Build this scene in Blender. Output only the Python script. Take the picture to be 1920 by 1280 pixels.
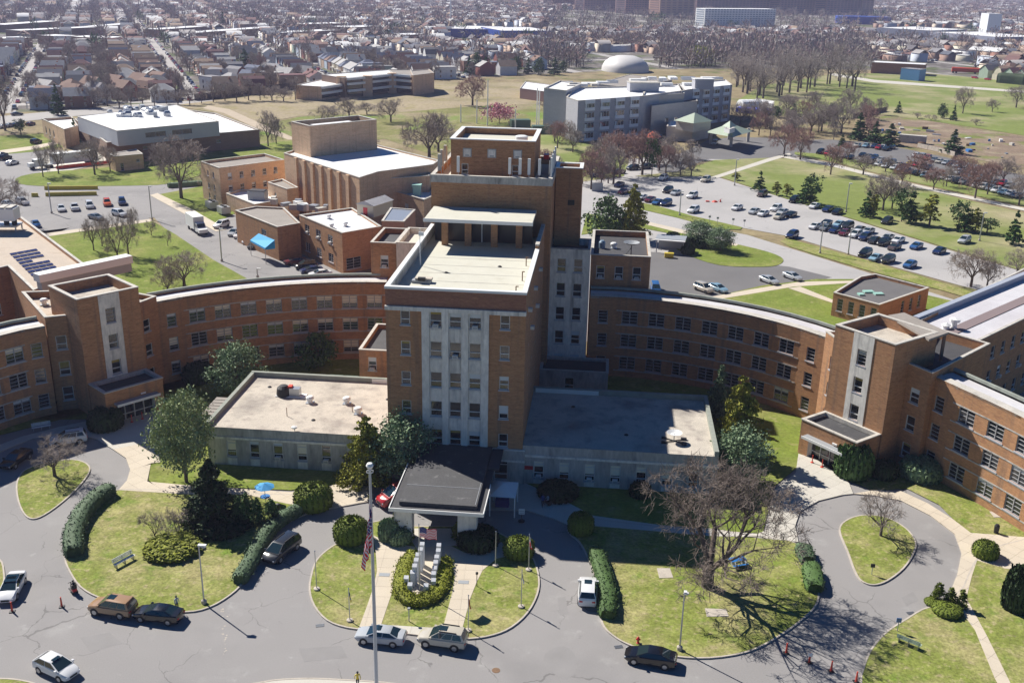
import bpy, math, random
import numpy as np
from mathutils import Matrix, Vector
R = math.radians
rnd = random.Random(7)
for o in list(bpy.data.objects): bpy.data.objects.remove(o)
SC = bpy.context.scene
COL = SC.collection

# ------------------------------------------------------------------ camera
F_PX, PITCH, ROLL, YAW, HC = 1929.5, 0.34509, 0.02021, 0.08959, 60.0
def _rot():
    cy, sy = math.cos(YAW), math.sin(YAW); cp, sp = math.cos(PITCH), math.sin(PITCH); cr, sr = math.cos(ROLL), math.sin(ROLL)
    Rz = np.array([[cy, sy, 0], [-sy, cy, 0], [0, 0, 1]]); B = np.array([[1, 0, 0], [0, 0, -1], [0, 1, 0]])
    Rx = np.array([[1, 0, 0], [0, cp, -sp], [0, sp, cp]]); Rr = np.array([[cr, -sr, 0], [sr, cr, 0], [0, 0, 1]])
    return Rr @ Rx @ B @ Rz
M = _rot()
cam = bpy.data.cameras.new('camera'); camo = bpy.data.objects.new('camera', cam); COL.objects.link(camo)
cam.sensor_width = 36; cam.lens = F_PX / 1920 * 36; cam.clip_start = 1; cam.clip_end = 20000
RM = Matrix([list(M[0]), list(-M[1]), list(-M[2])]).transposed()
camo.matrix_world = Matrix.Translation((0, 0, HC)) @ RM.to_4x4()
SC.camera = camo
# ------------------------------------------------------------------ light
SUN_EL, SUN_AZ = R(41.5), R(-37)          # shadows fall along SUN_AZ on the ground
sd = Vector((math.cos(SUN_AZ) * math.cos(SUN_EL), math.sin(SUN_AZ) * math.cos(SUN_EL), -math.sin(SUN_EL)))
W = bpy.data.worlds.new('World'); SC.world = W; W.use_nodes = True
nt = W.node_tree; nt.nodes.clear()
sky = nt.nodes.new('ShaderNodeTexSky'); sky.sky_type = 'NISHITA'; sky.sun_disc = False
sky.sun_elevation = SUN_EL; sky.sun_rotation = math.atan2(-sd.x, -sd.y); sky.air_density = 0.7; sky.dust_density = 0.0; sky.ozone_density = 5.0; sky.altitude = 500
bg = nt.nodes.new('ShaderNodeBackground'); bg.inputs[1].default_value = 0.05
wo = nt.nodes.new('ShaderNodeOutputWorld'); hs = nt.nodes.new('ShaderNodeHueSaturation'); hs.inputs['Saturation'].default_value = 1.4; nt.links.new(sky.outputs[0], hs.inputs['Color']); nt.links.new(hs.outputs[0], bg.inputs[0]); nt.links.new(bg.outputs[0], wo.inputs[0])
sl = bpy.data.lights.new('sun', 'SUN'); sl.energy = 5.0; sl.angle = R(0.53); sl.color = (1, 0.95, 0.87)
so = bpy.data.objects.new('sun', sl); COL.objects.link(so); so.rotation_euler = sd.to_track_quat('-Z', 'Y').to_euler(); so.location = (0, 0, 200)
SC.view_settings.view_transform = 'Standard'; SC.view_settings.look = 'None'; SC.view_settings.exposure = 0.62; SC.view_settings.gamma = 1

# ------------------------------------------------------------------ measuring helpers (photo pixel -> world)
def ray(x, y): return M.T @ np.array([(x - 960) / F_PX, (y - 640) / F_PX, 1.0])
def G(x, y, z=0.0):
    r = ray(x, y); t = (z - HC) / r[2]; return (float(r[0] * t), float(r[1] * t))
def pr(X, Y, Zz=0.0):
    c = M @ np.array([X, Y, Zz - HC]); return (960 + F_PX * c[0] / c[2], 640 + F_PX * c[1] / c[2])
def Z(b, y):
    lo, hi = -5, 59.0
    for _ in range(30):
        m = (lo + hi) / 2
        if pr(b[0], b[1], m)[1] > y: lo = m
        else: hi = m
    return lo
def ppm(x, y):
    a = G(x, y); b = pr(a[0] + 1, a[1]); return math.hypot(b[0] - x, b[1] - y)
def onY(x, y, Y):
    r = ray(x, y); t = Y / r[1]; return (float(r[0] * t), float(HC + r[2] * t))

# ------------------------------------------------------------------ materials
MATS = {}
def nodes(name):
    m = bpy.data.materials.new(name); m.use_nodes = True; n = m.node_tree; b = n.nodes['Principled BSDF']; return m, n, b
def mat(name, col, rough=0.8, metal=0.0, n1=0.0, s1=1.0, n2=0.0, s2=8.0, stretch=(1, 1, 1), tint=None, bump=0.0, bs=20.0, spec=0.5, objcol=False, island=0.0, isl_col=None, emit=None, coat=0.0, streak=None):
    """procedural colour: base colour, two noises of value, an optional second tint in blotches, fine bump"""
    if name in MATS: return MATS[name]
    m, n, b = nodes(name); L = n.links.new; N = n.nodes.new
    b.inputs['Roughness'].default_value = rough; b.inputs['Metallic'].default_value = metal; b.inputs['Specular IOR Level'].default_value = spec
    if coat: b.inputs['Coat Weight'].default_value = coat; b.inputs['Coat Roughness'].default_value = 0.05
    tc = N('ShaderNodeTexCoord'); mp = N('ShaderNodeMapping'); mp.inputs['Scale'].default_value = stretch
    geo = N('ShaderNodeNewGeometry'); L(geo.outputs['Position'], mp.inputs[0])
    rgb = N('ShaderNodeRGB'); rgb.outputs[0].default_value = (*col, 1); cur = rgb.outputs[0]
    if objcol:
        oi = N('ShaderNodeObjectInfo'); cur = oi.outputs['Color']
    def noise(scale, det=3, rough_=0.6):
        t = N('ShaderNodeTexNoise'); t.inputs['Scale'].default_value = scale; t.inputs['Detail'].default_value = det; t.inputs['Roughness'].default_value = rough_; L(mp.outputs[0], t.inputs[0]); return t.outputs['Fac']
    if isl_col:
        r_ = N('ShaderNodeValToRGB'); r_.color_ramp.interpolation = 'CONSTANT'; el = r_.color_ramp.elements
        while len(el) < len(isl_col): el.new(0.5)
        for i, c in enumerate(isl_col): el[i].position = i / len(isl_col); el[i].color = (*c, 1)
        L(geo.outputs['Random Per Island'], r_.inputs[0]); cur = r_.outputs[0]
    def mixc(a, c2, fac, f0=None, f1=None):
        mx = N('ShaderNodeMix'); mx.data_type = 'RGBA'
        if f0 is not None:
            mr = N('ShaderNodeMapRange'); mr.inputs[1].default_value = f0; mr.inputs[2].default_value = f1; L(fac, mr.inputs[0]); fac = mr.outputs[0]
        L(fac, mx.inputs[0]); L(a, mx.inputs[6])
        if isinstance(c2, tuple): mx.inputs[7].default_value = (*c2, 1)
        else: L(c2, mx.inputs[7])
        return mx.outputs[2]
    for t in (tint or []):
        c2, sc, f0, f1 = t; cur = mixc(cur, c2, noise(sc, 4), f0, f1)
    if streak:
        m2_ = N('ShaderNodeMapping'); m2_.inputs['Scale'].default_value = (1.3, 1.3, .07); L(geo.outputs['Position'], m2_.inputs[0]); t2 = N('ShaderNodeTexNoise'); t2.inputs['Scale'].default_value = 1.0; t2.inputs['Detail'].default_value = 5; L(m2_.outputs[0], t2.inputs[0]); cur = mixc(cur, streak[0], t2.outputs['Fac'], streak[1], streak[2])
    def val(cur, fac, amt):
        h = N('ShaderNodeHueSaturation'); mr = N('ShaderNodeMapRange'); mr.inputs[1].default_value = 0.25; mr.inputs[2].default_value = 0.75
        mr.inputs[3].default_value = 1 - amt; mr.inputs[4].default_value = 1 + amt; L(fac, mr.inputs[0]); L(mr.outputs[0], h.inputs['Value']); L(cur, h.inputs['Color']); return h.outputs[0]
    if n1: cur = val(cur, noise(s1), n1)
    if n2: cur = val(cur, noise(s2, 2), n2)
    if island:
        h = N('ShaderNodeHueSaturation'); mr = N('ShaderNodeMapRange'); mr.inputs[3].default_value = 1 - island; mr.inputs[4].default_value = 1 + island
        L(geo.outputs['Random Per Island'], mr.inputs[0]); L(mr.outputs[0], h.inputs['Value']); L(cur, h.inputs['Color']); cur = h.outputs[0]
    L(cur, b.inputs['Base Color'])
    if bump:
        bp = N('ShaderNodeBump'); bp.inputs['Strength'].default_value = bump; bp.inputs['Distance'].default_value = 0.05; L(noise(bs), bp.inputs['Height']); L(bp.outputs[0], b.inputs['Normal'])
    if emit: b.inputs['Emission Color'].default_value = (*emit, 1); b.inputs['Emission Strength'].default_value = 1
    MATS[name] = m; return m
BRST = (1, 1, 5)
brick = mat('brick', (0.43, 0.225, 0.11), 0.9, n1=0.13, s1=0.5, n2=0.25, s2=2.6, stretch=BRST, tint=[((0.29, 0.13, 0.07), 0.9, 0.48, 0.78), ((0.42, 0.28, 0.16), 3.0, 0.58, 0.7)], bump=0.5, bs=6, streak=((0.24, 0.15, 0.10), 0.54, 0.8))
brick_red = mat('red_brick', (0.30, 0.14, 0.09), 0.9, n1=0.15, s1=0.6, n2=0.25, s2=3, stretch=BRST, tint=[((0.34, 0.17, 0.09), 1.2, 0.5, 0.7)], bump=0.5, bs=6)
brick_tan = mat('tan_brick', (0.64, 0.44, 0.28), 0.9, n1=0.1, s1=0.3, n2=0.2, s2=2.2, stretch=BRST, tint=[((0.56, 0.34, 0.2), 0.5, 0.5, 0.75)], bump=0.4, bs=6, streak=((0.44, 0.29, 0.19), 0.55, 0.8))
brick_brown = mat('brown_brick', (0.26, 0.17, 0.12), 0.9, n1=0.1, s1=0.3, n2=0.2, s2=2.2, stretch=BRST)
stone = mat('limestone', (0.76, 0.72, 0.65), 0.85, n1=0.12, s1=0.4, n2=0.15, s2=2.5, stretch=(1, 1, 0.4), tint=[((0.42, 0.40, 0.38), 0.9, 0.55, 0.85)], streak=((0.26, 0.25, 0.24), 0.56, 0.8))
stone_dk = mat('weathered_limestone', (0.44, 0.42, 0.39), 0.9, n1=0.2, s1=0.5, n2=0.2, s2=3, stretch=(1, 1, 0.3), tint=[((0.2, 0.2, 0.19), 0.7, 0.5, 0.75)])
cope = mat('coping_stone', (0.50, 0.47, 0.42), 0.8, n1=0.15, s1=0.8, n2=0.15, s2=6, tint=[((0.30, 0.29, 0.26), 1.0, 0.55, 0.75)])
cope_gr = mat('green_weathered_coping', (0.27, 0.29, 0.25), 0.85, n1=0.2, s1=1)
cream_roof = mat('cream_coated_roof', (0.56, 0.545, 0.46), 0.75, n1=0.04, s1=0.4, n2=0.03, s2=4, tint=[((0.50, 0.47, 0.38), 0.5, 0.55, 0.8), ((0.42, 0.39, 0.33), 2.2, 0.66, 0.78)])
gravel = mat('gravel_roof', (0.50, 0.45, 0.38), 0.95, n1=0.1, s1=0.4, n2=0.2, s2=9, tint=[((0.17, 0.15, 0.14), 0.16, 0.52, 0.78), ((0.30, 0.26, 0.23), 0.6, 0.52, 0.75)], bump=0.5, bs=12)
white_roof = mat('white_membrane_roof', (0.80, 0.80, 0.80), 0.6, n1=0.04, s1=0.2, n2=0.03, s2=3)
grey_roof = mat('grey_membrane_roof', (0.34, 0.33, 0.34), 0.7, n1=0.12, s1=0.25, n2=0.08, s2=4, tint=[((0.46, 0.45, 0.46), 0.15, 0.45, 0.7)])
mauve_roof = mat('pale_grey_roof', (0.52, 0.50, 0.52), 0.6, n1=0.08, s1=0.12, n2=0.06, s2=2, tint=[((0.63, 0.62, 0.64), 0.08, 0.4, 0.7)])
dark_roof = mat('dark_asphalt_roof', (0.055, 0.055, 0.06), 0.8, n1=0.15, s1=0.5, n2=0.15, s2=5)
black_roof = mat('worn_black_roof', (0.06, 0.06, 0.064), 0.75, n1=0.15, s1=0.5, n2=0.2, s2=5, tint=[((0.14, 0.14, 0.14), 0.8, 0.6, 0.72)])
tan_roof = mat('tan_ballast_roof', (0.50, 0.42, 0.34), 0.95, n1=0.1, s1=0.3, n2=0.12, s2=5, tint=[((0.36, 0.29, 0.22), 0.3, 0.55, 0.75)])
brown_roof = mat('brown_grey_roof', (0.29, 0.26, 0.23), 0.9, n1=0.1, s1=0.3, n2=0.12, s2=5)
asphalt = mat('asphalt', (0.27, 0.258, 0.252), 0.92, n1=0.06, s1=0.08, n2=0.08, s2=9, tint=[((0.215, 0.207, 0.204), 0.06, 0.5, 0.72), ((0.31, 0.30, 0.29), 0.25, 0.58, 0.75), ((0.17, 0.165, 0.162), 0.9, 0.66, 0.8), ((0.34, 0.33, 0.32), 0.5, 0.64, 0.74)], bump=0.2, bs=14)
def add_cracks(m, scale=0.13, w=0.012, dark=0.55):
    n = m.node_tree; b = n.nodes['Principled BSDF']; N = n.nodes.new; L = n.links.new
    src = b.inputs['Base Color'].links[0].from_socket
    geo = N('ShaderNodeNewGeometry'); ns = N('ShaderNodeTexNoise'); ns.inputs['Scale'].default_value = 0.35; ns.inputs['Detail'].default_value = 5
    mx = N('ShaderNodeVectorMath'); mx.operation = 'MULTIPLY_ADD'; mx.inputs[1].default_value = (3.2, 3.2, 0)
    L(geo.outputs['Position'], ns.inputs[0]); L(ns.outputs['Color'], mx.inputs[0]); L(geo.outputs['Position'], mx.inputs[2])
    v = N('ShaderNodeTexVoronoi'); v.feature = 'DISTANCE_TO_EDGE'; v.inputs['Scale'].default_value = scale; L(mx.outputs[0], v.inputs['Vector'])
    n2 = N('ShaderNodeTexNoise'); n2.inputs['Scale'].default_value = 0.12; L(geo.outputs['Position'], n2.inputs[0])
    thr = N('ShaderNodeMapRange'); thr.inputs[1].default_value = 0.45; thr.inputs[2].default_value = 0.62; thr.inputs[3].default_value = 0.0; thr.inputs[4].default_value = w; L(n2.outputs['Fac'], thr.inputs[0])
    lt = N('ShaderNodeMath'); lt.operation = 'LESS_THAN'; L(v.outputs['Distance'], lt.inputs[0]); L(thr.outputs[0], lt.inputs[1])
    mu = N('ShaderNodeMath'); mu.operation = 'MULTIPLY'; mu.inputs[1].default_value = dark; L(lt.outputs[0], mu.inputs[0])
    mc = N('ShaderNodeMix'); mc.data_type = 'RGBA'; mc.inputs[7].default_value = (0.06, 0.057, 0.055, 1); L(mu.outputs[0], mc.inputs[0]); L(src, mc.inputs[6]); L(mc.outputs[2], b.inputs['Base Color'])
add_cracks(asphalt, 0.12, 0.008, 0.42)
asphalt2 = mat('darker_asphalt', (0.15, 0.145, 0.145), 0.92, n1=0.1, s1=0.1, n2=0.1, s2=7)
asphalt_lot = mat('pale_car_park_asphalt', (0.40, 0.385, 0.375), 0.92, n1=0.05, s1=0.05, n2=0.05, s2=3, tint=[((0.33, 0.32, 0.31), 0.04, 0.5, 0.7)])
add_cracks(asphalt_lot, 0.1, 0.008, 0.3)
concrete = mat('pavement_concrete', (0.54, 0.47, 0.37), 0.9, n1=0.06, s1=0.3, n2=0.05, s2=6, island=0.05)
concrete2 = mat('entrance_concrete', (0.52, 0.49, 0.43), 0.9, n1=0.06, s1=0.3, n2=0.05, s2=6, island=0.04)
kerbm = mat('kerb_concrete', (0.46, 0.41, 0.35), 0.9, n1=0.15, s1=0.8, n2=0.1, s2=6)
GR = [((0.32, 0.29, 0.13), 0.16, 0.44, 0.66), ((0.36, 0.31, 0.17), 1.3, 0.53, 0.72), ((0.13, 0.20, 0.03), 0.45, 0.55, 0.75)]
grass = mat('grass', (0.20, 0.23, 0.055), 0.95, n1=0.18, s1=0.5, n2=0.38, s2=3.8, tint=GR, bump=0.9, bs=5, spec=0.1)
grass_green = mat('green_grass', (0.165, 0.212, 0.04), 0.95, n1=0.18, s1=0.3, n2=0.25, s2=2.2, tint=[((0.25, 0.25, 0.08), 0.1, 0.46, 0.7), ((0.28, 0.26, 0.12), 0.6, 0.58, 0.75)], bump=0.8, bs=4, spec=0.1)
grass_far = mat('pale_field_grass', (0.195, 0.235, 0.065), 0.95, n1=0.12, s1=0.05, n2=0.12, s2=0.5, tint=[((0.34, 0.30, 0.18), 0.025, 0.45, 0.66), ((0.18, 0.23, 0.06), 0.06, 0.55, 0.7)], spec=0.1)
scrub = mat('dry_scrub', (0.27, 0.22, 0.125), 0.95, n1=0.2, s1=0.08, n2=0.2, s2=0.7, tint=[((0.13, 0.15, 0.05), 0.05, 0.52, 0.66), ((0.19, 0.14, 0.09), 0.12, 0.5, 0.7), ((0.36, 0.30, 0.19), 0.03, 0.55, 0.7)], spec=0.1)
soil = mat('garden_soil', (0.24, 0.18, 0.13), 0.95, n1=0.2, s1=0.15, n2=0.25, s2=1.1, tint=[((0.17, 0.2, 0.05), 0.06, 0.52, 0.62), ((0.33, 0.27, 0.19), 0.08, 0.5, 0.7)], spec=0.1)
mulch = mat('mulch', (0.2, 0.15, 0.1), 0.95, n1=0.25, s1=2)
urban = mat('urban_ground', (0.15, 0.135, 0.12), 0.95, n1=0.3, s1=0.03, n2=0.3, s2=0.2, tint=[((0.24, 0.225, 0.21), 0.05, 0.5, 0.6), ((0.10, 0.12, 0.05), 0.035, 0.5, 0.6)], spec=0.1)
street_m = mat('street_concrete', (0.36, 0.34, 0.32), 0.9, n1=0.08, s1=0.1)
glass = mat('dark_window_glass', (0.02, 0.025, 0.03), 0.08, spec=0.9)
glass_b = mat('blue_window_glass', (0.04, 0.09, 0.12), 0.1, spec=0.9)
blind_refl = mat('cream_blind_and_reflection', (0.78, 0.72, 0.58), 0.6)  # blind cream, brightened; also paints sunlit ground reflected in the left wing panes
blind_w = mat('white_window_blind', (0.62, 0.66, 0.68), 0.5)
curtain = mat('ochre_curtain', (0.35, 0.26, 0.06), 0.7)
wframe = mat('white_window_frame', (0.62, 0.62, 0.60), 0.5)
gframe = mat('grey_window_frame', (0.36, 0.36, 0.37), 0.5)
sillm = mat('sill_stone', (0.42, 0.43, 0.47), 0.8)
steel = mat('galvanised_metal', (0.45, 0.47, 0.5), 0.4, metal=0.7)
whitep = mat('white_paint', (0.78, 0.78, 0.76), 0.5)
greyp = mat('grey_paint', (0.32, 0.34, 0.36), 0.5)
blackp = mat('black_rubber', (0.018, 0.018, 0.02), 0.6)
greenp = mat('verdigris_hatch', (0.30, 0.52, 0.45), 0.6)
greeneq = mat('green_equipment_paint', (0.05, 0.10, 0.07), 0.5)
orange = mat('orange_plastic', (0.62, 0.06, 0.03), 0.6)
redp = mat('red_paint', (0.55, 0.02, 0.03), 0.4)
bluep = mat('blue_paint', (0.02, 0.16, 0.45), 0.5)
skyblue = mat('sky_blue_awning', (0.01, 0.34, 0.68), 0.7)
navyp = mat('navy_flag_cloth', (0.02, 0.03, 0.18), 0.8)
whitec = mat('white_flag_cloth', (0.75, 0.75, 0.75), 0.8)
redc = mat('red_flag_cloth', (0.68, 0.02, 0.04), 0.8)
yellowp = mat('yellow_paint', (0.55, 0.42, 0.03), 0.6)
wood = mat('brown_wood', (0.2, 0.12, 0.07), 0.9, n1=0.2, s1=2)
bark = mat('bark', (0.13, 0.10, 0.082), 0.95, n1=0.25, s1=3)
twig = mat('twigs', (0.33, 0.28, 0.25), 0.95, island=0.35, spec=0.1)
twig_red = mat('reddish_twigs', (0.33, 0.21, 0.185), 0.95, island=0.3, spec=0.1)
twig_far = mat('far_twigs', (0.155, 0.118, 0.105), 0.95, spec=0.1, isl_col=[(0.30, 0.25, 0.225), (0.26, 0.23, 0.2), (0.33, 0.27, 0.25), (0.27, 0.23, 0.22), (0.32, 0.30, 0.25), (0.36, 0.24, 0.23)])
pink = mat('pink_blossom', (0.55, 0.25, 0.30), 0.9, island=0.3)
yellowl = mat('yellow_green_willow_leaf', (0.33, 0.34, 0.04), 0.9, island=0.3)
def leafm(name, c, isl=0.45): return mat(name, c, 0.7, island=isl, spec=0.25, n1=0.2, s1=0.8)
leaf_dark = leafm('dark_evergreen_leaf', (0.035, 0.06, 0.022))
leaf_mid = leafm('mid_green_leaf', (0.075, 0.135, 0.04))
leaf_blue = leafm('blue_green_leaf', (0.17, 0.24, 0.13))
leaf_olive = leafm('olive_leaf', (0.25, 0.25, 0.035))
leaf_mag = leafm('grey_green_broad_leaf', (0.27, 0.32, 0.15))
leaf_box = leafm('clipped_yew_leaf', (0.12, 0.155, 0.02), 0.35)
leaf_hedge = leafm('dark_hedge_leaf', (0.085, 0.135, 0.07), 0.4)
leaf_yew = leafm('yellow_green_yew_leaf', (0.21, 0.23, 0.02), 0.4)
leaf_pine = leafm('pine_needle', (0.05, 0.12, 0.03))
skinm = mat('skin', (0.35, 0.2, 0.14), 0.6)
carp = mat('car_paint', (0.5, 0.5, 0.5), 0.22, objcol=True, coat=0.7)
carg = mat('car_glass', (0.015, 0.03, 0.035), 0.04, spec=1.0)
tyre = mat('tyre', (0.02, 0.02, 0.022), 0.8)
rim = mat('alloy_rim', (0.45, 0.46, 0.48), 0.35, metal=0.7)
lampw = mat('headlight_glass', (0.75, 0.77, 0.8), 0.2)
lampr = mat('tail_light_red', (0.5, 0.01, 0.015), 0.25)
objm = mat('painted_siding', (0.5, 0.5, 0.5), 0.8, objcol=True, n1=0.08, s1=0.5)
roofo = mat('roof_shingle', (0.2, 0.2, 0.2), 0.9, objcol=True, n1=0.12, s1=0.5)
WALLS = [(0.75, 0.74, 0.70), (0.6, 0.52, 0.42), (0.48, 0.52, 0.6), (0.3, 0.15, 0.11), (0.8, 0.8, 0.8), (0.45, 0.33, 0.25), (0.55, 0.52, 0.42), (0.3, 0.2, 0.16)]
ROOFS = [(0.14, 0.13, 0.14), (0.2, 0.12, 0.1), (0.25, 0.24, 0.25), (0.17, 0.09, 0.08), (0.3, 0.22, 0.16), (0.11, 0.12, 0.15), (0.36, 0.34, 0.33), (0.6, 0.6, 0.6)]
wall_st = mat('mixed_house_walls', (0.5, 0.5, 0.5), 0.9, isl_col=WALLS)
roof_st = mat('mixed_house_roofs', (0.5, 0.5, 0.5), 0.9, isl_col=ROOFS)

# ------------------------------------------------------------------ object helpers
def put(name, me, parent=None, loc=None, rz=0.0, color=None):
    o = bpy.data.objects.new(name, me); COL.objects.link(o)
    if parent is not None: o.parent = parent
    if loc is not None: o.location = loc
    if rz: o.rotation_euler = (0, 0, rz)
    if color: o.color = (*color, 1)
    return o
def tag(o, label=None, cat=None, group=None, kind=None):
    if label: o['label'] = label
    if cat: o['category'] = cat
    if group: o['group'] = group
    if kind: o['kind'] = kind
    return o
def thing(name, label, cat, loc=(0, 0, 0), rz=0.0, group=None): return tag(put(name, None, None, loc, rz), label, cat, group)
def copy_tree(o, parent=None, loc=None, rz=None, scale=None, label=None, color=None):
    c = o.copy(); COL.objects.link(c); c.parent = parent
    if loc is not None: c.location = loc
    if rz is not None: c.rotation_euler = (0, 0, rz)
    if scale is not None: c.scale = scale if isinstance(scale, tuple) else (scale,) * 3
    if label: c['label'] = label
    if color: c.color = (*color, 1)
    for ch in KIDS.get(o.name, []):
        k = copy_tree(ch, c)
        if color and ch.get('_c'): k.color = (*color, 1)
    return c
KIDS = {}
def regkids():
    KIDS.clear()
    for o in bpy.data.objects:
        if o.parent: KIDS.setdefault(o.parent.name, []).append(o)
class MB:
    def __init__(s): s.v = []; s.f = []; s.m = []; s.mats = []
    def mi(s, m):
        if m not in s.mats: s.mats.append(m)
        return s.mats.index(m)
    def add(s, vs, fs, m):
        b = len(s.v); s.v += [tuple(v) for v in vs]; s.f += [tuple(b + i for i in f) for f in fs]; s.m += [s.mi(m)] * len(fs); return s
    def box(s, x0, x1, y0, y1, z0, z1, m, rz=0, c=(0, 0, 0)):
        vs = [(x, y, z) for z in (z0, z1) for (x, y) in ((x0, y0), (x1, y0), (x1, y1), (x0, y1))]
        if rz or c != (0, 0, 0):
            cs, sn = math.cos(rz), math.sin(rz); vs = [(c[0] + x * cs - y * sn, c[1] + x * sn + y * cs, c[2] + z) for x, y, z in vs]
        return s.add(vs, [(0, 3, 2, 1), (4, 5, 6, 7), (0, 1, 5, 4), (1, 2, 6, 5), (2, 3, 7, 6), (3, 0, 4, 7)], m)
    def prism(s, poly, z0, z1, m, top=None, bottom=False):
        n = len(poly); vs = [(x, y, z0) for x, y in poly] + [(x, y, z1) for x, y in poly]
        s.add(vs, [(i, (i + 1) % n, n + (i + 1) % n, n + i) for i in range(n)], m)
        s.add([(x, y, z1) for x, y in poly], [tuple(range(n))], top or m)
        if bottom: s.add([(x, y, z0) for x, y in poly], [tuple(range(n))[::-1]], m)
        return s
    def tube(s, p0, p1, r0, r1, m, n=8, cap=True):
        p0 = Vector(p0); p1 = Vector(p1); d = (p1 - p0).normalized(); a = d.orthogonal().normalized(); b = d.cross(a)
        vs = [p + (a * math.cos(2 * math.pi * i / n) + b * math.sin(2 * math.pi * i / n)) * r for p, r in ((p0, r0), (p1, r1)) for i in range(n)]
        fs = [(i, (i + 1) % n, n + (i + 1) % n, n + i) for i in range(n)]
        if cap: fs += [tuple(range(n))[::-1], tuple(range(n, 2 * n))]
        return s.add(vs, fs, m)
    def lathe(s, prof, m, n=12, c=(0, 0, 0)):
        vs = [(c[0] + r * math.cos(2 * math.pi * i / n), c[1] + r * math.sin(2 * math.pi * i / n), c[2] + z) for r, z in prof for i in range(n)]
        fs = [(k * n + i, k * n + (i + 1) % n, (k + 1) * n + (i + 1) % n, (k + 1) * n + i) for k in range(len(prof) - 1) for i in range(n)]
        return s.add(vs, fs, m)
    def mesh(s, name, smooth=False):
        me = bpy.data.meshes.new(name); me.from_pydata(s.v, [], s.f)
        for m in s.mats: me.materials.append(m)
        me.polygons.foreach_set('material_index', s.m)
        if smooth: me.polygons.foreach_set('use_smooth', [True] * len(s.f))
        me.update(); return me
    def build(s, name, parent=None, loc=None, rz=0.0, smooth=False, color=None): return put(name, s.mesh(name, smooth), parent, loc, rz, color)
def npmesh(name, V, F, mats, mi=None, smooth=False):
    """fast mesh from arrays; F is (n,3) or (n,4)"""
    V = np.asarray(V, np.float32); F = np.asarray(F, np.int32); k = F.shape[1]
    me = bpy.data.meshes.new(name); me.vertices.add(len(V)); me.vertices.foreach_set('co', V.ravel())
    me.loops.add(F.size); me.loops.foreach_set('vertex_index', F.ravel()); me.polygons.add(len(F)); me.polygons.foreach_set('loop_start', np.arange(0, F.size, k, dtype=np.int32))
    me.polygons.foreach_set('loop_total', np.full(len(F), k, np.int32))
    for m in mats: me.materials.append(m)
    if mi is not None: me.polygons.foreach_set('material_index', np.asarray(mi, np.int32))
    if smooth: me.polygons.foreach_set('use_smooth', np.ones(len(F), bool))
    me.update(calc_edges=True); me.validate(); return me
def area(p): return 0.5 * sum(p[i][0] * p[(i + 1) % len(p)][1] - p[(i + 1) % len(p)][0] * p[i][1] for i in range(len(p)))
def ccw(p): return p if area(p) > 0 else p[::-1]
def smooth_poly(p, k=4):
    out = []; n = len(p)
    for i in range(n):
        a, b, c, d = (np.array(p[(i + j) % n], float) for j in (-1, 0, 1, 2))
        for t in np.linspace(0, 1, k, endpoint=False):
            out.append(tuple(0.5 * ((2 * b) + (c - a) * t + (2 * a - 5 * b + 4 * c - d) * t * t + (3 * b - a - 3 * c + d) * t ** 3)))
    return out
def offset(p, d):
    """inward offset of a ccw polygon"""
    n = len(p); out = []
    for i in range(n):
        a = np.array(p[i - 1]); b = np.array(p[i]); c = np.array(p[(i + 1) % n])
        e1 = (b - a) / (np.linalg.norm(b - a) + 1e-9); e2 = (c - b) / (np.linalg.norm(c - b) + 1e-9)
        n1 = np.array([-e1[1], e1[0]]); n2 = np.array([-e2[1], e2[0]]); k = 1 + n1 @ n2
        out.append(tuple(b + (n1 + n2) * d / max(k, 0.35)))
    return out
def W_(pts, z=0): return [G(x, y, z) for x, y in pts]
def inside(p, poly):
    x, y = p; r = False; n = len(poly)
    for i in range(n):
        x0, y0 = poly[i]; x1, y1 = poly[(i + 1) % n]
        if (y0 > y) != (y1 > y) and x < (x1 - x0) * (y - y0) / (y1 - y0) + x0: r = not r
    return r
ORD = 'first second third fourth fifth sixth seventh eighth ninth tenth eleventh twelfth thirteenth fourteenth fifteenth sixteenth seventeenth eighteenth nineteenth twentieth'.split()
def ordn(i):
    if i < 20: return ORD[i]
    k = i + 1; return str(k) + {1: 'st', 2: 'nd', 3: 'rd'}.get(k % 10 if k % 100 not in (11, 12, 13) else 0, 'th')
def nth(i, n): return 'leftmost' if i == 0 else ('rightmost' if i == n - 1 else ordn(i) + ' from left')

# ------------------------------------------------------------------ ground
def sheet(name, pts, z, m, k=0, px=True, skirt=None, kind='structure'):
    p = W_(pts, z) if px else pts
    if k: p = smooth_poly(p, k)
    p = ccw(p); mb = MB(); mb.prism(p, skirt if skirt is not None else z - 0.02, z, m)
    return tag(mb.build(name), kind=kind)
def island(name, pts, m=None, k=4, kerb=True, z=0.12, px=True):
    p = W_(pts, z) if px else pts
    if k: p = smooth_poly(p, k)
    p = ccw(p); inner = offset(p, 0.17) if kerb else p
    tag(MB().prism(inner, -0.05, z, m or grass).build(name), kind='structure')
    if kerb:
        n = len(p); mb = MB(); zt = z + 0.02
        vs = [(x, y, 0) for x, y in p] + [(x, y, zt) for x, y in p] + [(x, y, zt) for x, y in inner] + [(x, y, z - 0.03) for x, y in inner]
        fs = [];
        for i in range(n):
            j = (i + 1) % n; fs += [(i, j, n + j, n + i), (n + i, n + j, 2 * n + j, 2 * n + i), (2 * n + i, 2 * n + j, 3 * n + j, 3 * n + i)]
        mb.add(vs, fs, kerbm); tag(mb.build('kerb'), kind='structure')
    return inner
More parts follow.
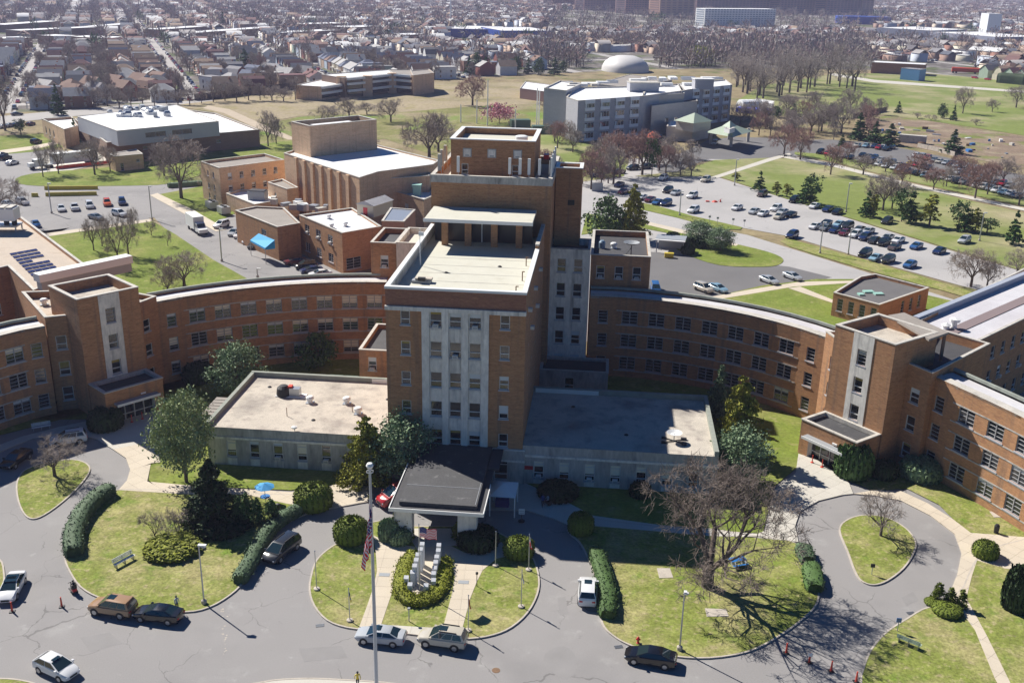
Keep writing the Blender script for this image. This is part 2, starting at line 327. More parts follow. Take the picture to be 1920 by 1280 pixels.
def clip(poly, a, b, c, d_):
    """clip polygon to a<=u<=b, c<=v<=d"""
    for ax, lim, sg in ((0, a, 1), (0, b, -1), (1, c, 1), (1, d_, -1)):
        out = []
        for i in range(len(poly)):
            p, q = poly[i - 1], poly[i]; fp = sg * (p[ax] - lim); fq = sg * (q[ax] - lim)
            if fp >= 0: 
                if fq < 0: t = fp / (fp - fq); out.append((p[0] + (q[0] - p[0]) * t, p[1] + (q[1] - p[1]) * t))
                else: out.append(q)
            elif fq >= 0: t = fp / (fp - fq); out.append((p[0] + (q[0] - p[0]) * t, p[1] + (q[1] - p[1]) * t)); out.append(q)
        poly = out
        if len(poly) < 3: return []
    return poly
def walk(name, pts, ang, m=None, size=(1.8, 1.8), z=0.135, k=0):
    """pavement of separate concrete slabs with open joints"""
    m = m or concrete; p = W_(pts, z)
    if k: p = smooth_poly(p, k)
    p = ccw(p); base = tag(MB().prism(p, -0.03, z - 0.012, kerbm).build(name), kind='structure')
    cs, sn = math.cos(R(ang)), math.sin(R(ang)); q = [(x * cs + y * sn, -x * sn + y * cs) for x, y in p]
    u0 = min(a for a, _ in q); u1 = max(a for a, _ in q); v0 = min(b for _, b in q); v1 = max(b for _, b in q); j = 0.011; cnt = 0
    u = u0
    while u < u1:
        v = v0
        while v < v1:
            c = clip(q, u + j, u + size[0] - j, v + j, v + size[1] - j)
            if len(c) > 2 and abs(area(c)) > 0.12 and cnt < 298:
                w = [(x * cs - y * sn, x * sn + y * cs) for x, y in ccw(c)]
                MB().prism(w, z - 0.05, z + rnd.uniform(0, .004), m).build('paving_slab', base); cnt += 1
            v += size[1]
        u += size[0]
    return base
BIG = 9000
tag(MB().prism([(-BIG, -300), (BIG, -300), (BIG, BIG), (-BIG, BIG)], -0.6, -0.10, urban).build('ground'), kind='structure')
camp = W_([(-900, 260), (-200, 212), (0, 213), (250, 196), (540, 172), (800, 150), (1000, 140), (1200, 130), (1450, 128), (1700, 133), (1920, 160), (2400, 200), (2600, 420)]) + [(160, 30), (-160, 30)]
tag(MB().prism(ccw(camp), -0.3, -0.05, scrub).build('campus_ground'), kind='structure')
# the hospital drives and forecourt: one asphalt sheet
sheet('forecourt_road', [(-500, 700), (2500, 700), (2500, 1700), (-500, 1700)], 0.0, asphalt)
FRONT_LAWN_L = [(222, 917), (190, 932), (150, 965), (124, 1010), (120, 1045), (130, 1072), (150, 1100), (185, 1120), (255, 1142), (345, 1147), (392, 1138), (432, 1115), (457, 1090), (474, 1052), (505, 1005), (540, 978), (590, 958), (640, 949), (683, 940), (700, 925), (640, 922), (540, 926), (450, 922), (350, 918)]
island('lawn', FRONT_LAWN_L, k=3)
island('lawn', [(33, 897), (50, 878), (100, 863), (148, 862), (170, 878), (150, 910), (112, 945), (75, 969), (52, 970), (37, 950), (30, 920)], k=4)
island('lawn', [(-40, 1040), (0, 1047), (9, 1075), (6, 1100), (-10, 1120), (-80, 1130), (-120, 1080)], k=4)
island('lawn', [(-40, 1274), (0, 1270), (40, 1273), (75, 1284), (90, 1310), (-40, 1330)], k=3)
island('lawn', [(440, 1300), (490, 1277), (560, 1270), (640, 1272), (760, 1282), (860, 1310), (800, 1400), (500, 1400)], k=3, m=concrete2)
GARD = [(579, 1105), (583, 1075), (592, 1050), (612, 1030), (640, 1012), (672, 990), (712, 975), (775, 985), (850, 985), (905, 985), (950, 1005), (985, 1028), (1003, 1050), (1012, 1085), (1008, 1115), (990, 1148), (960, 1175), (925, 1190), (880, 1197), (830, 1195), (760, 1187), (700, 1181), (650, 1176), (612, 1162), (588, 1135)]
island('lawn', GARD, k=3)
island('lawn', [(1063, 993), (1085, 1015), (1103, 1048), (1118, 1090), (1124, 1150), (1132, 1175), (1150, 1192), (1172, 1205), (1210, 1219), (1265, 1230), (1330, 1233), (1400, 1222), (1452, 1198), (1500, 1165), (1530, 1136), (1537, 1110), (1535, 1070), (1520, 1040), (1503, 1022), (1470, 1010), (1420, 1004), (1330, 990), (1230, 985), (1140, 975), (1085, 968)], k=3)
island('lawn', [(1573, 992), (1590, 972), (1625, 964), (1665, 970), (1700, 990), (1718, 1015), (1714, 1037), (1695, 1065), (1665, 1088), (1638, 1096), (1614, 1088), (1601, 1068), (1589, 1035)], k=4)
island('lawn', [(1728, 1141), (1700, 1158), (1665, 1180), (1640, 1205), (1622, 1237), (1612, 1300), (1660, 1400), (2100, 1400), (2100, 1000), (1880, 1020), (1825, 1055), (1805, 1100), (1765, 1128)], k=2)
# lawns against the buildings
sheet('lawn', [(-200, 790), (0, 815), (60, 800), (165, 772), (235, 730), (330, 700), (480, 690), (560, 660), (735, 660), (735, 915), (640, 905), (545, 918), (350, 910), (278, 903), (283, 868), (300, 850), (290, 790), (200, 785)], 0.11, grass_green, k=0)
sheet('lawn', [(980, 700), (1240, 700), (1520, 770), (1505, 860), (1490, 880), (1450, 912), (1430, 1000), (1240, 985), (1110, 968), (1040, 930), (980, 905)], 0.11, grass_green)
sheet('lawn', [(1590, 900), (1640, 920), (1700, 915), (1760, 945), (1815, 1000), (1830, 1012), (1990, 1012), (2300, 1100), (2300, 900), (1700, 800), (1600, 850)], 0.11, grass)
sheet('lawn', [(1820, 1060), (1860, 1010), (2300, 1010), (2300, 1400), (1905, 1330), (1850, 1180)], 0.13, grass)
# pavements
walk('pavement', [(-120, 850), (0, 833), (40, 818), (110, 800), (205, 780), (300, 765), (312, 800), (268, 830), (212, 842), (180, 822), (118, 812), (60, 822), (0, 846), (-120, 868)], -35, concrete2)
walk('pavement', [(212, 842), (268, 830), (300, 812), (308, 838), (300, 866), (283, 868), (276, 902), (350, 909), (545, 922), (628, 908), (640, 903), (690, 912), (690, 940), (640, 948), (590, 952), (540, 944), (460, 926), (350, 926), (222, 918), (238, 900), (244, 880), (236, 858)], -35)
walk('pavement', [(900, 905), (985, 905), (1052, 935), (1112, 966), (1240, 984), (1330, 992), (1330, 1004), (1230, 995), (1110, 985), (1075, 988), (1040, 972), (985, 955), (905, 955)], 0, concrete2)
walk('pavement', [(1330, 992), (1420, 1000), (1445, 990), (1440, 950), (1452, 918), (1492, 886), (1497, 850), (1530, 860), (1592, 905), (1600, 925), (1580, 927), (1535, 938), (1500, 958), (1491, 985), (1497, 1015), (1470, 1012), (1400, 1006), (1330, 1004)], 45, concrete2)
walk('pavement', [(1600, 925), (1640, 918), (1690, 920), (1740, 943), (1786, 972), (1820, 998), (1990, 1012), (1990, 1075), (1885, 1065), (1832, 1050), (1822, 1080), (1812, 1120), (1850, 1190), (1900, 1290), (1990, 1440), (1960, 1440), (1865, 1270), (1828, 1180), (1800, 1142), (1782, 1108), (1795, 1075), (1803, 1036), (1790, 1000), (1745, 966), (1690, 938), (1640, 928)], 45)
walk('pavement', [(700, 1003), (735, 1020), (780, 1024), (840, 1020), (870, 1035), (905, 1038), (940, 1015), (958, 1040), (932, 1046), (905, 1068), (893, 1092), (882, 1120), (866, 1181), (830, 1178), (848, 1110), (853, 1080), (845, 1055), (820, 1040), (790, 1042), (765, 1056), (745, 1080), (735, 1110), (714, 1172), (712, 1178), (673, 1176), (690, 1130), (700, 1100), (707, 1070), (705, 1040)], 4, z=0.145)
walk('pavement', [(770, 990), (845, 990), (858, 1022), (840, 1022), (780, 1026), (770, 1010)], 4, concrete2, z=0.15)
walk('pavement', [(714, 1170), (830, 1177), (866, 1180), (866, 1192), (830, 1193), (760, 1186), (700, 1180)], 4, concrete2, z=0.14)
# middle distance, left
sheet('service_road', [(-300, 300), (60, 280), (120, 282), (0, 420), (100, 440), (250, 330), (360, 340), (420, 395), (560, 480), (730, 520), (730, 540), (440, 540), (280, 365), (280, 420), (60, 440), (-300, 480)], 0.01, asphalt)
sheet('service_road', [(-200, 420), (40, 400), (-200, 300), (330, 345), (445, 405), (700, 520), (700, 560), (440, 560), (286, 405), (100, 432), (-200, 470)], 0.006, asphalt)
sheet('car_park', [(-200, 360), (300, 345), (310, 400), (285, 408), (90, 432), (-200, 470)], 0.02, asphalt)
sheet('yard', [(430, 400), (470, 420), (760, 560), (470, 560), (440, 520)], 0.012, asphalt)
sheet('lawn', [(90, 437), (285, 414), (330, 440), (400, 487), (472, 527), (440, 600), (160, 600), (60, 470)], 0.09, grass_green)
sheet('lawn', [(28, 340), (40, 330), (90, 322), (200, 314), (290, 300), (400, 285), (560, 262), (560, 300), (400, 322), (330, 343), (250, 348), (110, 349), (50, 347)], 0.07, grass_green, k=2)
sheet('lawn', [(295, 365), (400, 345), (440, 400), (405, 418), (380, 408), (340, 385)], 0.07, grass_green)
sheet('path', [(281, 366), (295, 362), (365, 395), (425, 430), (405, 434), (340, 398)], 0.09, concrete)
sheet('path', [(60, 441), (285, 410), (285, 415), (62, 447)], 0.11, concrete)
sheet('lawn', [(0, 255), (80, 250), (130, 262), (120, 275), (60, 285), (0, 290), (-100, 300), (-100, 262)], 0.03, grass_green)
sheet('path', [(0, 282), (60, 274), (120, 262), (124, 266), (64, 280), (0, 289)], 0.05, concrete)
sheet('drive', [(60, 300), (95, 285), (200, 278), (200, 306), (80, 330)], 0.03, concrete2)
sheet('lawn', [(480, 235), (560, 220), (760, 200), (960, 190), (1030, 200), (1020, 250), (1060, 300), (900, 320), (720, 260), (560, 290), (480, 300)], 0.03, mat('scrubby_grass', (0.2, 0.2, 0.07), 0.95, n1=0.2, s1=0.08, n2=0.25, s2=0.8, tint=[((0.3, 0.25, 0.15), 0.05, 0.46, 0.62), ((0.15, 0.22, 0.04), 0.04, 0.54, 0.66)], spec=0.1))
sheet('dry_field', [(320, 198), (480, 180), (800, 155), (1020, 155), (1030, 195), (880, 200), (700, 215), (560, 218), (470, 235), (400, 210)], 0.05, mat('dry_grass', (0.35, 0.29, 0.19), 0.95, n1=0.12, s1=0.05, n2=0.2, s2=0.6, tint=[((0.2, 0.18, 0.08), 0.03, 0.52, 0.68), ((0.28, 0.24, 0.12), 0.1, 0.5, 0.65)], spec=0.1))
sheet('drive', [(380, 203), (420, 212), (470, 236), (540, 262), (560, 262), (490, 232), (430, 205), (390, 198)], 0.07, mat('tan_gravel_drive', (0.45, 0.37, 0.27), 0.95, n1=0.1, s1=0.2))
sheet('street', [(-300, 222), (0, 218), (120, 207), (300, 192), (400, 187), (400, 194), (300, 202), (120, 220), (0, 232), (-300, 240)], 0.04, street_m)
# middle distance, right
sheet('campus_road', [(980, 440), (1090, 330), (1170, 300), (1300, 285), (1330, 262), (1430, 262), (1500, 268), (1500, 292), (1430, 298), (1290, 302), (1240, 325), (1300, 420), (1420, 500), (1800, 640), (1800, 760), (1100, 640)], 0.01, asphalt_lot)
sheet('car_park', [(1155, 352), (1220, 333), (1290, 330), (1345, 332), (1480, 375), (1640, 425), (1800, 475), (1990, 530), (1990, 580), (1800, 535), (1640, 490), (1480, 443), (1380, 425), (1260, 398), (1205, 382)], 0.03, asphalt_lot)
sheet('campus_road', [(1170, 385), (1290, 420), (1400, 440), (1560, 490), (1720, 540), (1990, 625), (1990, 650), (1700, 580), (1560, 535), (1440, 500), (1200, 420)], 0.02, asphalt_lot)
sheet('forecourt', [(1200, 470), (1300, 480), (1480, 500), (1560, 520), (1480, 540), (1350, 565), (1200, 560)], 0.025, asphalt2)
sheet('lawn', [(1192, 378), (1230, 385), (1300, 405), (1392, 426), (1388, 430), (1350, 430), (1270, 408), (1200, 392)], 0.10, grass_green)
sheet('lawn', [(1462, 452), (1475, 446), (1640, 492), (1800, 540), (1990, 600), (1990, 612), (1770, 545), (1620, 505), (1480, 462)], 0.10, grass)
sheet('lawn', [(1270, 440), (1300, 440), (1370, 455), (1440, 472), (1468, 485), (1460, 496), (1430, 500), (1350, 497), (1290, 478), (1265, 462)], 0.10, grass_green, k=3)
sheet('path', [(1200, 412), (1290, 433), (1385, 458), (1380, 461), (1290, 440), (1200, 418)], 0.11, concrete)
sheet('lawn', [(1100, 400), (1200, 418), (1290, 438), (1280, 442), (1190, 425), (1090, 440)], 0.09, grass_green)
sheet('lawn', [(1320, 560), (1430, 535), (1530, 523), (1610, 523), (1790, 565), (1810, 640), (1560, 640), (1400, 600)], 0.08, grass_green)
sheet('path', [(1330, 557), (1410, 542), (1500, 528), (1600, 526), (1600, 530), (1490, 537), (1400, 552), (1340, 562)], 0.10, concrete)
sheet('path', [(1478, 540), (1500, 537), (1562, 562), (1562, 568)], 0.12, concrete)
sheet('lawn', [(1190, 330), (1270, 322), (1340, 300), (1440, 296), (1500, 298), (1640, 330), (1800, 372), (1990, 415), (1990, 530), (1800, 472), (1640, 423), (1480, 374), (1345, 330), (1215, 332)], 0.08, grass_far)
sheet('path', [(1330, 333), (1440, 297), (1480, 287), (1484, 290), (1445, 302), (1345, 334)], 0.10, concrete2)
sheet('path', [(1470, 290), (1560, 306), (1700, 342), (1990, 405), (1990, 410), (1700, 348), (1560, 312), (1470, 296)], 0.10, concrete2)
sheet('lawn', [(1490, 285), (1560, 290), (1700, 320), (1990, 385), (1990, 402), (1700, 339), (1560, 303), (1490, 290)], 0.06, grass_far)
sheet('car_park', [(1480, 262), (1560, 262), (1640, 268), (1760, 292), (1990, 345), (1990, 390), (1700, 325), (1560, 298), (1500, 288)], 0.04, asphalt2)
sheet('lawn', [(1380, 190), (1430, 160), (1560, 140), (1720, 136), (1990, 160), (1990, 265), (1800, 235), (1660, 215), (1560, 225), (1440, 215)], 0.05, grass_far)
sheet('allotment_ground', [(1620, 222), (1660, 214), (1800, 236), (1990, 268), (1990, 330), (1760, 285), (1640, 262)], 0.03, soil)
sheet('path', [(1560, 137), (1640, 150), (1920, 170), (1920, 174), (1640, 155), (1555, 141)], 0.08, concrete2)
sheet('lawn', [(1010, 250), (1090, 262), (1180, 300), (1170, 330), (1060, 345), (1000, 300)], 0.05, grass_far)
sheet('drive', [(1230, 318), (1330, 262), (1420, 258), (1500, 262), (1515, 280), (1440, 300), (1330, 298), (1270, 322)], 0.05, asphalt2, k=2)

# ------------------------------------------------------------------ windows
WM = {}
def win_mesh(kind, w, h):
    k = (kind, round(w, 2), round(h, 2))
    if k in WM: return WM[k]
    fm = wframe if kind in ('sash', 'sashb', 'tall') else gframe
    f = MB(); t = 0.09; x0, x1, z0, z1 = -w / 2, w / 2, -h / 2, h / 2; y0, y1 = 0.08, 0.2
    for a in ((x0, x0 + t, z0, z1), (x1 - t, x1, z0, z1), (x0 + t, x1 - t, z0, z0 + t), (x0 + t, x1 - t, z1 - t, z1)): f.box(a[0], a[1], y0, y1, a[2], a[3], fm)
    if kind in ('sash', 'sashb'): f.box(x0 + t, x1 - t, y0 + .01, y1, z0 + h * .36, z0 + h * .36 + 0.12, fm)
    if kind == 'tall': f.box(x0 + t, x1 - t, y0 + .01, y1, z0 + h * .28, z0 + h * .28 + 0.1, fm); f.box(x0 + t, x1 - t, y0 + .01, y1, z0 + h * .78, z0 + h * .78 + 0.08, fm)
    if kind in ('double', 'single'):
        if kind == 'double': f.box(-0.06, 0.06, y0 - .01, y1, z0 + t, z1 - t, fm)
        for i in (1, 2, 3):
            zz = z0 + h * i / 4
            f.box(x0 + t, x1 - t, y0 + .03, y1, zz - 0.035, zz + 0.035, fm)
    ps = []
    for v in range(4):
        p = MB(); zc = z1 - h * (0.0, 0.35, 0.22, 0.62)[v]; b = (glass, blind_refl, blind_w, blind_refl)[v] if kind != 'sash' else (glass, blind_w, curtain, blind_w)[v]
        if zc < z1: p.add([(x0, 0.185, zc), (x1, 0.185, zc), (x1, 0.185, z1), (x0, 0.185, z1)], [(0, 1, 2, 3)], b)
        p.add([(x0, 0.185, z0), (x1, 0.185, z0), (x1, 0.185, zc), (x0, 0.185, zc)], [(0, 1, 2, 3)], glass); ps.append(p.mesh('pane'))
    s = MB().box(x0 - 0.1, x1 + 0.1, -0.1, 0.1, z0 - 0.16, z0 - 0.002, sillm).mesh('sill')
    WM[k] = (f.mesh('window'), ps, s); return WM[k]
ACM = None
def ac_mesh():
    global ACM
    if not ACM:
        m = MB().box(-.33, .33, -.45, .1, 0, .42, wframe); m.box(-.26, .26, -.46, -.44, .06, .36, greyp); ACM = m.mesh('air_conditioner')
    return ACM
def put_window(parent, p0, d, u, z, w, h, kind, blindw=(6, 2, 1, 1), ac=False):
    fr, ps, sl_ = win_mesh(kind, w, h); a = math.atan2(d[1], d[0])
    o = put('window', fr, parent, (p0[0] + d[0] * u, p0[1] + d[1] * u, z), a)
    put('pane', rnd.choices(ps, blindw)[0], o); put('sill', sl_, o)
    if ac: put('air_conditioner', ac_mesh(), o, (0, 0, -h / 2 + .05))
    return o
def wall_face(mb, p0, p1, z0, z1, m, holes=(), depth=0.24, rev=None):
    """wall from p0 to p1 (outside on the right) with real window openings"""
    L_ = math.hypot(p1[0] - p0[0], p1[1] - p0[1]); d = ((p1[0] - p0[0]) / L_, (p1[1] - p0[1]) / L_); n = (-d[1], d[0])
    us = sorted({0.0, L_} | {min(max(x, 0), L_) for h in holes for x in (h[0] - h[2] / 2, h[0] + h[2] / 2)})
    zs = sorted({z0, z1} | {min(max(x, z0), z1) for h in holes for x in (h[1] - h[3] / 2, h[1] + h[3] / 2)})
    P = lambda u, z, y=0.0: (p0[0] + d[0] * u + n[0] * y, p0[1] + d[1] * u + n[1] * y, z)
    for i in range(len(us) - 1):
        run = None
        for j in range(len(zs) - 1):
            uc, zc = (us[i] + us[i + 1]) / 2, (zs[j] + zs[j + 1]) / 2
            hole = any(abs(uc - h[0]) < h[2] / 2 and abs(zc - h[1]) < h[3] / 2 for h in holes)
            if not hole and run is None: run = zs[j]
            if (hole or j == len(zs) - 2) and run is not None:
                zt = zs[j] if hole else zs[j + 1]; mb.add([P(us[i], run), P(us[i + 1], run), P(us[i + 1], zt), P(us[i], zt)], [(0, 1, 2, 3)], m); run = None
            if not hole and run is None: run = zs[j]
    for h in holes:
        a, b, c, e = h[0] - h[2] / 2, h[0] + h[2] / 2, h[1] - h[3] / 2, h[1] + h[3] / 2
        q = [(a, c), (b, c), (b, e), (a, e)]
        for k in range(4):
            (u0, w0), (u1, w1) = q[k], q[(k + 1) % 4]; mb.add([P(u0, w0), P(u0, w0, depth), P(u1, w1, depth), P(u1, w1)], [(0, 1, 2, 3)], rev or m)
    return d
def block(root, poly, z0, z1, wm, rm, par=0.7, wins={}, cm=None, skip=(), th=0.35, cw=0.06, roofname='roof', mats={}, blindw=(6, 2, 1, 1), capz=0.14):
    """walls with openings, parapet, coping and a roof set down behind it; wins[edge] = [(u,z,w,h,kind[,ac])]"""
    poly = ccw(poly); n = len(poly); mb = MB()
    for i in range(n):
        if i in skip: continue
        ws = wins.get(i, [])
        d = wall_face(mb, poly[i], poly[(i + 1) % n], z0, z1, mats.get(i, wm), [w[:4] for w in ws])
        for w in ws: put_window(root, poly[i], d, w[0], w[1], w[2], w[3], w[4], blindw, len(w) > 5 and w[5])
    inn = offset(poly, th)
    if par > 0:
        for i in range(n):
            a, b = inn[i], inn[(i + 1) % n]; mb.add([(*b, z1 - par), (*a, z1 - par), (*a, z1), (*b, z1)], [(0, 1, 2, 3)], wm)
    mb.build('wall', root)
    MB().add([(x, y, z1 - par) for x, y in inn], [tuple(range(n))], rm).build(roofname, root)
    out = offset(poly, -cw); ii = offset(poly, th + 0.03); c = MB(); vs = []
    for zz, pp in ((z1, out), (z1 + capz, out), (z1 + capz, ii), (z1, ii)): vs += [(x, y, zz) for x, y in pp]
    fs = []
    for k in range(4):
        for i in range(n): j = (i + 1) % n; k2 = (k + 1) % 4; fs.append((k * n + i, k * n + j, k2 * n + j, k2 * n + i))
    c.add(vs, fs, cm or cope); c.build('coping', root)
    return poly
def rect(a, b, depth):
    """rectangle on front edge a->b going back by depth to the left of a->b"""
    L_ = math.hypot(b[0] - a[0], b[1] - a[1]); n = (-(b[1] - a[1]) / L_ * depth, (b[0] - a[0]) / L_ * depth)
    return [a, b, (b[0] + n[0], b[1] + n[1]), (a[0] + n[0], a[1] + n[1])]
def evenly(L_, n, z, w, h, kind, m=1.0, ac=0):
    return [(m + (L_ - 2 * m) * (i + .5) / n, zz, w, h, kind, rnd.random() < ac) for zz in (z if isinstance(z, (list, tuple)) else [z]) for i in range(n)]

# ------------------------------------------------------------------ the central hospital tower
FZ = [21.1, 17.3, 13.4, 9.6, 5.85]
tw = thing('hospital_tower', 'central brick hospital tower with pale stone window bays and a cream flat roof', 'building', (0, 0, 0))
X0, X1, YF = -25.4, -8.7, 114.2
sx0, sx1 = -21.05, -13.0
hf = [(-23.05 - X0, z, 1.15, 1.75, 'sash') for z in FZ[:4]] + [(-11.12 - X0, z, 1.15, 1.75, 'sash') for z in FZ]
# brick front either side of the stone bay, bay set forward a little
mb = MB()
def tf(xa, xb, holes, m=brick, z0=4.6, z1=22.05, y=YF):
    d = wall_face(mb, (xa, y), (xb, y), z0, z1, m, [(h[0] - xa, *h[1:4]) for h in holes])
    for h in holes: put_window(tw, (xa, y), d, h[0] - xa, *h[1:5], (5, 2, 1, 1), len(h) > 5 and h[5])
tf(X0, sx0, [(-23.05, z, 1.15, 1.75, 'sash') for z in FZ])
tf(sx1, X1, [(-11.12, z, 1.15, 1.75, 'sash') for z in FZ])
wall_face(mb, (X0, YF), (X1, YF), 22.55, 24.6, brick_red)
wall_face(mb, (X1, YF), (X1, 146.5), 0, 24.6, brick); wall_face(mb, (X0, 146.5), (X0, YF), 0, 24.6, brick)
for a, b in (((X0 + .45, YF + .45), (X1 - .45, YF + .45)), ((X1 - .45, YF + .45), (X1 - .45, 146.5)), ((X0 + .45, 146.5), (X0 + .45, YF + .45))): wall_face(mb, b, a, 23.3, 24.6, stone_dk)
mb.build('wall', tw)
mb = MB(); bx = [-19.37, -17.03, -14.66]
ac_at = {(0, 0), (0, 2), (1, 1)}
holes = [(x, z, 1.45, 2.0, 'sash', (i, j) in ac_at) for i, z in enumerate(FZ) for j, x in enumerate(bx)]
tf(sx0, sx1, holes, stone, 4.6, 22.05, YF - 0.0)
for xa in (sx0, -18.55, -16.2, -13.85 - .35):       # vertical stone piers
    pass
for xa, xb in ((sx0, -20.15), (-18.6, -17.82), (-16.26, -15.46), (-13.88, sx1)): mb.box(xa, xb, YF - .28, YF - .002, 4.9, 22.04, stone)
mb.box(X0 - .05, X1 + .05, YF - .3, YF + .3, 22.052, 22.55, stone)
mb.build('stone_bay', tw)
for z in FZ[:4]:
    for x in bx: MB().box(x - .74, x + .74, YF - .06, YF - .003, z - 2.55, z - 1.3, stone).build('spandrel_panel', tw)
MB().add([(X0 + .4, YF + .4, 23.4), (X1 - .4, YF + .4, 23.4), (X1 - .4, 146.5, 23.4), (X0 + .4, 146.5, 23.4)], [(0, 1, 2, 3)], cream_roof).build('roof', tw)
c = MB(); c.box(X0 - .08, X1 + .08, YF - .08, YF + .5, 24.6, 24.9, whitep); c.box(X0 - .08, X0 + .5, YF + .5, 146.5, 24.6, 24.9, whitep); c.box(X1 - .5, X1 + .08, YF + .5, 134.5, 24.6, 24.9, whitep); c.build('coping', tw)
c = MB(); c.box(X1 - .45, X1, 134.5, 146.5, 24.6, 25.3, brick); c.box(X1 - .5, X1 + .05, 134.5, 146.5, 25.3, 25.5, cope); c.build('parapet', tw)
# stone base of the tower
mb = MB(); d = wall_face(mb, (X0, YF - .25), (X1 + .3, YF - .25), 0, 4.6, stone_dk, [(14.1, 1.9, 1.7, 2.6)]); put_window(tw, (X0, YF - .25), d, 14.1, 1.9, 1.7, 2.6, 'tall')
wall_face(mb, (X1 + .3, YF - .25), (X1 + .3, YF + 6), 0, 4.6, stone_dk); mb.box(X0, X1 + .3, YF - .24, YF + .1, 4.6, 4.75, stone); mb.box(X0, X1 + .34, YF - .34, YF - .25, 3.1, 3.35, stone); mb.build('stone_base', tw)
for i, yy in enumerate((118, 122.5, 127, 131.5, 136)):
    put('air_conditioner', ac_mesh(), tw, (X1 + .05, yy, FZ[0] + .3 - (i % 2) * 3.8), R(90))
# side windows
for z in FZ:
    for yy in (120, 126, 132, 138): put_window(tw, (X1, 100), (0, 1), yy - 100, z, 1.2, 1.7, 'sash').location.x = X1 - .1
# mid block, penthouse, roof terrace
Yb, ZB = 146.5, 32.0
block(tw, [(X0, Yb), (-7.9, Yb), (-7.9, 166), (X0, 166)], 0, ZB, brick, cream_roof, 1.0, th=.45, cw=.1)
mb = MB(); mb.box(X0 - .1, -7.8, Yb - .1, Yb + .02, ZB - .95, ZB, stone_dk); mb.box(-7.92, -7.78, Yb, 166, ZB - .95, ZB, stone_dk); mb.build('stone_band', tw)
block(tw, [(-23.2, 151), (-10.8, 151), (-10.8, 163.5), (-23.2, 163.5)], 31, 36.6, brick, cream_roof, 0.9, {0: [(2.1, 32.3, 1.0, 1.6, 'sash'), (9.6, 32.3, 1.0, 1.6, 'sash')]}, th=.5, cw=.15, cm=whitep)
for x in (-20.75, -17.1, -13.3): MB().box(-.65, .65, -.08, .1, -.65, .65, stone_dk).box(-.5, .5, -.1, -.08, -.5, .5, stone).box(-.3, .3, -.12, -.1, -.45, -.3, greyp).build('louvre_panel', tw, (x, 151, 34.7))
# chimney shaft on the right and stair tower below it
st = thing('stair_tower', 'tall brick shaft and stone stair tower on the right side of the central tower', 'building')
block(st, [(-7.75, 155), (-3.8, 155), (-3.8, 159.5), (-7.75, 159.5)], 10, 32.2, brick, whitep, 0.5, cm=whitep, th=.4, cw=.12)
MB().box(-.5, .5, -.05, .1, -.4, .4, blackp).build('vent', st, (-5.3, 154.97, 27))
sw = [(u, z, 1.35, 2.1, 'sash') for z in (18.6, 14.8, 11.0, 7.2, 3.4) for u in (2.1, 4.6)]
block(st, [(-8.3, 149.5), (-2.0, 149.5), (-2.0, 156), (-8.3, 156)], 0, 21.1, stone, dark_roof, 0.9, {0: sw}, cm=stone_dk)
eb = thing('rear_brick_block', 'brick block with black roof and satellite dish to the right of the stair tower', 'building')
block(eb, [(-1.95, 157.4), (7.4, 157.4), (7.4, 174), (-1.95, 174)], 0, 18.3, brick, dark_roof, 0.8, {0: [(u, z, 1.3, 2.0, 'sash', ac) for z, ac in ((15.6, True), (11.8, False)) for u in (1.6, 4.5, 7.3)]})
wb_ = thing('rear_brick_block', 'small brick block with cream roof to the left of the central tower', 'building')
block(wb_, [(-37.3, 157.9), (-33.1, 157.9), (-33.1, 168), (-37.3, 168)], 0, 18.6, brick, black_roof, 0.8, {0: [(2.2, z, 1.3, 2.0, 'sash', True) for z in (15.6, 11.8)]})
block(wb_, [(-33.05, 157.6), (-25.45, 157.6), (-25.45, 168), (-33.05, 168)], 0, 18.8, stone, cream_roof, 0.8, {0: [(2.6, 15.2, 1.3, 2.0, 'sash')]})
# roof terrace canopy
tc_ = thing('roof_canopy', 'cream flat canopy on brick posts over the tower roof terrace', 'canopy')
mb = MB().box(-24.9, -9.9, 137.6, 145.8, 27.3, 27.65, cream_roof).box(-25.0, -9.8, 137.5, 137.6, 27.25, 27.72, whitep); mb.build('roof', tc_)
for x in (-22.4, -19.1, -15.4, -11.9): MB().box(-.45, .45, -.3, .3, 23.4, 27.3, brick).build('post', tc_, (x, 140.3, 0))
mb = MB().box(-24.2, -10.2, 142.6, 142.8, 23.4, 27.3, mat('terrace_dark_glass', (0.03, 0.03, 0.035), 0.3)); mb.build('glazed_wall', tc_)
mb = MB()
for a in ((-17.5, -17.35), (-16.1, -15.95)): mb.box(a[0], a[1], 142.45, 142.6, 23.4, 26.6, whitep)
mb.box(-17.35, -16.1, 142.45, 142.6, 26.4, 26.6, whitep); mb.build('door_frame', tc_)
def clutter(name, label, cat, loc, fn, rz=0, group=None):
    m = MB(); fn(m); return tag(m.build(name, None, loc, rz), label, cat, group)
clutter('roof_equipment', 'small pile of grey equipment on the cream tower roof', 'equipment', (-22.3, 121.3, 23.4), lambda m: m.box(-1.2, 1.2, -.5, .5, 0, .35, greyp).box(-.8, 1.3, -.3, .6, .35, .6, gravel).box(-.4, .5, -.6, -.1, .35, .75, blackp))
for i, (x, y, w) in enumerate(((-10.2, 117.5, 'front'), (-10.0, 124.0, 'middle'), (-10.1, 131, 'rear'))):
    clutter('vent_pipe', w + ' vent pipe beside the right parapet of the cream tower roof', 'pipe', (x, y, 23.4), lambda m: m.tube((0, 0, 0), (0, 0, 1.2), .07, .07, wood).tube((0, 0, 1.2), (.3, 0, 1.2), .07, .07, wood), group='tower roof pipes')
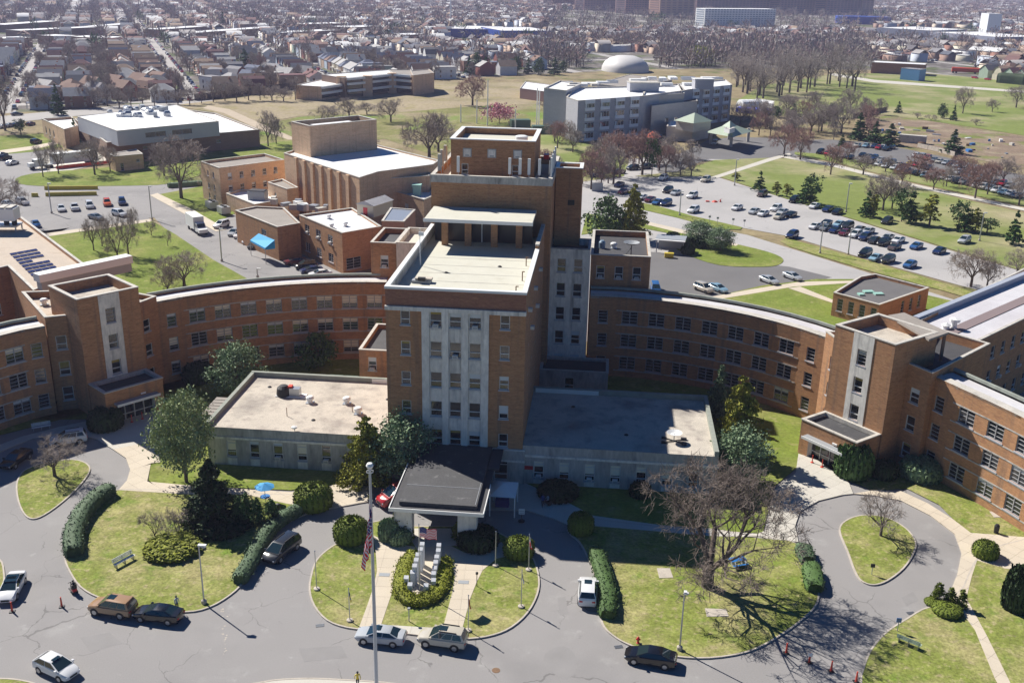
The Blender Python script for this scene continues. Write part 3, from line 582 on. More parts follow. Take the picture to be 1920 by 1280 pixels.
clutter('antenna_pole', 'thin pale antenna pole by the left parapet of the tower roof', 'antenna', (-23.9, 129, 23.4), lambda m: m.tube((0, 0, 0), (0, 0, 5), .06, .05, whitep).box(-.15, .5, -.1, .1, 4.0, 4.5, whitep))
# phone antennas on the mid roof
panels = [(421, 319), (947, 0)]
AP = [(-23.6, 147.4), (-12.3, 147.3), (-10.6, 147.3), (-9.2, 147.4), (-8.3, 148.2)]
for i, (x, y) in enumerate([(-21.6, 147.6), (-14.1, 147.6), (-12.6, 147.6), (-11.3, 147.6), (-9.8, 147.7)]):
    clutter('phone_antenna', f'{nth(i, 5)} of the white phone antenna panels along the upper roof edge', 'antenna', (x, y, 32.1), lambda m: m.box(-.2, .2, -.15, .15, .3, 2.6, whitep).tube((0, .2, -.9), (0, .2, 2.4), .05, .05, steel), group='phone antenna panels')
for i, (x, y) in enumerate([(-24.6, 149), (-24.9, 153), (-25, 157)]):
    clutter('phone_antenna', f'{ORD[i]} cream antenna panel on the left roof edge behind the tower', 'antenna', (x, y, 32.1), lambda m: m.box(-.2, .2, -.3, .3, .2, 2.6, cope).tube((.3, 0, -.9), (.3, 0, 2.4), .05, .05, steel), group='left antenna panels')
for i, y in enumerate((148, 151, 154.5, 158)):
    clutter('phone_antenna', f'{ORD[i]} white antenna panel on the right roof edge behind the tower', 'antenna', (-8.1, y, 32.1), lambda m: m.box(-.12, .12, -.25, .25, .1, 2.8, whitep).tube((-.3, 0, -.9), (-.3, 0, 2.4), .05, .05, steel), group='right antenna panels')
clutter('rooftop_fan', 'round white fan housing on the penthouse roof', 'fan', (-13, 153.8, 35.7), lambda m: m.box(-2, 1, -1, .6, 0, .3, cope).lathe([(.9, .3), (.95, .9), (.95, 1.25), (.7, 1.35), (0, 1.35)], whitep, 14))
clutter('equipment_frame', 'orange and grey equipment frame behind the penthouse on the right', 'equipment', (-9.4, 157, 31), lambda m: m.box(-.9, .9, -1.5, 1.5, 0, 1.6, greyp).box(-.9, .9, -1.5, 1.5, 1.6, 2.2, wood).box(-.4, .4, -.8, .8, 2.2, 2.9, redp))
# wall shadows: tall white poles behind the tower are light masts of the field beyond (built with the masts)
# ------------------------------------------------------------------ one-storey stone annexes
def annex(label, xa, xb, wu, nz, sgn):
    t = thing('stone_annex', label, 'building'); yf, yb = 114.35, 132.0
    L_ = xb - xa; ws = [(x - xa, nz, 1.25, 2.3, 'tall', ac) for x, ac in wu]
    poly = [(xa, yf), (xb, yf), (xb, yb), (xa, yb)]
    mb = MB(); d = wall_face(mb, poly[0], poly[1], 0, 3.75, stone_dk, [w[:4] for w in ws])
    for w in ws: put_window(t, poly[0], d, w[0], w[1], w[2], w[3], w[4], (5, 1, 2, 2), w[5])
    wall_face(mb, poly[1], poly[2], 0, 5.3, stone_dk); wall_face(mb, poly[2], poly[3], 0, 5.3, stone_dk); wall_face(mb, poly[3], poly[0], 0, 5.3, stone_dk)
    mb.box(xa, xb, yf, yf + .3, 4.05, 5.28, stone_dk); mb.build('wall', t)
    MB().box(xa - .1, xb + .1, yf - .12, yf + .2, 3.752, 4.048, stone).build('cornice', t)
    MB().add([(xa, yf, 5.3), (xb, yf, 5.3), (xb, yb, 5.3), (xa, yb, 5.3)], [(0, 1, 2, 3)], gravel).build('roof', t)
    p = MB(); side = xa if sgn < 0 else xb - .5
    p.box(side, side + .5, yf, yb, 5.301, 5.95, cope_gr); p.box(xa, xb, yb - .5, yb, 5.3, 6.0, cope_gr)
    p.box(*((X0 - 6, X0) if sgn < 0 else (X1 + .3, X1 + 9)), yb - .6, yb - .502, 5.31, 5.9, whitep); p.build('parapet', t)
    for x, ac in wu: MB().box(x - .62, x + .62, yf - .05, yf - .003, .2, nz - 1.35, stone).build('apron_panel', t)
    return t
annex('single storey stone annex with a sunlit gravel roof left of the central tower', -48.8, X0, [(x, a) for x, a in zip((-45.7, -42.7, -39.65, -36.55, -33.45, -30.4), (0, 0, 1, 0, 1, 0))], 2.45, -1)
ar = annex('single storey stone annex with a half shaded gravel roof right of the central tower', X1 + .01, 15.1, [(x, a) for x, a in zip((-6.65, -3.5, -.35, 2.8, 5.95, 9.1, 12.3), (1, 0, 1, 1, 1, 0, 0))], 2.1, 1)
MB().box(-.55, .55, -.03, 0, -.25, .25, redp).build('red_sign', ar, (-7.9, 114.3, 2.3))
clutter('air_handler', 'dark arched air handler with pale box on the left annex roof', 'equipment', (-41.3, 125.5, 5.3), lambda m: m.box(-1.9, 2.2, -.7, .7, 0, .12, whitep).lathe([(1.0, 0), (1.0, .3), (.9, 1.0), (.5, 1.35), (0, 1.4)], blackp, 12, (-.9, 0, .1)).box(0, 1.4, -.5, .5, .12, 1.2, steel).box(-.2, .3, -.3, .5, 1.2, 1.45, orange))
def vent_fn(m): m.lathe([(.35, 0), (.35, .5), (.55, .55), (.55, .8), (.4, .95), (0, 1.0)], whitep, 12).box(-.5, .5, -.5, .5, 0, .08, steel)
for i, (x, y, w) in enumerate(((-38.0, 123.5, 'middle of the left annex roof'), (-33.1, 123.9, 'left annex roof close to the tower'), (-30.8, 120.8, 'left annex roof behind the yellow green tree'))):
    clutter('roof_vent', f'white mushroom vent on the {w}', 'vent', (x, y, 5.3), vent_fn, group='annex roof vents')
for i, (x, y, w) in enumerate(((-39.7, 118.8, 'left'), (-31.7, 121.3, 'right'))): clutter('vent_pipe', f'{w} thin brown standpipe on the left annex roof', 'pipe', (x, y, 5.3), lambda m: m.tube((0, 0, 0), (0, 0, 1.2), .05, .05, wood))
clutter('floodlight', 'white floodlight on the front edge of the left annex roof', 'lamp', (-37.4, 114.5, 5.3), lambda m: m.tube((0, 0, 0), (0, 0, .4), .05, .05, steel).lathe([(.1, .3), (.38, .45), (.38, .6), (0, .75)], whitep, 10))
clutter('satellite_dish', 'white satellite dish on a black weighted frame on the right annex roof', 'dish', (9.9, 118, 5.3), lambda m: [m.lathe([(0, .9), (.5, .95), (.95, 1.2), (.97, 1.22), (.5, 1.0), (0, .95)], whitep, 16), m.tube((0, 0, 0), (0, 0, 1), .06, .06, steel), m.tube((-1.3, -.7, .1), (1.3, .6, .1), .07, .07, blackp), m.tube((-1.2, .7, .1), (1.2, -.7, .1), .07, .07, blackp), m.box(-1.6, -1.0, -.9, -.5, 0, .25, blackp), m.box(.9, 1.6, .4, .8, 0, .25, blackp), m.box(-1.5, -.9, .5, .9, 0, .2, blackp), m.box(.9, 1.5, -1.1, -.6, 0, .3, blackp)])
for i, (x, y, z_, w) in enumerate(((-20, 126, 23.41, 'left on the tower roof'), (-15, 119, 23.41, 'front centre of the tower roof'), (-13.5, 130, 23.41, 'right rear of the tower roof'), (-45, 128, 5.31, 'back left of the left annex roof'), (-36, 118, 5.31, 'front centre of the left annex roof'), (-28, 126, 5.31, 'beside the tower on the left annex roof'), (-3, 127, 5.31, 'shaded back of the right annex roof'), (4, 119, 5.31, 'shaded centre of the right annex roof'))):
    clutter('roof_drain', f'small dark roof drain, {w}', 'drain', (x, y, z_), lambda m: m.lathe([(.28, 0), (.28, .05), (.18, .14), (0, .16)], blackp, 10))
for k_, (x0, x1, y0, y1, zz, mm, nm) in enumerate(((X0 + .6, X1 - .6, YF + .6, 137, 23.404, cream_roof, tw), )):
    for i in range(1, 6): MB().box(x0, x1, -.04, .04, 0, .018, cope).build('roof_seam', nm, (0, y0 + (y1 - y0) * i / 6, zz))
# ribbed lean-to at the left end of the left annex
lt_ = thing('ribbed_canopy', 'ribbed grey lean to roof at the left end of the left annex', 'canopy')
for i in range(6): MB().box(-2.9, 0, -.48, .35, 0, .12, brown_roof).build('roof_panel', lt_, (-48.9, 120.5 + i * 1.0, 4.2))
MB().tube((-51.5, 120.3, 0), (-51.5, 120.3, 4.2), .07, .07, steel).build('post', lt_); MB().tube((-51.5, 125.6, 0), (-51.5, 125.6, 4.2), .07, .07, steel).build('post', lt_)
# small brick house left behind the annex
sb = thing('brick_outbuilding', 'two window brick outbuilding with a dark roof behind the left annex', 'building')
block(sb, [(-33.9, 134.5), (X0 - .1, 134.5), (X0 - .1, 146), (-33.9, 146)], 0, 9.0, brick, black_roof, .6, {0: [(1.9, 7.0, 1.2, 2.0, 'sash', True), (5.1, 7.0, 1.2, 2.0, 'sash')]}, cm=cope)
# link wall under the stair tower
lk = thing('link_building', 'low shaded stone link between the tower and the right curved wing', 'building')
block(lk, [(X1 + .05, 143.5), (1.6, 143.5), (1.6, 149.4), (X1 + .05, 149.4)], 0, 3.9, stone_dk, dark_roof, .3, {0: [(4.5, 1.9, 1.4, 2.0, 'sash')]})

# ------------------------------------------------------------------ curved wings
def curved(label, pts, zt, th, singles, blindw, rm=whitep, rows=(9.9, 6.15, 2.4), band=True, cut=()):
    """pts: front wall line left->right; windows in the middle of each facet"""
    t = thing('curved_wing', label, 'building'); n = len(pts); bds = {}
    back = []
    for i, p in enumerate(pts):
        a = np.array(pts[max(i - 1, 0)]); b = np.array(pts[min(i + 1, n - 1)]); d = (b - a) / np.linalg.norm(b - a); back.append((p[0] - d[1] * th, p[1] + d[0] * th))
    mb = MB(); bd = MB(); B = Vector
    for i in range(n - 1):
        p0, p1 = pts[i], pts[i + 1]; L_ = math.hypot(p1[0] - p0[0], p1[1] - p0[1]); sg = i in singles
        hs = [(L_ / 2, z, 1.45 if sg else 2.45, 2.05, 'single' if sg else 'double') for z in rows] if i not in cut else []
        d = wall_face(mb, p0, p1, 0, zt, brick, [h[:4] for h in hs])
        for h in hs: put_window(t, p0, d, *h, blindw)
        if band and not sg:
            a = math.atan2(d[1], d[0])
            for z in rows:
                for zz in (z - 1.32, z + 1.03): bds.setdefault(zz, MB()).box(-.01, L_ + .01, -.05, -.002, zz, zz + .16, stone_dk, a, (p0[0], p0[1], 0))
    for a, b in ((back[-1], back[0]),): pass
    for i in range(n - 1): wall_face(mb, back[i + 1], back[i], 0, zt + .35, brick)
    wall_face(mb, pts[-1], back[-1], 0, zt, brick); wall_face(mb, back[0], pts[0], 0, zt, brick)
    mb.build('wall', t)
    for b_ in bds.values(): b_.build('stone_band', t)
    for (k0, k1, z, m, nm) in ((0.0, 0.32, zt + .02, cope, 'coping'), (0.32, 0.9, zt - .25, mauve_roof, 'roof'), (0.9, 1.0, zt + .35, cope_gr, 'parapet')):
        q = MB(); A = [tuple(np.array(p) * (1 - k0) + np.array(b) * k0) for p, b in zip(pts, back)]; Bk = [tuple(np.array(p) * (1 - k1) + np.array(b) * k1) for p, b in zip(pts, back)]
        vs = [(*p, z) for p in A] + [(*p, z) for p in Bk] + [(*p, z - .35) for p in A] + [(*p, z - .35) for p in Bk]
        fs = []
        for i in range(n - 1): fs += [(i, i + 1, n + i + 1, n + i), (2 * n + i, 2 * n + i + 1, i + 1, i), (n + i, n + i + 1, 3 * n + i + 1, 3 * n + i)]
        q.add(vs, fs, m); q.build(nm, t)
    return t
def arc(cx, cy, r, a0, a1, n): return [(cx + r * math.cos(R(a0 + (a1 - a0) * i / n)), cy + r * math.sin(R(a0 + (a1 - a0) * i / n))) for i in range(n + 1)]
def ang(cx, cy, p): return math.degrees(math.atan2(p[1] - cy, p[0] - cx))
WZ = 13.15
rw_c = (1.1, 113.6); rr = 38.75
wr = [W_([(x, y)], WZ)[0] for x, y in ((1107, 553), (1547, 632))]
pr_ = arc(*rw_c, rr, ang(*rw_c, wr[0]), ang(*rw_c, wr[1]), 9)
curved('right curved three storey brick wing with pale roof edge and mostly dark windows', pr_, WZ, 4.4, {0, 8}, (14, 1, 1, 0))
lw_c = (-30.15, 106.95); lr = 47.7
wl = [W_([(x, y)], WZ)[0] for x, y in ((293, 565), (724, 530))]
pl_ = arc(*lw_c, lr, ang(*lw_c, wl[0]), ang(*lw_c, wl[1]), 9)
curved('left curved three storey brick wing with cream lit windows', pl_, WZ, 4.0, {0}, (2, 6, 3, 4))  # mostly cream panes: reflected sunlight put into the pane colour

# ------------------------------------------------------------------ end pavilions
def pavilion(label, fr_px, fl_px, zt, porch, side, bw):
    t = thing('end_pavilion', label, 'building'); a = G(*fl_px, zt); b = G(*fr_px, zt)
    P = rect(a, b, 8.9); L_ = math.hypot(b[0] - a[0], b[1] - a[1])
    zs = (14.1, 10.3, 6.5); ws = [(L_ * .5, z, 1.35, 2.1, 'sash' if z < 14 else 'single') for z in zs]
    block(t, P, 0, zt, brick, gravel, 1.3, {0: ws}, th=.45, blindw=bw)
    d = ((b[0] - a[0]) / L_, (b[1] - a[1]) / L_); an = math.atan2(d[1], d[0])
    m = MB(); u0, u1 = L_ * .33, L_ * .67; wl_, wr_ = L_ * .5 - .675, L_ * .5 + .675
    m.box(u0, wl_ - .02, -.07, -.003, 5.1, zt - .02, stone, an, (*a, 0)); m.box(wr_ + .02, u1, -.07, -.003, 5.1, zt - .02, stone, an, (*a, 0))
    zz = [5.1] + [v for z in zs[::-1] for v in (z - 1.24, z + 1.07)] + [zt - .02]
    for i in range(0, len(zz), 2): m.box(wl_ - .019, wr_ + .019, -.07, -.003, zz[i], zz[i + 1], stone, an, (*a, 0))
    m.build('stone_strip', t)
    g = MB().box(-.9, .9, -.6, .6, 0, .35, greenp).build('roof_hatch', t, (a[0] + d[0] * L_ * .65 - d[1] * 2, a[1] + d[1] * L_ * .65 + d[0] * 2, zt - 1.3), an)
    # porch: lower entrance block projecting forward
    o = lambda u, v: (a[0] + d[0] * u + d[1] * v, a[1] + d[1] * u - d[0] * v)     # v outward
    pt = thing('entrance_porch', porch, 'porch'); w0, w1, dp, ph = (L_ * .02, L_ * .98, 4.8, 4.95)
    Q = [o(w0, dp), o(w1, dp), o(w1, .05), o(w0, .05)]
    m = MB(); W_l = w1 - w0; dd = wall_face(m, Q[0], Q[1], 0, ph, brick, [(W_l / 2, 1.5, W_l * .66, 3.0)], depth=1.0, rev=stone)
    wall_face(m, Q[1], Q[2], 0, ph, brick); wall_face(m, Q[3], Q[0], 0, ph, brick); m.build('wall', pt)
    inn = offset(ccw(Q), .4); MB().add([(x, y, ph - .45) for x, y in inn], [(0, 1, 2, 3)], black_roof).build('roof', pt)
    c_ = MB(); oo = offset(ccw(Q), -.08)
    vs = [(x, y, z) for z, pp in ((ph, oo), (ph + .15, oo), (ph + .15, inn), (ph - .4, inn)) for x, y in pp]; c_.add(vs, [(k * 4 + i, k * 4 + (i + 1) % 4, (k + 1) * 4 + (i + 1) % 4, (k + 1) * 4 + i) for k in range(3) for i in range(4)], cope); c_.build('coping', pt)
    q0 = Q[0]; cx = W_l / 2; hw = W_l * .33
    MB().box(cx - hw - .3, cx + hw + .3, -1.1, .05, 3.05, 3.3, greyp, an, (*q0, 0)).box(cx - hw - .35, cx + hw + .35, -1.2, -1.1, 3.0, 3.35, whitep, an, (*q0, 0)).build('canopy', pt)
    for i in range(4):
        u = cx - hw + (i + .5) * hw / 2; m = MB(); m.box(u - hw / 4 + .08, u + hw / 4 - .08, .82, .84, 0.1, 2.6, glass, an, (*q0, 0)).build('door_glass', pt)
        m = MB(); m.box(u - hw / 4, u - hw / 4 + .1, .7, .85, 0, 2.9, wframe, an, (*q0, 0)); m.box(u - hw / 4 + .1, u + hw / 4, .7, .85, 2.55, 2.75, wframe, an, (*q0, 0)); m.box(u - hw / 4 + .1, u + hw / 4, .7, .85, .9, 1.0, wframe, an, (*q0, 0)); m.build('door', pt)
    MB().box(cx - hw, cx + hw, .99, 1.05, 0, 3, stone_dk, an, (*q0, 0)).build('back_wall', pt)
    MB().box(cx + hw * .3, cx + hw * .55, -.16, 0, 3.5, 3.7, whitep, an, (*q0, 0)).build('porch_lamp', pt)
    for k, (u, w) in enumerate(((cx - hw * .45, 'left'), (cx + hw * .1, 'right'))):
        q = o(w0 + u, dp + .8); clutter('traffic_post', f'{w} orange marker post outside the {"right" if side > 0 else "left"} pavilion doors', 'marker post', (*q, .12), lambda m: m.lathe([(.22, 0), (.22, .08), (.07, .1), (.06, 1.1), (0, 1.12)], orange, 10), group='orange marker posts')
    return P, o, L_
RP, RO, RL = pavilion('right end pavilion, a square brick stair tower with one stone strip in full sun', (1679.5, 647.5), (1567, 609.5), 17.2, 'brick entrance porch with dark roof at the foot of the right pavilion', 1, (5, 1, 1, 0))
LP, LO, LL = pavilion('left end pavilion, a square brick stair tower with one stone strip in shade', (259, 539), (143.3, 563), 17.2, 'brick entrance porch with black roof at the foot of the left pavilion', -1, (5, 1, 1, 0))
for pv_, wp, lab, sg in ((LP, pl_[0], 'narrow brick link between the left pavilion and the left curved wing', 1), (RP, pr_[-1], 'narrow brick link between the right pavilion and the right curved wing', -1)):
    t = thing('link_building', lab, 'building'); e0, e1 = (np.array(pv_[1]), np.array(pv_[2])) if sg > 0 else (np.array(pv_[0]), np.array(pv_[3])); a = e0 + (e1 - e0) * .28; b = np.array(wp)
    if sg < 0: a, b = b, a
    Lk = float(np.linalg.norm(b - a)); block(t, rect(tuple(a), tuple(b), 5.0), 0, 13.9, brick, brown_roof, .6, {0: [(Lk / 2, z, 1.3, 1.9, 'sash') for z in (10.2, 6.4, 2.6)]} if Lk > 2.2 else {})
# connecting blocks beside the pavilions and the outer wings running off the frame
def px_block(name, label, px, z, wm, rm, par=.6, wins={}, z0=0, **k):
    t = thing(name, label, 'building'); P = block(t, W_(px, z), z0, z, wm, rm, par, wins, **k); return t, P
def auto(px, z, n, rows, w, h, kind, m=1.0, ac=0):
    a, b = G(*px[0], z), G(*px[1], z); return evenly(math.hypot(a[0] - b[0], a[1] - b[1]), n, rows, w, h, kind, m, ac)
rc = [(1699, 680), (1748, 700), (1856, 645), (1742, 612)]
px_block('link_building', 'brick link block with sunken dark roof between right pavilion and outer wing', rc, 14.0, brick, dark_roof, 1.2, {0: auto(rc, 14.0, 1, (10.2, 6.4, 2.6), 1.4, 2.0, 'sash')})
lc = [(41, 548), (84, 596), (133, 591), (118, 545)]
px_block('link_building', 'brick link block with a flat roof and white fan left of the left pavilion', lc, 14.0, brick, tan_roof, .9, {1: auto(lc[1:], 14.0, 1, (10.2, 6.4, 2.6), 1.4, 2.0, 'sash')})
ro_ = [G(1745, 702, WZ), G(1793, 724, WZ), G(1848, 749, WZ), G(1903, 775, WZ), G(1960, 804, WZ), G(2030, 842, WZ)]
curved('outer right brick wing running off the right edge with double windows in sun', ro_, WZ, 4.2, {0}, (8, 0, 1, 0))
lo_ = [G(-130, 668, WZ), G(-60, 646, WZ), G(0, 629, WZ), G(42, 618.5, WZ), G(84, 611, WZ)]
curved('outer left brick wing running off the left edge in shade', lo_, WZ, 4.2, {3}, (8, 1, 1, 0))
# long rear wings with wide roofs
rl = [(1832, 641), (2080, 520), (1990, 470), (1697, 612)]
t, P = px_block('rear_wing', 'long brick rear wing with pale grey roof and dark walkway at the right edge', rl, WZ, brick, mauve_roof, .5, {0: auto(rl, WZ, 14, (10.2, 6.4, 2.6), 1.3, 1.9, 'sash', 1, .3)})
a0 = np.array(G(1755, 614, WZ)); a1 = np.array(G(2080, 475, WZ)); dv = (a1 - a0) / np.linalg.norm(a1 - a0); an_ = math.atan2(dv[1], dv[0])
MB().box(0, 60, -.9, .9, 0, .08, mat('mauve_walkway', (0.22, 0.17, 0.17), 0.9)).build('roof_walkway', t, (*G(1772, 622, WZ), WZ - .48), an_)
MB().box(0, 62, 0, .9, 0, .9, mat('blue_grey_flashing', (0.35, 0.38, 0.45), 0.6)).build('roof_duct', t, (*G(1722, 600, WZ), WZ - .49), an_)
clutter('roof_vent', 'white twin mushroom fan on the right rear wing roof', 'vent', (*G(1789, 610, WZ), WZ - .5), lambda m: m.lathe([(.4, 0), (.4, 1.0), (.75, 1.1), (.75, 1.5), (0, 1.7)], whitep, 12).lathe([(.5, 0), (.5, .5), (.7, .6), (0, 1.0)], whitep, 12, (-1.2, -.3, 0)))
ll = [(-140, 660), (-140, 400), (38, 407), (165, 500), (63, 545), (15, 499), (-30, 520)]
ll = [(63, 545), (165, 501), (40, 407), (-160, 350), (-200, 540), (-40, 512), (15, 499)]
t, P = px_block('rear_wing', 'long brick rear wing with solar panels on a tan roof at the left edge', ll, WZ, brick, tan_roof, .5, {5: evenly(8, 2, (10.2, 6.4), 1.3, 1.9, 'sash', .4), 4: evenly(14, 3, (10.2, 6.4), 1.3, 1.9, 'sash', 1)})
for i in range(9):
    f = i / 8; xa, ya, xb, yb_ = 20 + 44 * f, 474 + 44 * f, 82 + 50 * f, 463 + 42 * f
    if i in (3,): xb -= 25; yb_ += 4
    a = np.array(G(xa, ya, WZ)); b = np.array(G(xb, yb_, WZ)); L_ = float(np.linalg.norm(b - a)); an = math.atan2(*(b - a)[::-1]); npn = int(L_ / 1.2)
    row = thing('solar_array', f'{ORD[i]} row of blue solar panels from the back on the left rear wing roof', 'solar panel', (*a, WZ - .5), an, 'solar panel rows')
    sm = MB().add([(0, 0, .15), (1.12, 0, .15), (1.12, .6, .3), (0, .6, .3), (0, 0, .1), (1.12, 0, .1), (1.12, .6, .25), (0, .6, .25)], [(0, 1, 2, 3), (5, 4, 7, 6), (0, 4, 5, 1), (2, 6, 7, 3), (1, 5, 6, 2), (3, 7, 4, 0)], mat('solar_cell', (0.03, 0.045, 0.15), 0.15, spec=0.8)).mesh('solar_panel')
    for k in range(npn): put('solar_panel', sm, row, (k * 1.17, 0, 0))
clutter('cooling_tower', 'white roof mounted cooling unit with black fans at the left edge', 'equipment', (*G(10, 428, WZ), WZ - .5), lambda m: [m.box(-6, 2.6, -1.6, 1.8, 1.0, 1.3, steel), m.box(-6, 2.4, -1.5, 1.7, 2.2, 4.4, whitep)] + [m.box(-6 + i * 1.4, -4.9 + i * 1.4, -1.3, 1.5, 4.4, 4.7, cope) for i in range(6)] + [m.tube((x, 0, 1.3), (x, 0, 2.2), .5, .5, blackp) for x in (-4, -1.8, .4, 1.8)] + [m.box(-6, -5.8, -1.5, -1.3, 0, 1, steel), m.box(2.3, 2.5, -1.5, -1.3, 0, 1, steel), m.box(2.3, 2.5, 1.5, 1.7, 0, 1, steel)], R(10))
clutter('roof_duct', 'long white duct housing on the left wing roof behind the pavilion', 'duct', (*G(72, 545, WZ), WZ), lambda m: m.box(0, 15.5, -.9, 1.0, 1.4, 2.6, whitep).box(.3, 15.3, -.7, .8, 0, 1.4, greyp), math.atan2(*(np.array(G(185, 520, WZ)) - np.array(G(72, 545, WZ)))[::-1]))
clutter('roof_vent', 'white double mushroom fan on the left link roof', 'vent', (*G(83, 570, 13.3), 13.2), vent_fn)
# loft canopy behind the right pavilion
lfc = thing('roof_canopy', 'grey roof canopy on posts behind the right pavilion', 'canopy')
q = W_([(1742, 637), (1779, 624), (1695, 587), (1665, 592)], 17.2); MB().prism(ccw(q), 17.0, 17.3, brown_roof, bottom=True).build('roof', lfc)
for i, c_ in enumerate((G(1752, 640, 16), G(1770, 636, 16))): MB().tube((*c_, 13), (*c_, 17.1), .25, .25, brick_brown, 4).build('post', lfc)
# ------------------------------------------------------------------ porte-cochere
pc = thing('entrance_canopy', 'black roofed entrance canopy with white edge on four piers in front of the tower', 'canopy')
mb = MB(); mb.box(-21.9, -11.6, 98.1, 109.0, 4.35, 4.5, dark_roof).box(-22.0, -11.5, 98.0, 98.1, 4.2, 4.62, whitep).box(-11.6, -11.5, 98.1, 105.0, 4.2, 4.62, whitep).box(-22.0, -21.9, 98.1, 109, 4.2, 4.62, whitep); mb.build('roof_edge', pc)
mb = MB(); mb.prism([(-21.0, 99.0), (-12.4, 99.0), (-12.4, 114.1), (-21.0, 114.1)], 4.501, 4.95, black_roof); mb.build('roof', pc)
mb = MB().box(-20.9, -12.5, 103.0, 103.06, 4.951, 4.98, greyp).box(-12.62, -12.56, 99.3, 104.5, 4.951, 4.98, greyp); mb.build('roof_seam', pc)
mb = MB().box(-12.35, -11.0, 108.5, 113.9, 4.5, 4.8, dark_roof); mb.build('side_roof', pc)
for x, y in ((-20.6, 99.6), (-14.3, 99.6), (-20.6, 107), (-14.3, 107)): MB().box(-1.0 if x < -18 else -.2, 1.0 if x < -18 else 1.9, -.7, .7, 0, 4.3, stone).build('pier', pc, (x, y, 0))
MB().box(-19.3, -13, 110.5, 110.7, 0, 4.3, glass).build('entrance_glass', pc)
tt = thing('canopy_tent', 'small white tent canopy beside the main entrance on the right', 'tent', (-10.3, 107.5, .12))
MB().add([(-1.5, -2.0, 2.6), (1.6, -2.0, 2.6), (1.6, 2.0, 2.6), (-1.5, 2.0, 2.6), (0, 0, 3.4)], [(0, 1, 4), (1, 2, 4), (2, 3, 4), (3, 0, 4)], whitec).build('fabric_roof', tt)
for x, y in ((-1.4, -1.9), (1.5, -1.9), (1.5, 1.9), (-1.4, 1.9)): MB().tube((x, y, 0), (x, y, 2.6), .08, .08, whitep).build('leg', tt)
MB().box(-1.0, .6, .3, 1.2, 0, 1.0, navyp).build('reception_desk', tt)
clutter('notice_board', 'white notice board on a stand beside the entrance tent', 'sign', (-7.9, 104.9, .12), lambda m: m.lathe([(.4, 0), (.4, .06), (0, .08)], blackp, 10).tube((0, 0, 0), (0, 0, 1.2), .04, .04, blackp).box(-.35, .35, -.04, .04, .9, 1.6, whitep).box(-.26, .26, -.05, -.04, 1.05, 1.1, greyp).box(-.26, .26, -.05, -.04, 1.3, 1.35, greyp))

# ------------------------------------------------------------------ rear group: auditorium and service buildings
def pxs(ox, oy, s, pts): return [(ox + a / s, oy + b / s) for a, b in pts]
def bld(label, name, px, z, wm, rm, par=.5, wins={}, **k):
    t = thing(name, label, 'building'); P = block(t, px if isinstance(px[0], np.ndarray) else W_(px, z), 0, z, wm, rm, par, wins, **k); return t, P
def elen(px, i, z): P = ccw(W_(px, z)); a, b = P[i], P[(i + 1) % len(P)]; return math.hypot(a[0] - b[0], a[1] - b[1])
A = G(376, 303, 10); B_ = G(411, 315.5, 10); C_ = G(533, 300, 10)
q = [A, B_, C_, (C_[0] + A[0] - B_[0], C_[1] + A[1] - B_[1])]
t = thing('brick_hall', 'three storey brick building with a flat grey roof at the left of the auditorium', 'building')
Lq = math.hypot(B_[0] - C_[0], B_[1] - C_[1])
block(t, q, 0, 10, brick_tan, brown_roof, .6, {1: evenly(Lq, 5, (7.6, 4.3), 1.2, 1.7, 'sash', 1.2, .4), 0: evenly(12, 2, (7.6, 4.3, 1.5), .9, 1.5, 'sash', 2.5)})
za = 14.0
au = [(532.5, 287.5), (673.7, 333.7), (709, 322.5), (812, 309), (822, 302), (706, 262), (560, 262)]
au = [G(532.5, 287.5, za), G(673.7, 333.7, za), G(709, 322.5, za), G(812, 309, za), G(823, 301, za), G(706, 272, za), G(600, 268, za)]
t = thing('auditorium', 'tan brick auditorium with a tall fly tower and bright white roof', 'building')
block(t, au, 0, za, brick_tan, white_roof, .35, {}, cw=.08)
a0 = np.array(au[0]); a1 = np.array(au[1]); L_ = float(np.linalg.norm(a1 - a0)); dd_ = (a1 - a0) / L_; an = math.atan2(dd_[1], dd_[0])
for i in range(7):
    u = L_ * (.18 + .115 * i); MB().box(-.75, .75, -.5, -.003, 0, za - .1, brick_tan).build('pilaster', t, (a0[0] + dd_[0] * u, a0[1] + dd_[1] * u, 0), an)
fy = 21.6; block(t, [G(546, 228.7, fy), G(580, 237, fy), G(706, 225, fy), G(672.5, 217, fy)], 13, fy, brick_tan, dark_roof, 1.2, {}, th=.5)
f0 = np.array(G(590, 233, fy)); f1 = np.array(G(662, 226, fy)); MB().box(0, float(np.linalg.norm(f1 - f0)), 0, 2.2, 0, .9, white_roof).build('skylight', t, (*f0, fy - 1.19), math.atan2(*(f1 - f0)[::-1]))
bld('narrow brick terrace block with blue shaded roof right of the auditorium', 'brick_block', [(712, 336), (805, 330), (812, 313), (712, 322)], 12, brick_tan, grey_roof, .5)
t, P = bld('tan brick block with a green roof unit close to the central tower', 'brick_block', [(729, 356), (795, 375), (812, 368), (812, 340), (740, 350)], 8.5, brick_tan, white_roof, .5, {0: [(3, 5.5, 1.5, 1.8, 'sash'), (7.5, 5.5, 1.5, 1.8, 'sash')]})
clutter('roof_equipment', 'green ventilation unit on the small white roof by the tower', 'equipment', (*G(782, 366, 8), 8), lambda m: m.box(-.9, .9, -.9, .9, 0, 2.2, greenp).box(-1.1, 1.1, -1.1, 1.1, 2.2, 2.7, greenp))
bld('low white roofed brick annex in front of the three storey hall', 'brick_block', [(424, 363), (477, 384), (521, 376), (500, 357), (450, 356)], 4.2, brick_tan, white_roof, .4)
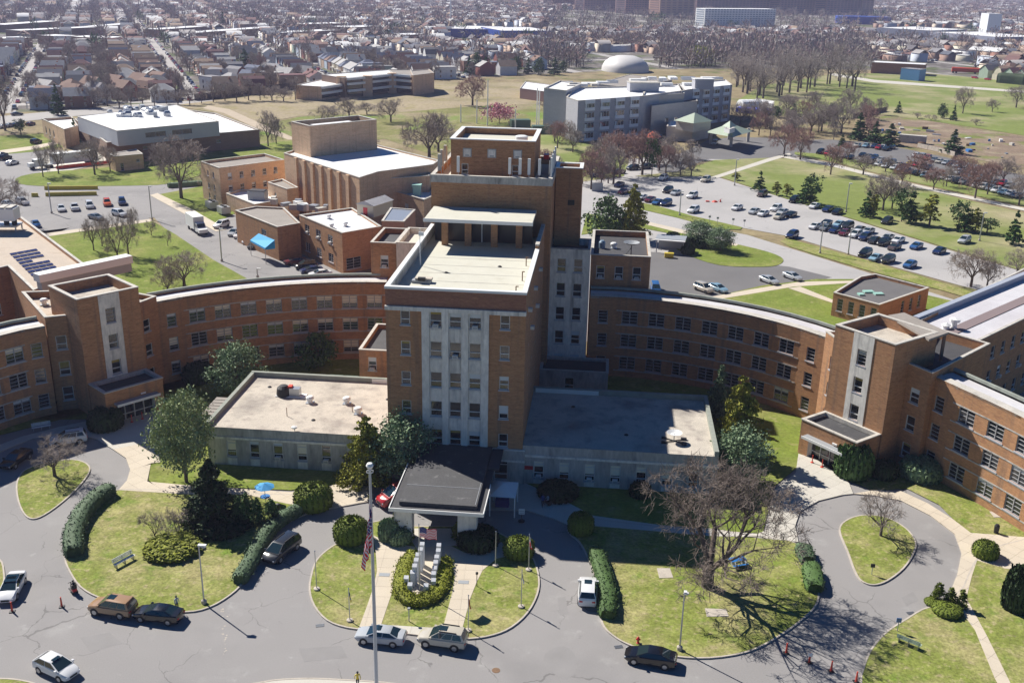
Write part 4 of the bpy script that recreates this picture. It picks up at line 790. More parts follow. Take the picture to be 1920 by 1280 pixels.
clutter('roof_equipment', 'dark slatted cooling box on the low white roof by the hall', 'equipment', (*G(484, 372, 4), 3.8), lambda m: m.box(-2.2, 2.2, -1.5, 1.5, 0, 2.2, greyp).box(-2.0, 2.0, -1.3, 1.3, 2.2, 2.4, blackp))
bld('small square brick block attached to the auditorium wall', 'brick_block', [(502, 342), (538, 355), (559, 352), (530, 336)], 7.4, brick_tan, brown_roof, .3, {0: [(4, 4.6, 1.2, 1.6, 'sash')]})
t, P = bld('two level brown roofed brick building above the blue awning', 'brick_block', pxs(360, 200, 4, [(325, 780), (640, 905), (810, 875), (690, 760), (480, 750)]), 7.4, brick, brown_roof, .25, {0: [(13.5, 5, 2.2, 1.4, 'double')]})
t2, P = bld('white roofed two storey brick building facing the service yard', 'brick_block', pxs(360, 200, 4, [(805, 815), (1125, 950), (1420, 900), (1200, 760)]), 8.7, brick, white_roof, .35, {0: [(u, z, 2.2, 1.9, 'double', z > 5) for z in (6.3, 2.3) for u in (3.5, 8.8, 14.2)], 1: [(2.6, 2.0, 3.6, 2.4, 'double'), (8, 2.2, 1.4, 1.8, 'single')]})
sh = thing('roof_shed', 'cream gabled shed on the white roof', 'shed', (*G(690, 403, 8.5), 8.35), math.atan2(*(np.array(G(730, 392, 8.5)) - np.array(G(690, 405, 8.5)))[::-1]))
MB().box(-1, 6.5, -2.2, 2.2, 0, 2.6, mat('cream_siding', (0.6, 0.54, 0.42), 0.8)).build('wall', sh)
MB().add([(-1.2, -2.5, 2.6), (6.7, -2.5, 2.6), (6.7, 2.5, 2.6), (-1.2, 2.5, 2.6), (-1.2, 0, 3.5), (6.7, 0, 3.5)], [(0, 1, 5, 4), (2, 3, 4, 5), (3, 0, 4), (1, 2, 5)], grey_roof).build('roof', sh)
MB().box(-1.06, -1.0, -.6, .5, 0, 2.0, redp).build('door', sh)
bld('pink brick roof house with a grey metal roof beside the white roof', 'brick_block', pxs(360, 200, 4, [(1422, 860), (1590, 865), (1675, 775), (1490, 760)]), 13.2, mat('pink_brick', (0.36, 0.2, 0.15), 0.9, n1=.1, s1=.5), steel, .02)
aw = thing('blue_awning', 'bright blue sloping entrance awning on the service building', 'awning')
TL, TR, BR, BL = (*G(485, 437.5, 5), 5), (*G(515, 450, 5), 5), (*G(497, 465, 3.5), 3.5), (*G(469, 450, 3.5), 3.5)
MB().add([BL, BR, TR, TL, (BR[0], BR[1], 3.1), (TR[0], TR[1], 3.1), (TL[0], TL[1], 3.1), (BL[0], BL[1], 3.1)], [(0, 1, 2, 3), (1, 4, 5, 2), (0, 7, 4, 1), (3, 6, 7, 0)], skyblue).build('fabric_cover', aw)
for q_ in (BL, BR): MB().tube((q_[0], q_[1], 0), (q_[0], q_[1], 3.4), .08, .08, steel).build('post', aw)
for i, (x, y) in enumerate(((398, 392), (420, 402))):
    def cf(m):
        m.box(-1.6, 1.6, -1.2, 1.2, .4, 2.1, steel)
        for a in (-.9, .3, 1.2): m.tube((a, 0, 2.1), (a, 0, 2.4), .45, .45, blackp)
    clutter('chiller_unit', f'{("left", "right")[i]} grey chiller with black fans beside the hall', 'equipment', (*G(x, y), .05), cf, an, 'chillers by the hall')
rg = random.Random(3)
for i, (x, y) in enumerate(sorted(rg.choice([(rg.uniform(500, 560), rg.uniform(378, 386)), (rg.uniform(520, 640), rg.uniform(388, 396))]) for _ in range(12))):
    w, d, h = rg.uniform(.5, 1.3), rg.uniform(.4, 1), rg.uniform(.6, 1.6)
    clutter('roof_equipment', f'{nth(i, 12)} of the small ventilation boxes on the brown service roof', 'equipment', (*G(x, y, 7.2), 7.15), lambda m: m.box(-w, w, -d, d, 0, h, rg.choice([whitep, steel, cope, greyp])), rg.random() * 3, 'ventilation boxes on the service roof')
for i, (x, y) in enumerate(((617, 410), (622, 427), (648, 424))): clutter('roof_vent', f'{("back", "front left", "front right")[i]} dark vent on the white yard building roof', 'vent', (*G(x, y, 8.4), 8.35), vent_fn)
# library / low white roofed building on the left
z = 5.8; lib = thing('low_brick_building', 'long low brown brick building under a large white upper storey roof at the left', 'building')
lb = [(200, 268), (486, 244), (400, 208), (225, 205), (78, 222), (123, 241), (150, 237)]
lib2 = [G(200, 268, z), G(486, 244, z), G(404, 213, z), G(300, 200, z), G(140, 224, z)]
block(lib, lib2, 0, z, brick_brown, white_roof, .3, {0: evenly(50, 4, 3.2, 1.4, 1.0, 'single', 8)}, capz=.2)
bld('brick corner block with a white sunken roof left of the low white building', 'low_brick_building', [(78, 223), (120, 243), (146, 236), (135, 219)], 6.4, brick_tan, white_roof, .8, {0: evenly(20, 3, 3, 1.6, 2.4, 'single', 2)})
zu = 10.2; ub = [G(145, 219, zu), G(219, 246, zu), G(410, 228, zu), G(330, 197, zu)]
Lu = math.hypot(ub[1][0] - ub[2][0], ub[1][1] - ub[2][1])
up_m = mat('pale_cladding', (0.46, 0.47, 0.50), .6, n1=.05, s1=.3)
block(lib, ub, 5.4, zu, up_m, white_roof, .02, {1: [(Lu * .36, 8, Lu * .2, 1.6, 'double'), (Lu * .62, 8, Lu * .2, 1.6, 'double')]}, blindw=(1, 0, 0, 0), roofname='upper_roof')
rg = random.Random(5)
for i, (x, y) in enumerate(sorted((rg.uniform(240, 315) if i > 5 else rg.uniform(205, 240), rg.uniform(203, 220)) for i in range(22))):
    w, h = rg.uniform(.8, 1.8), rg.uniform(.9, 2)
    fn = (lambda m: m.lathe([(w, 0), (w, h * .6), (w * .6, h), (0, h)], steel, 10)) if rg.random() < .6 else (lambda m: m.box(-w * 1.6, w * 1.6, -w * .6, w * .6, 0, h, rg.choice([steel, greyp, whitep])))
    clutter('roof_equipment', f'{nth(i, 22)} of the silver fans and ducts on the large white roof', 'equipment', (*G(x, y, zu), zu), fn, rg.random() * 3, 'ventilation gear on the large white roof')
z = 4.6; px = [(203, 289), (215, 294), (268, 289), (255, 280)]
bld('small tan brick utility hut with a dark door on the grass', 'utility_hut', px, z, brick_tan, brown_roof, .02, {1: [(2.0, 1.3, 1.0, 2.2, 'single'), (7, 2.8, 1, .8, 'single')]})
# trailer truck and fence
tr = thing('semi_trailer', 'white lorry trailer with parked tractor behind orange fencing', 'lorry')
ta = np.array(G(101, 315)); tb = np.array(G(185, 306)); dv = (tb - ta) / np.linalg.norm(tb - ta); a_ = math.atan2(dv[1], dv[0]); Lt = float(np.linalg.norm(tb - ta))
MB().box(0, Lt, 0, 2.7, 1.0, 4.2, whitep, a_, (*ta, 0)).build('trailer_box', tr)
MB().box(-5.4, -2.6, .1, 2.5, .8, 3.0, whitep, a_, (*ta, 0)).box(-7, -5.4, .3, 2.3, .8, 2.0, whitep, a_, (*ta, 0)).box(-2.6, -.1, .5, 2.1, .7, 1.1, greyp, a_, (*ta, 0)).build('tractor_cab', tr)
MB().box(-5.45, -5.41, .3, 2.3, 2.05, 2.8, carg, a_, (*ta, 0)).build('windscreen', tr)
for u in (-6, -1.5, -.5, Lt - 3, Lt - 1.6): MB().tube((0, 0, 0), (0, 2.5, 0), .5, .5, tyre, 12).build('wheel', tr, (*(ta + dv * u), .5), a_)
fe = thing('orange_fence', 'orange plastic mesh fence along the white trailer', 'fence', (*G(106, 318), 0), a_)
for i in range(14): MB().box(0, 1.95, -.03, .03, .1, 1.1, orange).build('fence_panel', fe, (i * 2.0, 0, 0))
for (x0, y0, x1, y1, lb_) in ((84, 356, 184, 355, 'long yellow concrete barrier nearest the oval lawn'), (86, 368, 182, 366, 'long yellow concrete barrier nearest the parked cars'), (60, 369, 72, 369, 'short yellow concrete barrier left of the long ones')):
    a = np.array(G(x0, y0)); b = np.array(G(x1, y1)); L_ = float(np.linalg.norm(b - a)); n_ = max(1, int(L_ / 3.5)); t = thing('traffic_barrier', lb_, 'barrier', (*a, .02), math.atan2(*(b - a)[::-1]))
    for i in range(n_): MB().add([(0, -.4, 0), (L_ / n_ - .06, -.4, 0), (L_ / n_ - .06, .4, 0), (0, .4, 0), (0, -.15, 1), (L_ / n_ - .06, -.15, 1), (L_ / n_ - .06, .15, 1), (0, .15, 1)], [(0, 1, 5, 4), (1, 2, 6, 5), (2, 3, 7, 6), (3, 0, 4, 7), (4, 5, 6, 7)], yellowp).build('barrier_block', t, (i * L_ / n_, 0, 0))
# small office right
z = 3.9; px = [(1563, 549), (1649, 572), (1742, 540), (1641, 514), (1612, 519)]
t, P = bld('small brick office with dark flat roof and green hatches behind the right wing', 'brick_office', px, z + .6, brick, mat('office_dark_roof', (0.13, 0.125, 0.125), .9, n1=.1, s1=.4), .5, {0: [(1.6 + i * 2.3, 2.5, 1.2, 2.4, 'single') for i in range(4)], 1: [(u, 2.5, 1.1, 2.4, 'single') for u in (8.5, 11.5, 14.5)]}, blindw=(1, 0, 0, 0))
for i, (x, y, w) in enumerate(((1614, 553, 1.0), (1628, 548, 1.9), (1647, 552, 1.7))): clutter('roof_hatch', f'{("left small", "middle", "right")[i]} pale green hatch on the dark office roof', 'hatch', (*G(x, y, z + .1), z + .1), lambda m: m.box(-w / 2, w / 2, -.6, .6, 0, .3, greenp), .2)
# satellite dish and vents on the black roof
clutter('satellite_dish', 'black mesh satellite dish on the rear black roof', 'dish', (4.4, 161.5, 17.5), lambda m: [m.lathe([(0, 0), (.7, .12), (1.3, .45), (1.3, .5), (.6, .2), (0, .06)], greyp, 16, (0, 0, 1.6)), m.tube((0, 0, 0), (0, 0, 1.6), .08, .08, blackp), m.box(-2.3, 1, -1.4, -1, 0, .2, cope), m.box(-1.2, .2, -2.0, -1.5, 0, .2, cope), m.tube((-1, -1, .1), (0, 0, 1.2), .05, .05, blackp)])
clutter('roof_vent', 'round grey vent near the centre of the rear black roof', 'vent', (-.3, 165, 17.5), lambda m: m.lathe([(.5, 0), (.55, 1), (.3, 1.3), (0, 1.3)], mat('blue_metal', (.2, .3, .4), .5), 12))
clutter('roof_vent', 'white topped vent near the centre of the rear black roof', 'vent', (1.6, 165.3, 17.5), vent_fn)
bs = thing('bus_shelter', 'small dark shelter with bright metal roof beside the rear car park', 'shelter', (*G(1257, 470), 0), -.15)
MB().box(-3.4, 3.4, -2.2, 2.2, 3, 3.2, greyp).box(-3.4, 3.4, -3.0, -2.2, 2.9, 3.1, whitep).build('roof', bs)
for x in (-3, 3): MB().box(x - .1, x + .1, -2.5, -2.3, 0, 2.9, greyp).build('post', bs)
MB().box(-3, 3, 1.9, 2.1, 0, 3, greyp).build('back_wall', bs)
clutter('grit_bin', 'yellow bin under the metal roofed shelter', 'bin', (*G(1254, 483), .1), lambda m: m.box(-1, 1, -.5, .5, 0, .9, yellowp).box(-1.05, 1.05, -.55, .55, .9, 1.0, yellowp))

# ------------------------------------------------------------------ grey hotel-like residence
hg = mat('grey_block_wall', (0.42, 0.42, 0.45), .9, n1=.07, s1=.3, n2=.12, s2=1.5, stretch=BRST); hg2 = mat('tan_block_wall', (0.50, 0.46, 0.42), .9, n1=.07, s1=.3, n2=.1, s2=1.5, stretch=BRST)
pw = mat('pale_panel', (0.82, 0.84, 0.87), .7)
ho = thing('grey_residence', 'grey stone four storey residence with white bays and a crowded pale roof', 'building')
zh = 15.2; H0 = G(1084, 187, zh); H1 = G(1206, 181, zh)
def hotel_wall(p0, p1, n, z1=zh):
    p0, p1 = np.array(p0), np.array(p1); p0, p1 = p0 + (p1 - p0) * .06, p1 - (p1 - p0) * .02
    L_ = math.hypot(p1[0] - p0[0], p1[1] - p0[1]); a = math.atan2(p1[1] - p0[1], p1[0] - p0[0])
    for i in range(n):
        u = L_ * (i + .5) / n; w = L_ / n * .62; c0 = (p0[0] + math.cos(a) * u, p0[1] + math.sin(a) * u)
        for f in range(4): MB().box(-w / 2, w / 2, -.35, -.003, f * 3.75 + .1, f * 3.75 + 1.3, pw).build('white_panel', ho, (*c0, 0), a)
        MB().box(-w / 2, w / 2, -.35, -.003, 14.0, z1 + .3, pw).build('white_panel', ho, (*c0, 0), a)
        for f in range(4): put('window', HW, ho, (*c0, f * 3.75 + 2.2), a).scale = (w / 3.2, 1, 1)
f_ = MB().box(-1.6, 1.6, -.12, -.004, -.9, .9, glass); 
for x in (-1.6, -.6, .5, 1.5): f_.box(x, x + .12, -.2, -.125, -.9, .9, wframe)
f_.box(-1.6, -.9, -.2, -.13, -.9, .6, blind_w); HW = f_.mesh('window')
def blk_h(pxl, zt, m=hg, rm=white_roof, par=.3): P = W_(pxl, zt); return block(ho, P, 0, zt, m, rm, par, {}, capz=.25)
# left end block, two bay wings, centre and right wing
blk_h([(1020, 166), (1062, 171), (1090, 158), (1050, 152)], 16.6)
blk_h([(1062, 183), (1084, 190), (1206, 181), (1215, 162), (1080, 165)], zh)
blk_h([(1206, 181), (1222, 179), (1285, 170), (1275, 158), (1206, 165)], zh)
blk_h([(1278, 172), (1290, 169), (1373, 160), (1360, 150), (1270, 158)], zh)
for f in range(4):
    q_ = G(1056, 173.5, zh); put('window', HW, ho, (q_[0] - .2, q_[1] - .3, f * 3.9 + 2.2), R(-35)).scale = (.6, 1, 1)
    MB().box(-1, 1, -.2, -.003, -1.9, -.95, pw).build('white_panel', ho, (q_[0] - .2, q_[1] - .3, f * 3.9 + 2.2), R(-35))
hotel_wall(G(1084, 190, zh), G(1206, 181, zh), 4); hotel_wall(G(1290, 169, zh), G(1373, 160, zh), 4)
blk_h([(1222, 181), (1283, 176), (1283, 166), (1222, 168)], zh - .6, hg2); blk_h([(1222, 200), (1252, 196), (1308, 190), (1300, 180), (1222, 190)], 11.4, hg2, dark_roof)
blk_h([(1250, 238), (1298, 240), (1330, 234), (1318, 225), (1256, 226)], 5.2, hg2, white_roof)
for (x, y, zz, n) in ((1250, 225, 7.6, 3), (1226, 205, 9.6, 3), (1226, 225, 5.4, 3)):
    for i in range(n): put('window', HW, ho, (*G(x + i * 17, y - i * 1.6, zz), zz), 0.0).scale = (.4, 1, .8)
gr_roof = mat('pale_green_metal_roof', (0.36, 0.43, 0.33), .6)
def hip(t, px_, z0, h, over=.6, m=gr_roof):
    P = offset(ccw(W_(px_, z0)), -over); c_ = np.mean(P, 0); MB().add([(*p, z0) for p in P] + [(c_[0], c_[1], z0 + h)], [(i, (i + 1) % len(P), len(P)) for i in range(len(P))] + [tuple(range(len(P)))[::-1]], m).build('roof', t)
hip(ho, [(1268, 226), (1300, 231), (1333, 227), (1305, 222)], 8.4, 3); blk = block(ho, W_([(1268, 226), (1300, 231), (1333, 227), (1305, 222)], 8.3), 5, 8.3, hg2, hg2, 0, {})
ph_ = thing('drop_off_canopy', 'green roofed gabled drop off canopy in front of the grey residence', 'canopy')
hip(ph_, [(1330, 248), (1372, 256), (1404, 246), (1365, 240)], 5.2, 3.2, 1.2)
hip(ph_, [(1358, 236), (1368, 239), (1378, 236), (1368, 233)], 8.2, 1.8, .6); block(ph_, W_([(1358, 240), (1368, 243), (1378, 240), (1368, 237)], 8.1), 6.6, 8.1, whitep, whitep, 0, {})
for x, y in ((1332, 270), (1370, 276), (1402, 266), (1366, 262)): MB().box(-.5, .5, -.5, .5, 0, 5.2, hg2).build('pier', ph_, (*G(x, y), 0))
rg = random.Random(11)
for i, x in enumerate(sorted(rg.uniform(1060, 1350) for _ in range(26))):
    y = 172 - (x - 1060) * .05 + rg.uniform(-14, 0); w, h = rg.uniform(1, 3.5), rg.uniform(.8, 1.8)
    clutter('roof_equipment', f'{nth(i, 26)} of the pale ventilation units crowding the grey residence roof', 'equipment', (*G(x, y, zh), zh), lambda m: m.box(-w, w, -w * .5, w * .5, 0, h, rg.choice([whitep, steel, cope, pw])), rg.choice([.2, .25, 1.7]), 'residence roof units')
clutter('roof_house', 'grey stair head box on the right part of the residence roof', 'roof house', (*G(1317, 166, zh), zh - .2), lambda m: m.box(-4, 4, -2.5, 2.5, 0, 4, hg).box(-4.3, 4.3, -2.8, 2.8, 4, 4.3, whitep), .2)
clutter('roof_house', 'grey stair head box on the middle of the residence roof', 'roof house', (*G(1205, 170, zh), zh - .2), lambda m: m.box(-6, 6, -3, 3, 0, 3.4, hg).box(-6.2, 6.2, -3.2, 3.2, 3.4, 3.7, cope), .2)
bld('long low pink walled block with white roof left of the residence', 'low_block', [(975, 166), (1020, 172), (1040, 160), (985, 153)], 5, mat('pink_render', (0.32, 0.2, 0.18), .9), white_roof, .2)
bld('low gabled grey roofed hall behind the residence', 'low_block', [(1120, 158), (1190, 166), (1260, 150), (1180, 140)], 5.5, hg, brown_roof, .1)
qh = thing('quonset_hut', 'white ribbed half round hut right of the residence', 'hut', (*G(1387, 205), 0), .35)
m = MB()
for i in range(9): m2 = MB(); m2.lathe([(4.6, 0), (4.6, 1.1)], whitep if i % 2 else pw, 20); vs = [(v[2] + i * 1.1, v[0], max(v[1], -.2)) for v in m2.v]; m.add(vs, m2.f, whitep if i % 2 else pw)
m.add([(0, 4.6 * math.cos(a * math.pi / 12), 4.6 * math.sin(a * math.pi / 12)) for a in range(13)], [tuple(range(13))], pw); m.build('shell', qh)
bld('small white roofed cabin right of the half round hut', 'cabin', [(1415, 190), (1450, 196), (1452, 190), (1418, 185)], 3.6, pw, white_roof, .05)
clutter('pool_tarpaulin', 'bright blue tarpaulin cover right of the residence', 'tarpaulin', (*G(1418, 213), .3), lambda m: m.box(-9, 9, -3, 3, 0, 2.0, mat('ultramarine_tarp', (.03, .06, .6), .6)), -.35)
clutter('parasol', 'orange red pointed tent by the residence', 'tent', (*G(1223, 268), 0), lambda m: m.lathe([(3.3, 2.3), (0, 4.4)], mat('orange_canvas', (.65, .1, .04), .8), 6).tube((0, 0, 0), (0, 0, 2.4), .15, .15, whitep), 0)
# school block in the dry field
sc = thing('school_block', 'two and three level brown brick block with white balcony bands in the dry field', 'building')
zs_ = 9.6
S1 = [G(646, 147, zs_), G(738, 138, zs_), G(730, 131, zs_), G(603, 140, zs_)]; block(sc, S1, 0, zs_, brick_brown, white_roof, .2, {})
S2 = [G(735, 138, zs_), G(776, 142, zs_), G(770, 131, zs_), G(728, 131, zs_)]; block(sc, S2, 0, zs_, brick_brown, brown_roof, .2, {})
block(sc, [G(774, 142, 9.9), G(814, 137, 9.9), G(804, 130, 9.9), G(770, 133, 9.9)], 0, 9.9, brick_tan, brown_roof, .2, {})
block(sc, [G(554, 160, 6.6), G(602, 163, 6.6), G(638, 157, 6.6), G(600, 150, 6.6)], 0, 6.6, brick_tan, white_roof, .2, {})
for (p, q_, zz) in (((602, 163), (638, 158), 6.6), ((650, 147), (684, 144), zs_), ((695, 143), (733, 139), zs_), ((737, 139), (772, 142), zs_)):
    a = np.array(G(*p, zz)); b = np.array(G(*q_, zz)); L_ = float(np.linalg.norm(b - a)); an = math.atan2(*(b - a)[::-1])
    for f in ((3.0, 6.3) if zz > 7 else (3.0,)): MB().box(0, L_, -1.2, -.05, f, f + 1.1, whitep).build('balcony', sc, (*a, 0), an)
    MB().box(0, L_, -1.2, -.05, zz - .9, zz + .15, whitep).build('fascia', sc, (*a, 0), an)
    for f in ((1.2, 4.4, 7.6) if zz > 7 else (1.2, 4.4)): MB().box(.3, L_ - .3, -.04, -.01, f, f + 1.5, glass).build('window', sc, (*a, 0), an)
for x, y in ((640, 145), (689, 144), (735, 139)): MB().box(-2.2, 2.2, -1.6, 1.6, 0, zs_ + .5, brick_tan).build('pier', sc, (*G(x, y, zs_), 0), .1)
# big distant landmarks
dm = MB(); dm.lathe([(17, 0), (16.8, 3), (15.2, 6), (12, 8.6), (7, 10.4), (0, 11)], mat('white_dome_skin', (.62, .6, .58), .6), 28)
o = dm.build('sports_dome', None, (*G(1172, 133), 0), .2, smooth=True); o.scale = (.9, 1.15, .9); tag(o, 'large white inflated sports dome among bare trees', 'dome')
bm_ = mat('deep_blue_cladding', (0.01, 0.06, 0.35), .6)
def shed_px(label, p, q_, zt, dep, m, rm=white_roof, name='warehouse', z0=0):
    a = np.array(G(*p, zt)); b = np.array(G(*q_, zt)); t = thing(name, label, 'building'); block(t, rect(tuple(a), tuple(b), dep), z0, zt, m, rm, .1, {}); return t
shed_px('long blue walled superstore with white roof, left half', (845, 54), (941, 56), 8, 60, bm_)
t = shed_px('long blue walled superstore with white roof, right half', (941, 58), (1035, 58), 9, 60, bm_)
for i in range(4): MB().box(-2.5, 2.5, -.4, 0, 2, 6, redp).build('sign_letter', t, (*G(915 + i * 8, 62, 4), 0))
pylon = thing('mast', 'tall pale mast with arms above the distant rooftops', 'mast', (*G(845, 48), 0)); MB().tube((0, 0, 0), (0, 0, 36), 1.0, .7, whitep).build('pole', pylon); MB().box(-18, 6, -.7, .7, 35, 37, whitep).build('arm', pylon)
brk_f = mat('distant_brown_brick', (0.28, 0.17, 0.15), .9); win_f = mat('distant_window_band', (0.07, 0.065, 0.08), .5); brk_o = mat('distant_orange_brick', (.48, .30, .21), .9)
def slab(label, x0, x1, ybase, h, dep, m, m2, nf, nb):
    a = np.array(G(x0, ybase)); b = np.array(G(x1, ybase)); t = thing('apartment_tower', label, 'building'); P = rect(tuple(a), tuple(b), dep)
    MB().prism(ccw(P), 0, h, m).build('wall', t); L_ = float(np.linalg.norm(b - a)); an = math.atan2(*(b - a)[::-1])
    wmm = MB()
    for f in range(nf):
        for k in range(nb): wmm.box(L_ * (k + .2) / nb, L_ * (k + .8) / nb, -.5, -.01, h * (f + .3) / nf, h * (f + .75) / nf, m2)
    tag(wmm.build('window', t, (*a, 0), an), kind='stuff')
    sm_ = MB()
    for f in range(nf): sm_.box(dep * .0 - .4, -.01, dep * .1, dep * .9, h * (f + .3) / nf, h * (f + .7) / nf, m2)
    tag(sm_.build('side_window', t, (*a, 0), an), kind='stuff'); return t
slab('brown brick apartment tower behind bare trees, first from left on the skyline', 1035, 1090, 16, 60, 30, brk_f, win_f, 20, 12)
slab('brown brick apartment tower, second from left on the skyline', 1095, 1170, 20, 60, 30, brk_f, win_f, 20, 14)
slab('brown brick apartment tower just left of the orange one', 1172, 1232, 26, 60, 30, brk_f, win_f, 20, 12)
slab('orange brown apartment tower with sunlit corner left of the white slab', 1236, 1300, 34, 70, 30, brk_o, brk_f, 22, 6)
slab('dark apartment tower rising behind the white slab block', 1305, 1460, 24, 75, 30, brk_f, win_f, 22, 24)
slab('dark apartment tower with fine window grid right of the white slab', 1462, 1545, 26, 70, 30, brk_f, win_f, 22, 14)
slab('dark apartment tower second from the right end of the skyline row', 1548, 1612, 28, 70, 30, brk_f, win_f, 22, 10)
slab('orange edged apartment tower at the right end of the skyline row', 1614, 1636, 28, 70, 30, brk_o, brk_f, 22, 3)
slab('white seven storey slab block with blue shaded front', 1320, 1452, 50, 21, 22, mat('distant_white', (.85, .85, .82), .8), mat('distant_blue_window', (.3, .34, .4), .5), 8, 24)
shed_px('grey blue long warehouse with white roof on the right', (1645, 52), (1745, 58), 12, 70, mat('grey_blue_cladding', (.3, .32, .4), .7))
shed_px('grey blue long warehouse continuing to the right edge', (1745, 60), (1870, 70), 11, 60, MATS['grey_blue_cladding'])
shed_px('bright blue low shed far right of the towers', (1580, 31), (1672, 33), 10, 40, bm_, bm_)
shed_px('white stepped building far right near the skyline', (1855, 26), (1880, 26.5), 26, 20, pw)
shed_px('red brick shop row beyond the playing field', (1635, 117), (1735, 122), 7, 16, brick_red, white_roof)
shed_px('sky blue canopy building beyond the playing field', (1690, 128), (1725, 131), 7, 8, mat('azure_paint', (.1, .28, .55), .5), grey_roof)
clutter('fuel_tanker', 'orange red tanker parked beyond the playing field', 'tanker', (*G(1810, 138), 0), lambda m: [m.tube((-9, 0, 2.4), (9, 0, 2.4), 1.6, 1.6, mat('tanker_red', (.6, .08, .03), .4), 14), m.box(9.4, 12, -1.3, 1.3, .8, 3.6, whitep)] + [m.tube((x, -1.3, .6), (x, 1.3, .6), .6, .6, tyre, 10) for x in (-8, -6, 6, 10.5)], -.2)

# ------------------------------------------------------------------ vegetation
def tubes(segs, k=3):
    S = np.array(segs, float); P0, P1, R0, R1 = S[:, 0:3], S[:, 3:6], S[:, 6], S[:, 7]; D = P1 - P0; D /= np.linalg.norm(D, axis=1, keepdims=True) + 1e-9
    up = np.where(np.abs(D[:, 2:3]) < .9, np.array([[0, 0, 1.0]]), np.array([[1.0, 0, 0]])); A = np.cross(D, up); A /= np.linalg.norm(A, axis=1, keepdims=True) + 1e-9; B = np.cross(D, A); n = len(S); V = np.zeros((n, 2 * k, 3))
    for i in range(k):
        d = A * math.cos(2 * math.pi * i / k) + B * math.sin(2 * math.pi * i / k); V[:, i] = P0 + d * R0[:, None]; V[:, k + i] = P1 + d * R1[:, None]
    F = np.array([(i, (i + 1) % k, k + (i + 1) % k, k + i) for i in range(k)]); F = (F[None] + (np.arange(n) * 2 * k)[:, None, None]).reshape(-1, 4); return V.reshape(-1, 3), F
def grow(seed, h, r, lv=5, kids=(3, 4), twigs=5, trunk=.22, up=.25, r0=None, tw_len=.07, droop=0.0):
    """bare tree: returns limb segments and twig segments"""
    g = random.Random(seed); limbs, tw = [], []; r0 = r0 or h * .026
    def rec(p, d, L_, rad, l):
        q = p; n = 2 if l < 3 else 1
        for s in range(n):
            d = (d + Vector((g.gauss(0, .13), g.gauss(0, .13), g.gauss(up * .25 - droop * l, .08)))).normalized(); e = q + d * L_ / n
            rr_ = rad * (1 - .3 / n); (limbs if l < lv - 1 else tw).append((*q, *e, rad, rr_)); q = e; rad = rr_
            if l > 0 and l < lv and s < n - 1: rec(q, side(d, .9), L_ * .6, rad * .5, l + 1)
        if l < lv:
            for i in range(g.randint(*kids)): rec(q, side(d, g.uniform(.35, .85)), L_ * g.uniform(.62, .8), rad * g.uniform(.5, .72), l + 1)
        else:
            for i in range(twigs):
                b = p + (q - p) * g.random(); e = b + side(d, g.uniform(.4, 1.1)) * h * tw_len * g.uniform(.5, 1.3); tw.append((*b, *e, rad * .7, rad * .35))
    def side(d, a):
        o = d.orthogonal(); o.rotate(Matrix.Rotation(g.uniform(0, 6.283), 3, d)); return (d * math.cos(a) + o * math.sin(a)).normalized()
    t = Vector((0, 0, h * trunk)); limbs.append((0, 0, -.1, *t, r0 * 1.25, r0))
    nb = g.randint(4, 5)
    for i in range(nb):
        a = 6.283 * (i + g.random() * .5) / nb; el = g.uniform(.5, 1.15); d = Vector((math.cos(a) * math.cos(el), math.sin(a) * math.cos(el), math.sin(el)))
        rec(t - Vector((0, 0, g.random() * h * .05)), d, h * .24 * (r / h * 1.1 / .5) ** .5, r0 * .6, 1)
    # fit to wanted height and radius
    allp = np.array([s[3:6] for s in limbs + tw]); zm = allp[:, 2].max(); rm = np.percentile(np.hypot(allp[:, 0], allp[:, 1]), 97)
    f = np.array([r / rm, r / rm, h / zm]); 
    def sc(L2): a = np.array(L2, float); a[:, :3] *= f; a[:, 3:6] *= f; return a
    return sc(limbs), sc(tw)
def leaves(C, size, seed=0, flat=0.0, asp=.6):
    g = np.random.default_rng(seed); n = len(C); C = np.asarray(C, float); a = g.normal(size=(n, 3)); a[:, 2] *= (1 - flat); a /= np.linalg.norm(a, axis=1, keepdims=True)
    b = np.cross(a, g.normal(size=(n, 3))); b /= np.linalg.norm(b, axis=1, keepdims=True) + 1e-9; s = (size * g.uniform(.6, 1.4, n))[:, None]
    V = np.stack([C - a * s, C + b * s * asp, C + a * s, C - b * s * asp], 1).reshape(-1, 3); F = np.arange(4 * n).reshape(-1, 4); return V, F
def conifer_pts(seed, h, r, nb, per, jag=.35, base=.06, p=.9, drop=.15):
    g = np.random.default_rng(seed); out = []
    for i in range(nb):
        t = g.random() ** 1.15; z = h * (base + (1 - base) * t); L_ = r * (1 - t) ** p * (1 + g.uniform(-jag, jag * .6)) + .12; a = g.uniform(0, 6.283); n = max(3, int(per * (L_ / r + .15))); u = g.random(n) ** .6
        w = .16 * L_ * (1 - u * .6) + .08; x = u * L_; out.append(np.stack([np.cos(a) * x + g.normal(0, 1, n) * w * .5, np.sin(a) * x + g.normal(0, 1, n) * w * .5, z - x * drop + g.normal(0, 1, n) * w * .35], 1))
    return np.concatenate(out)
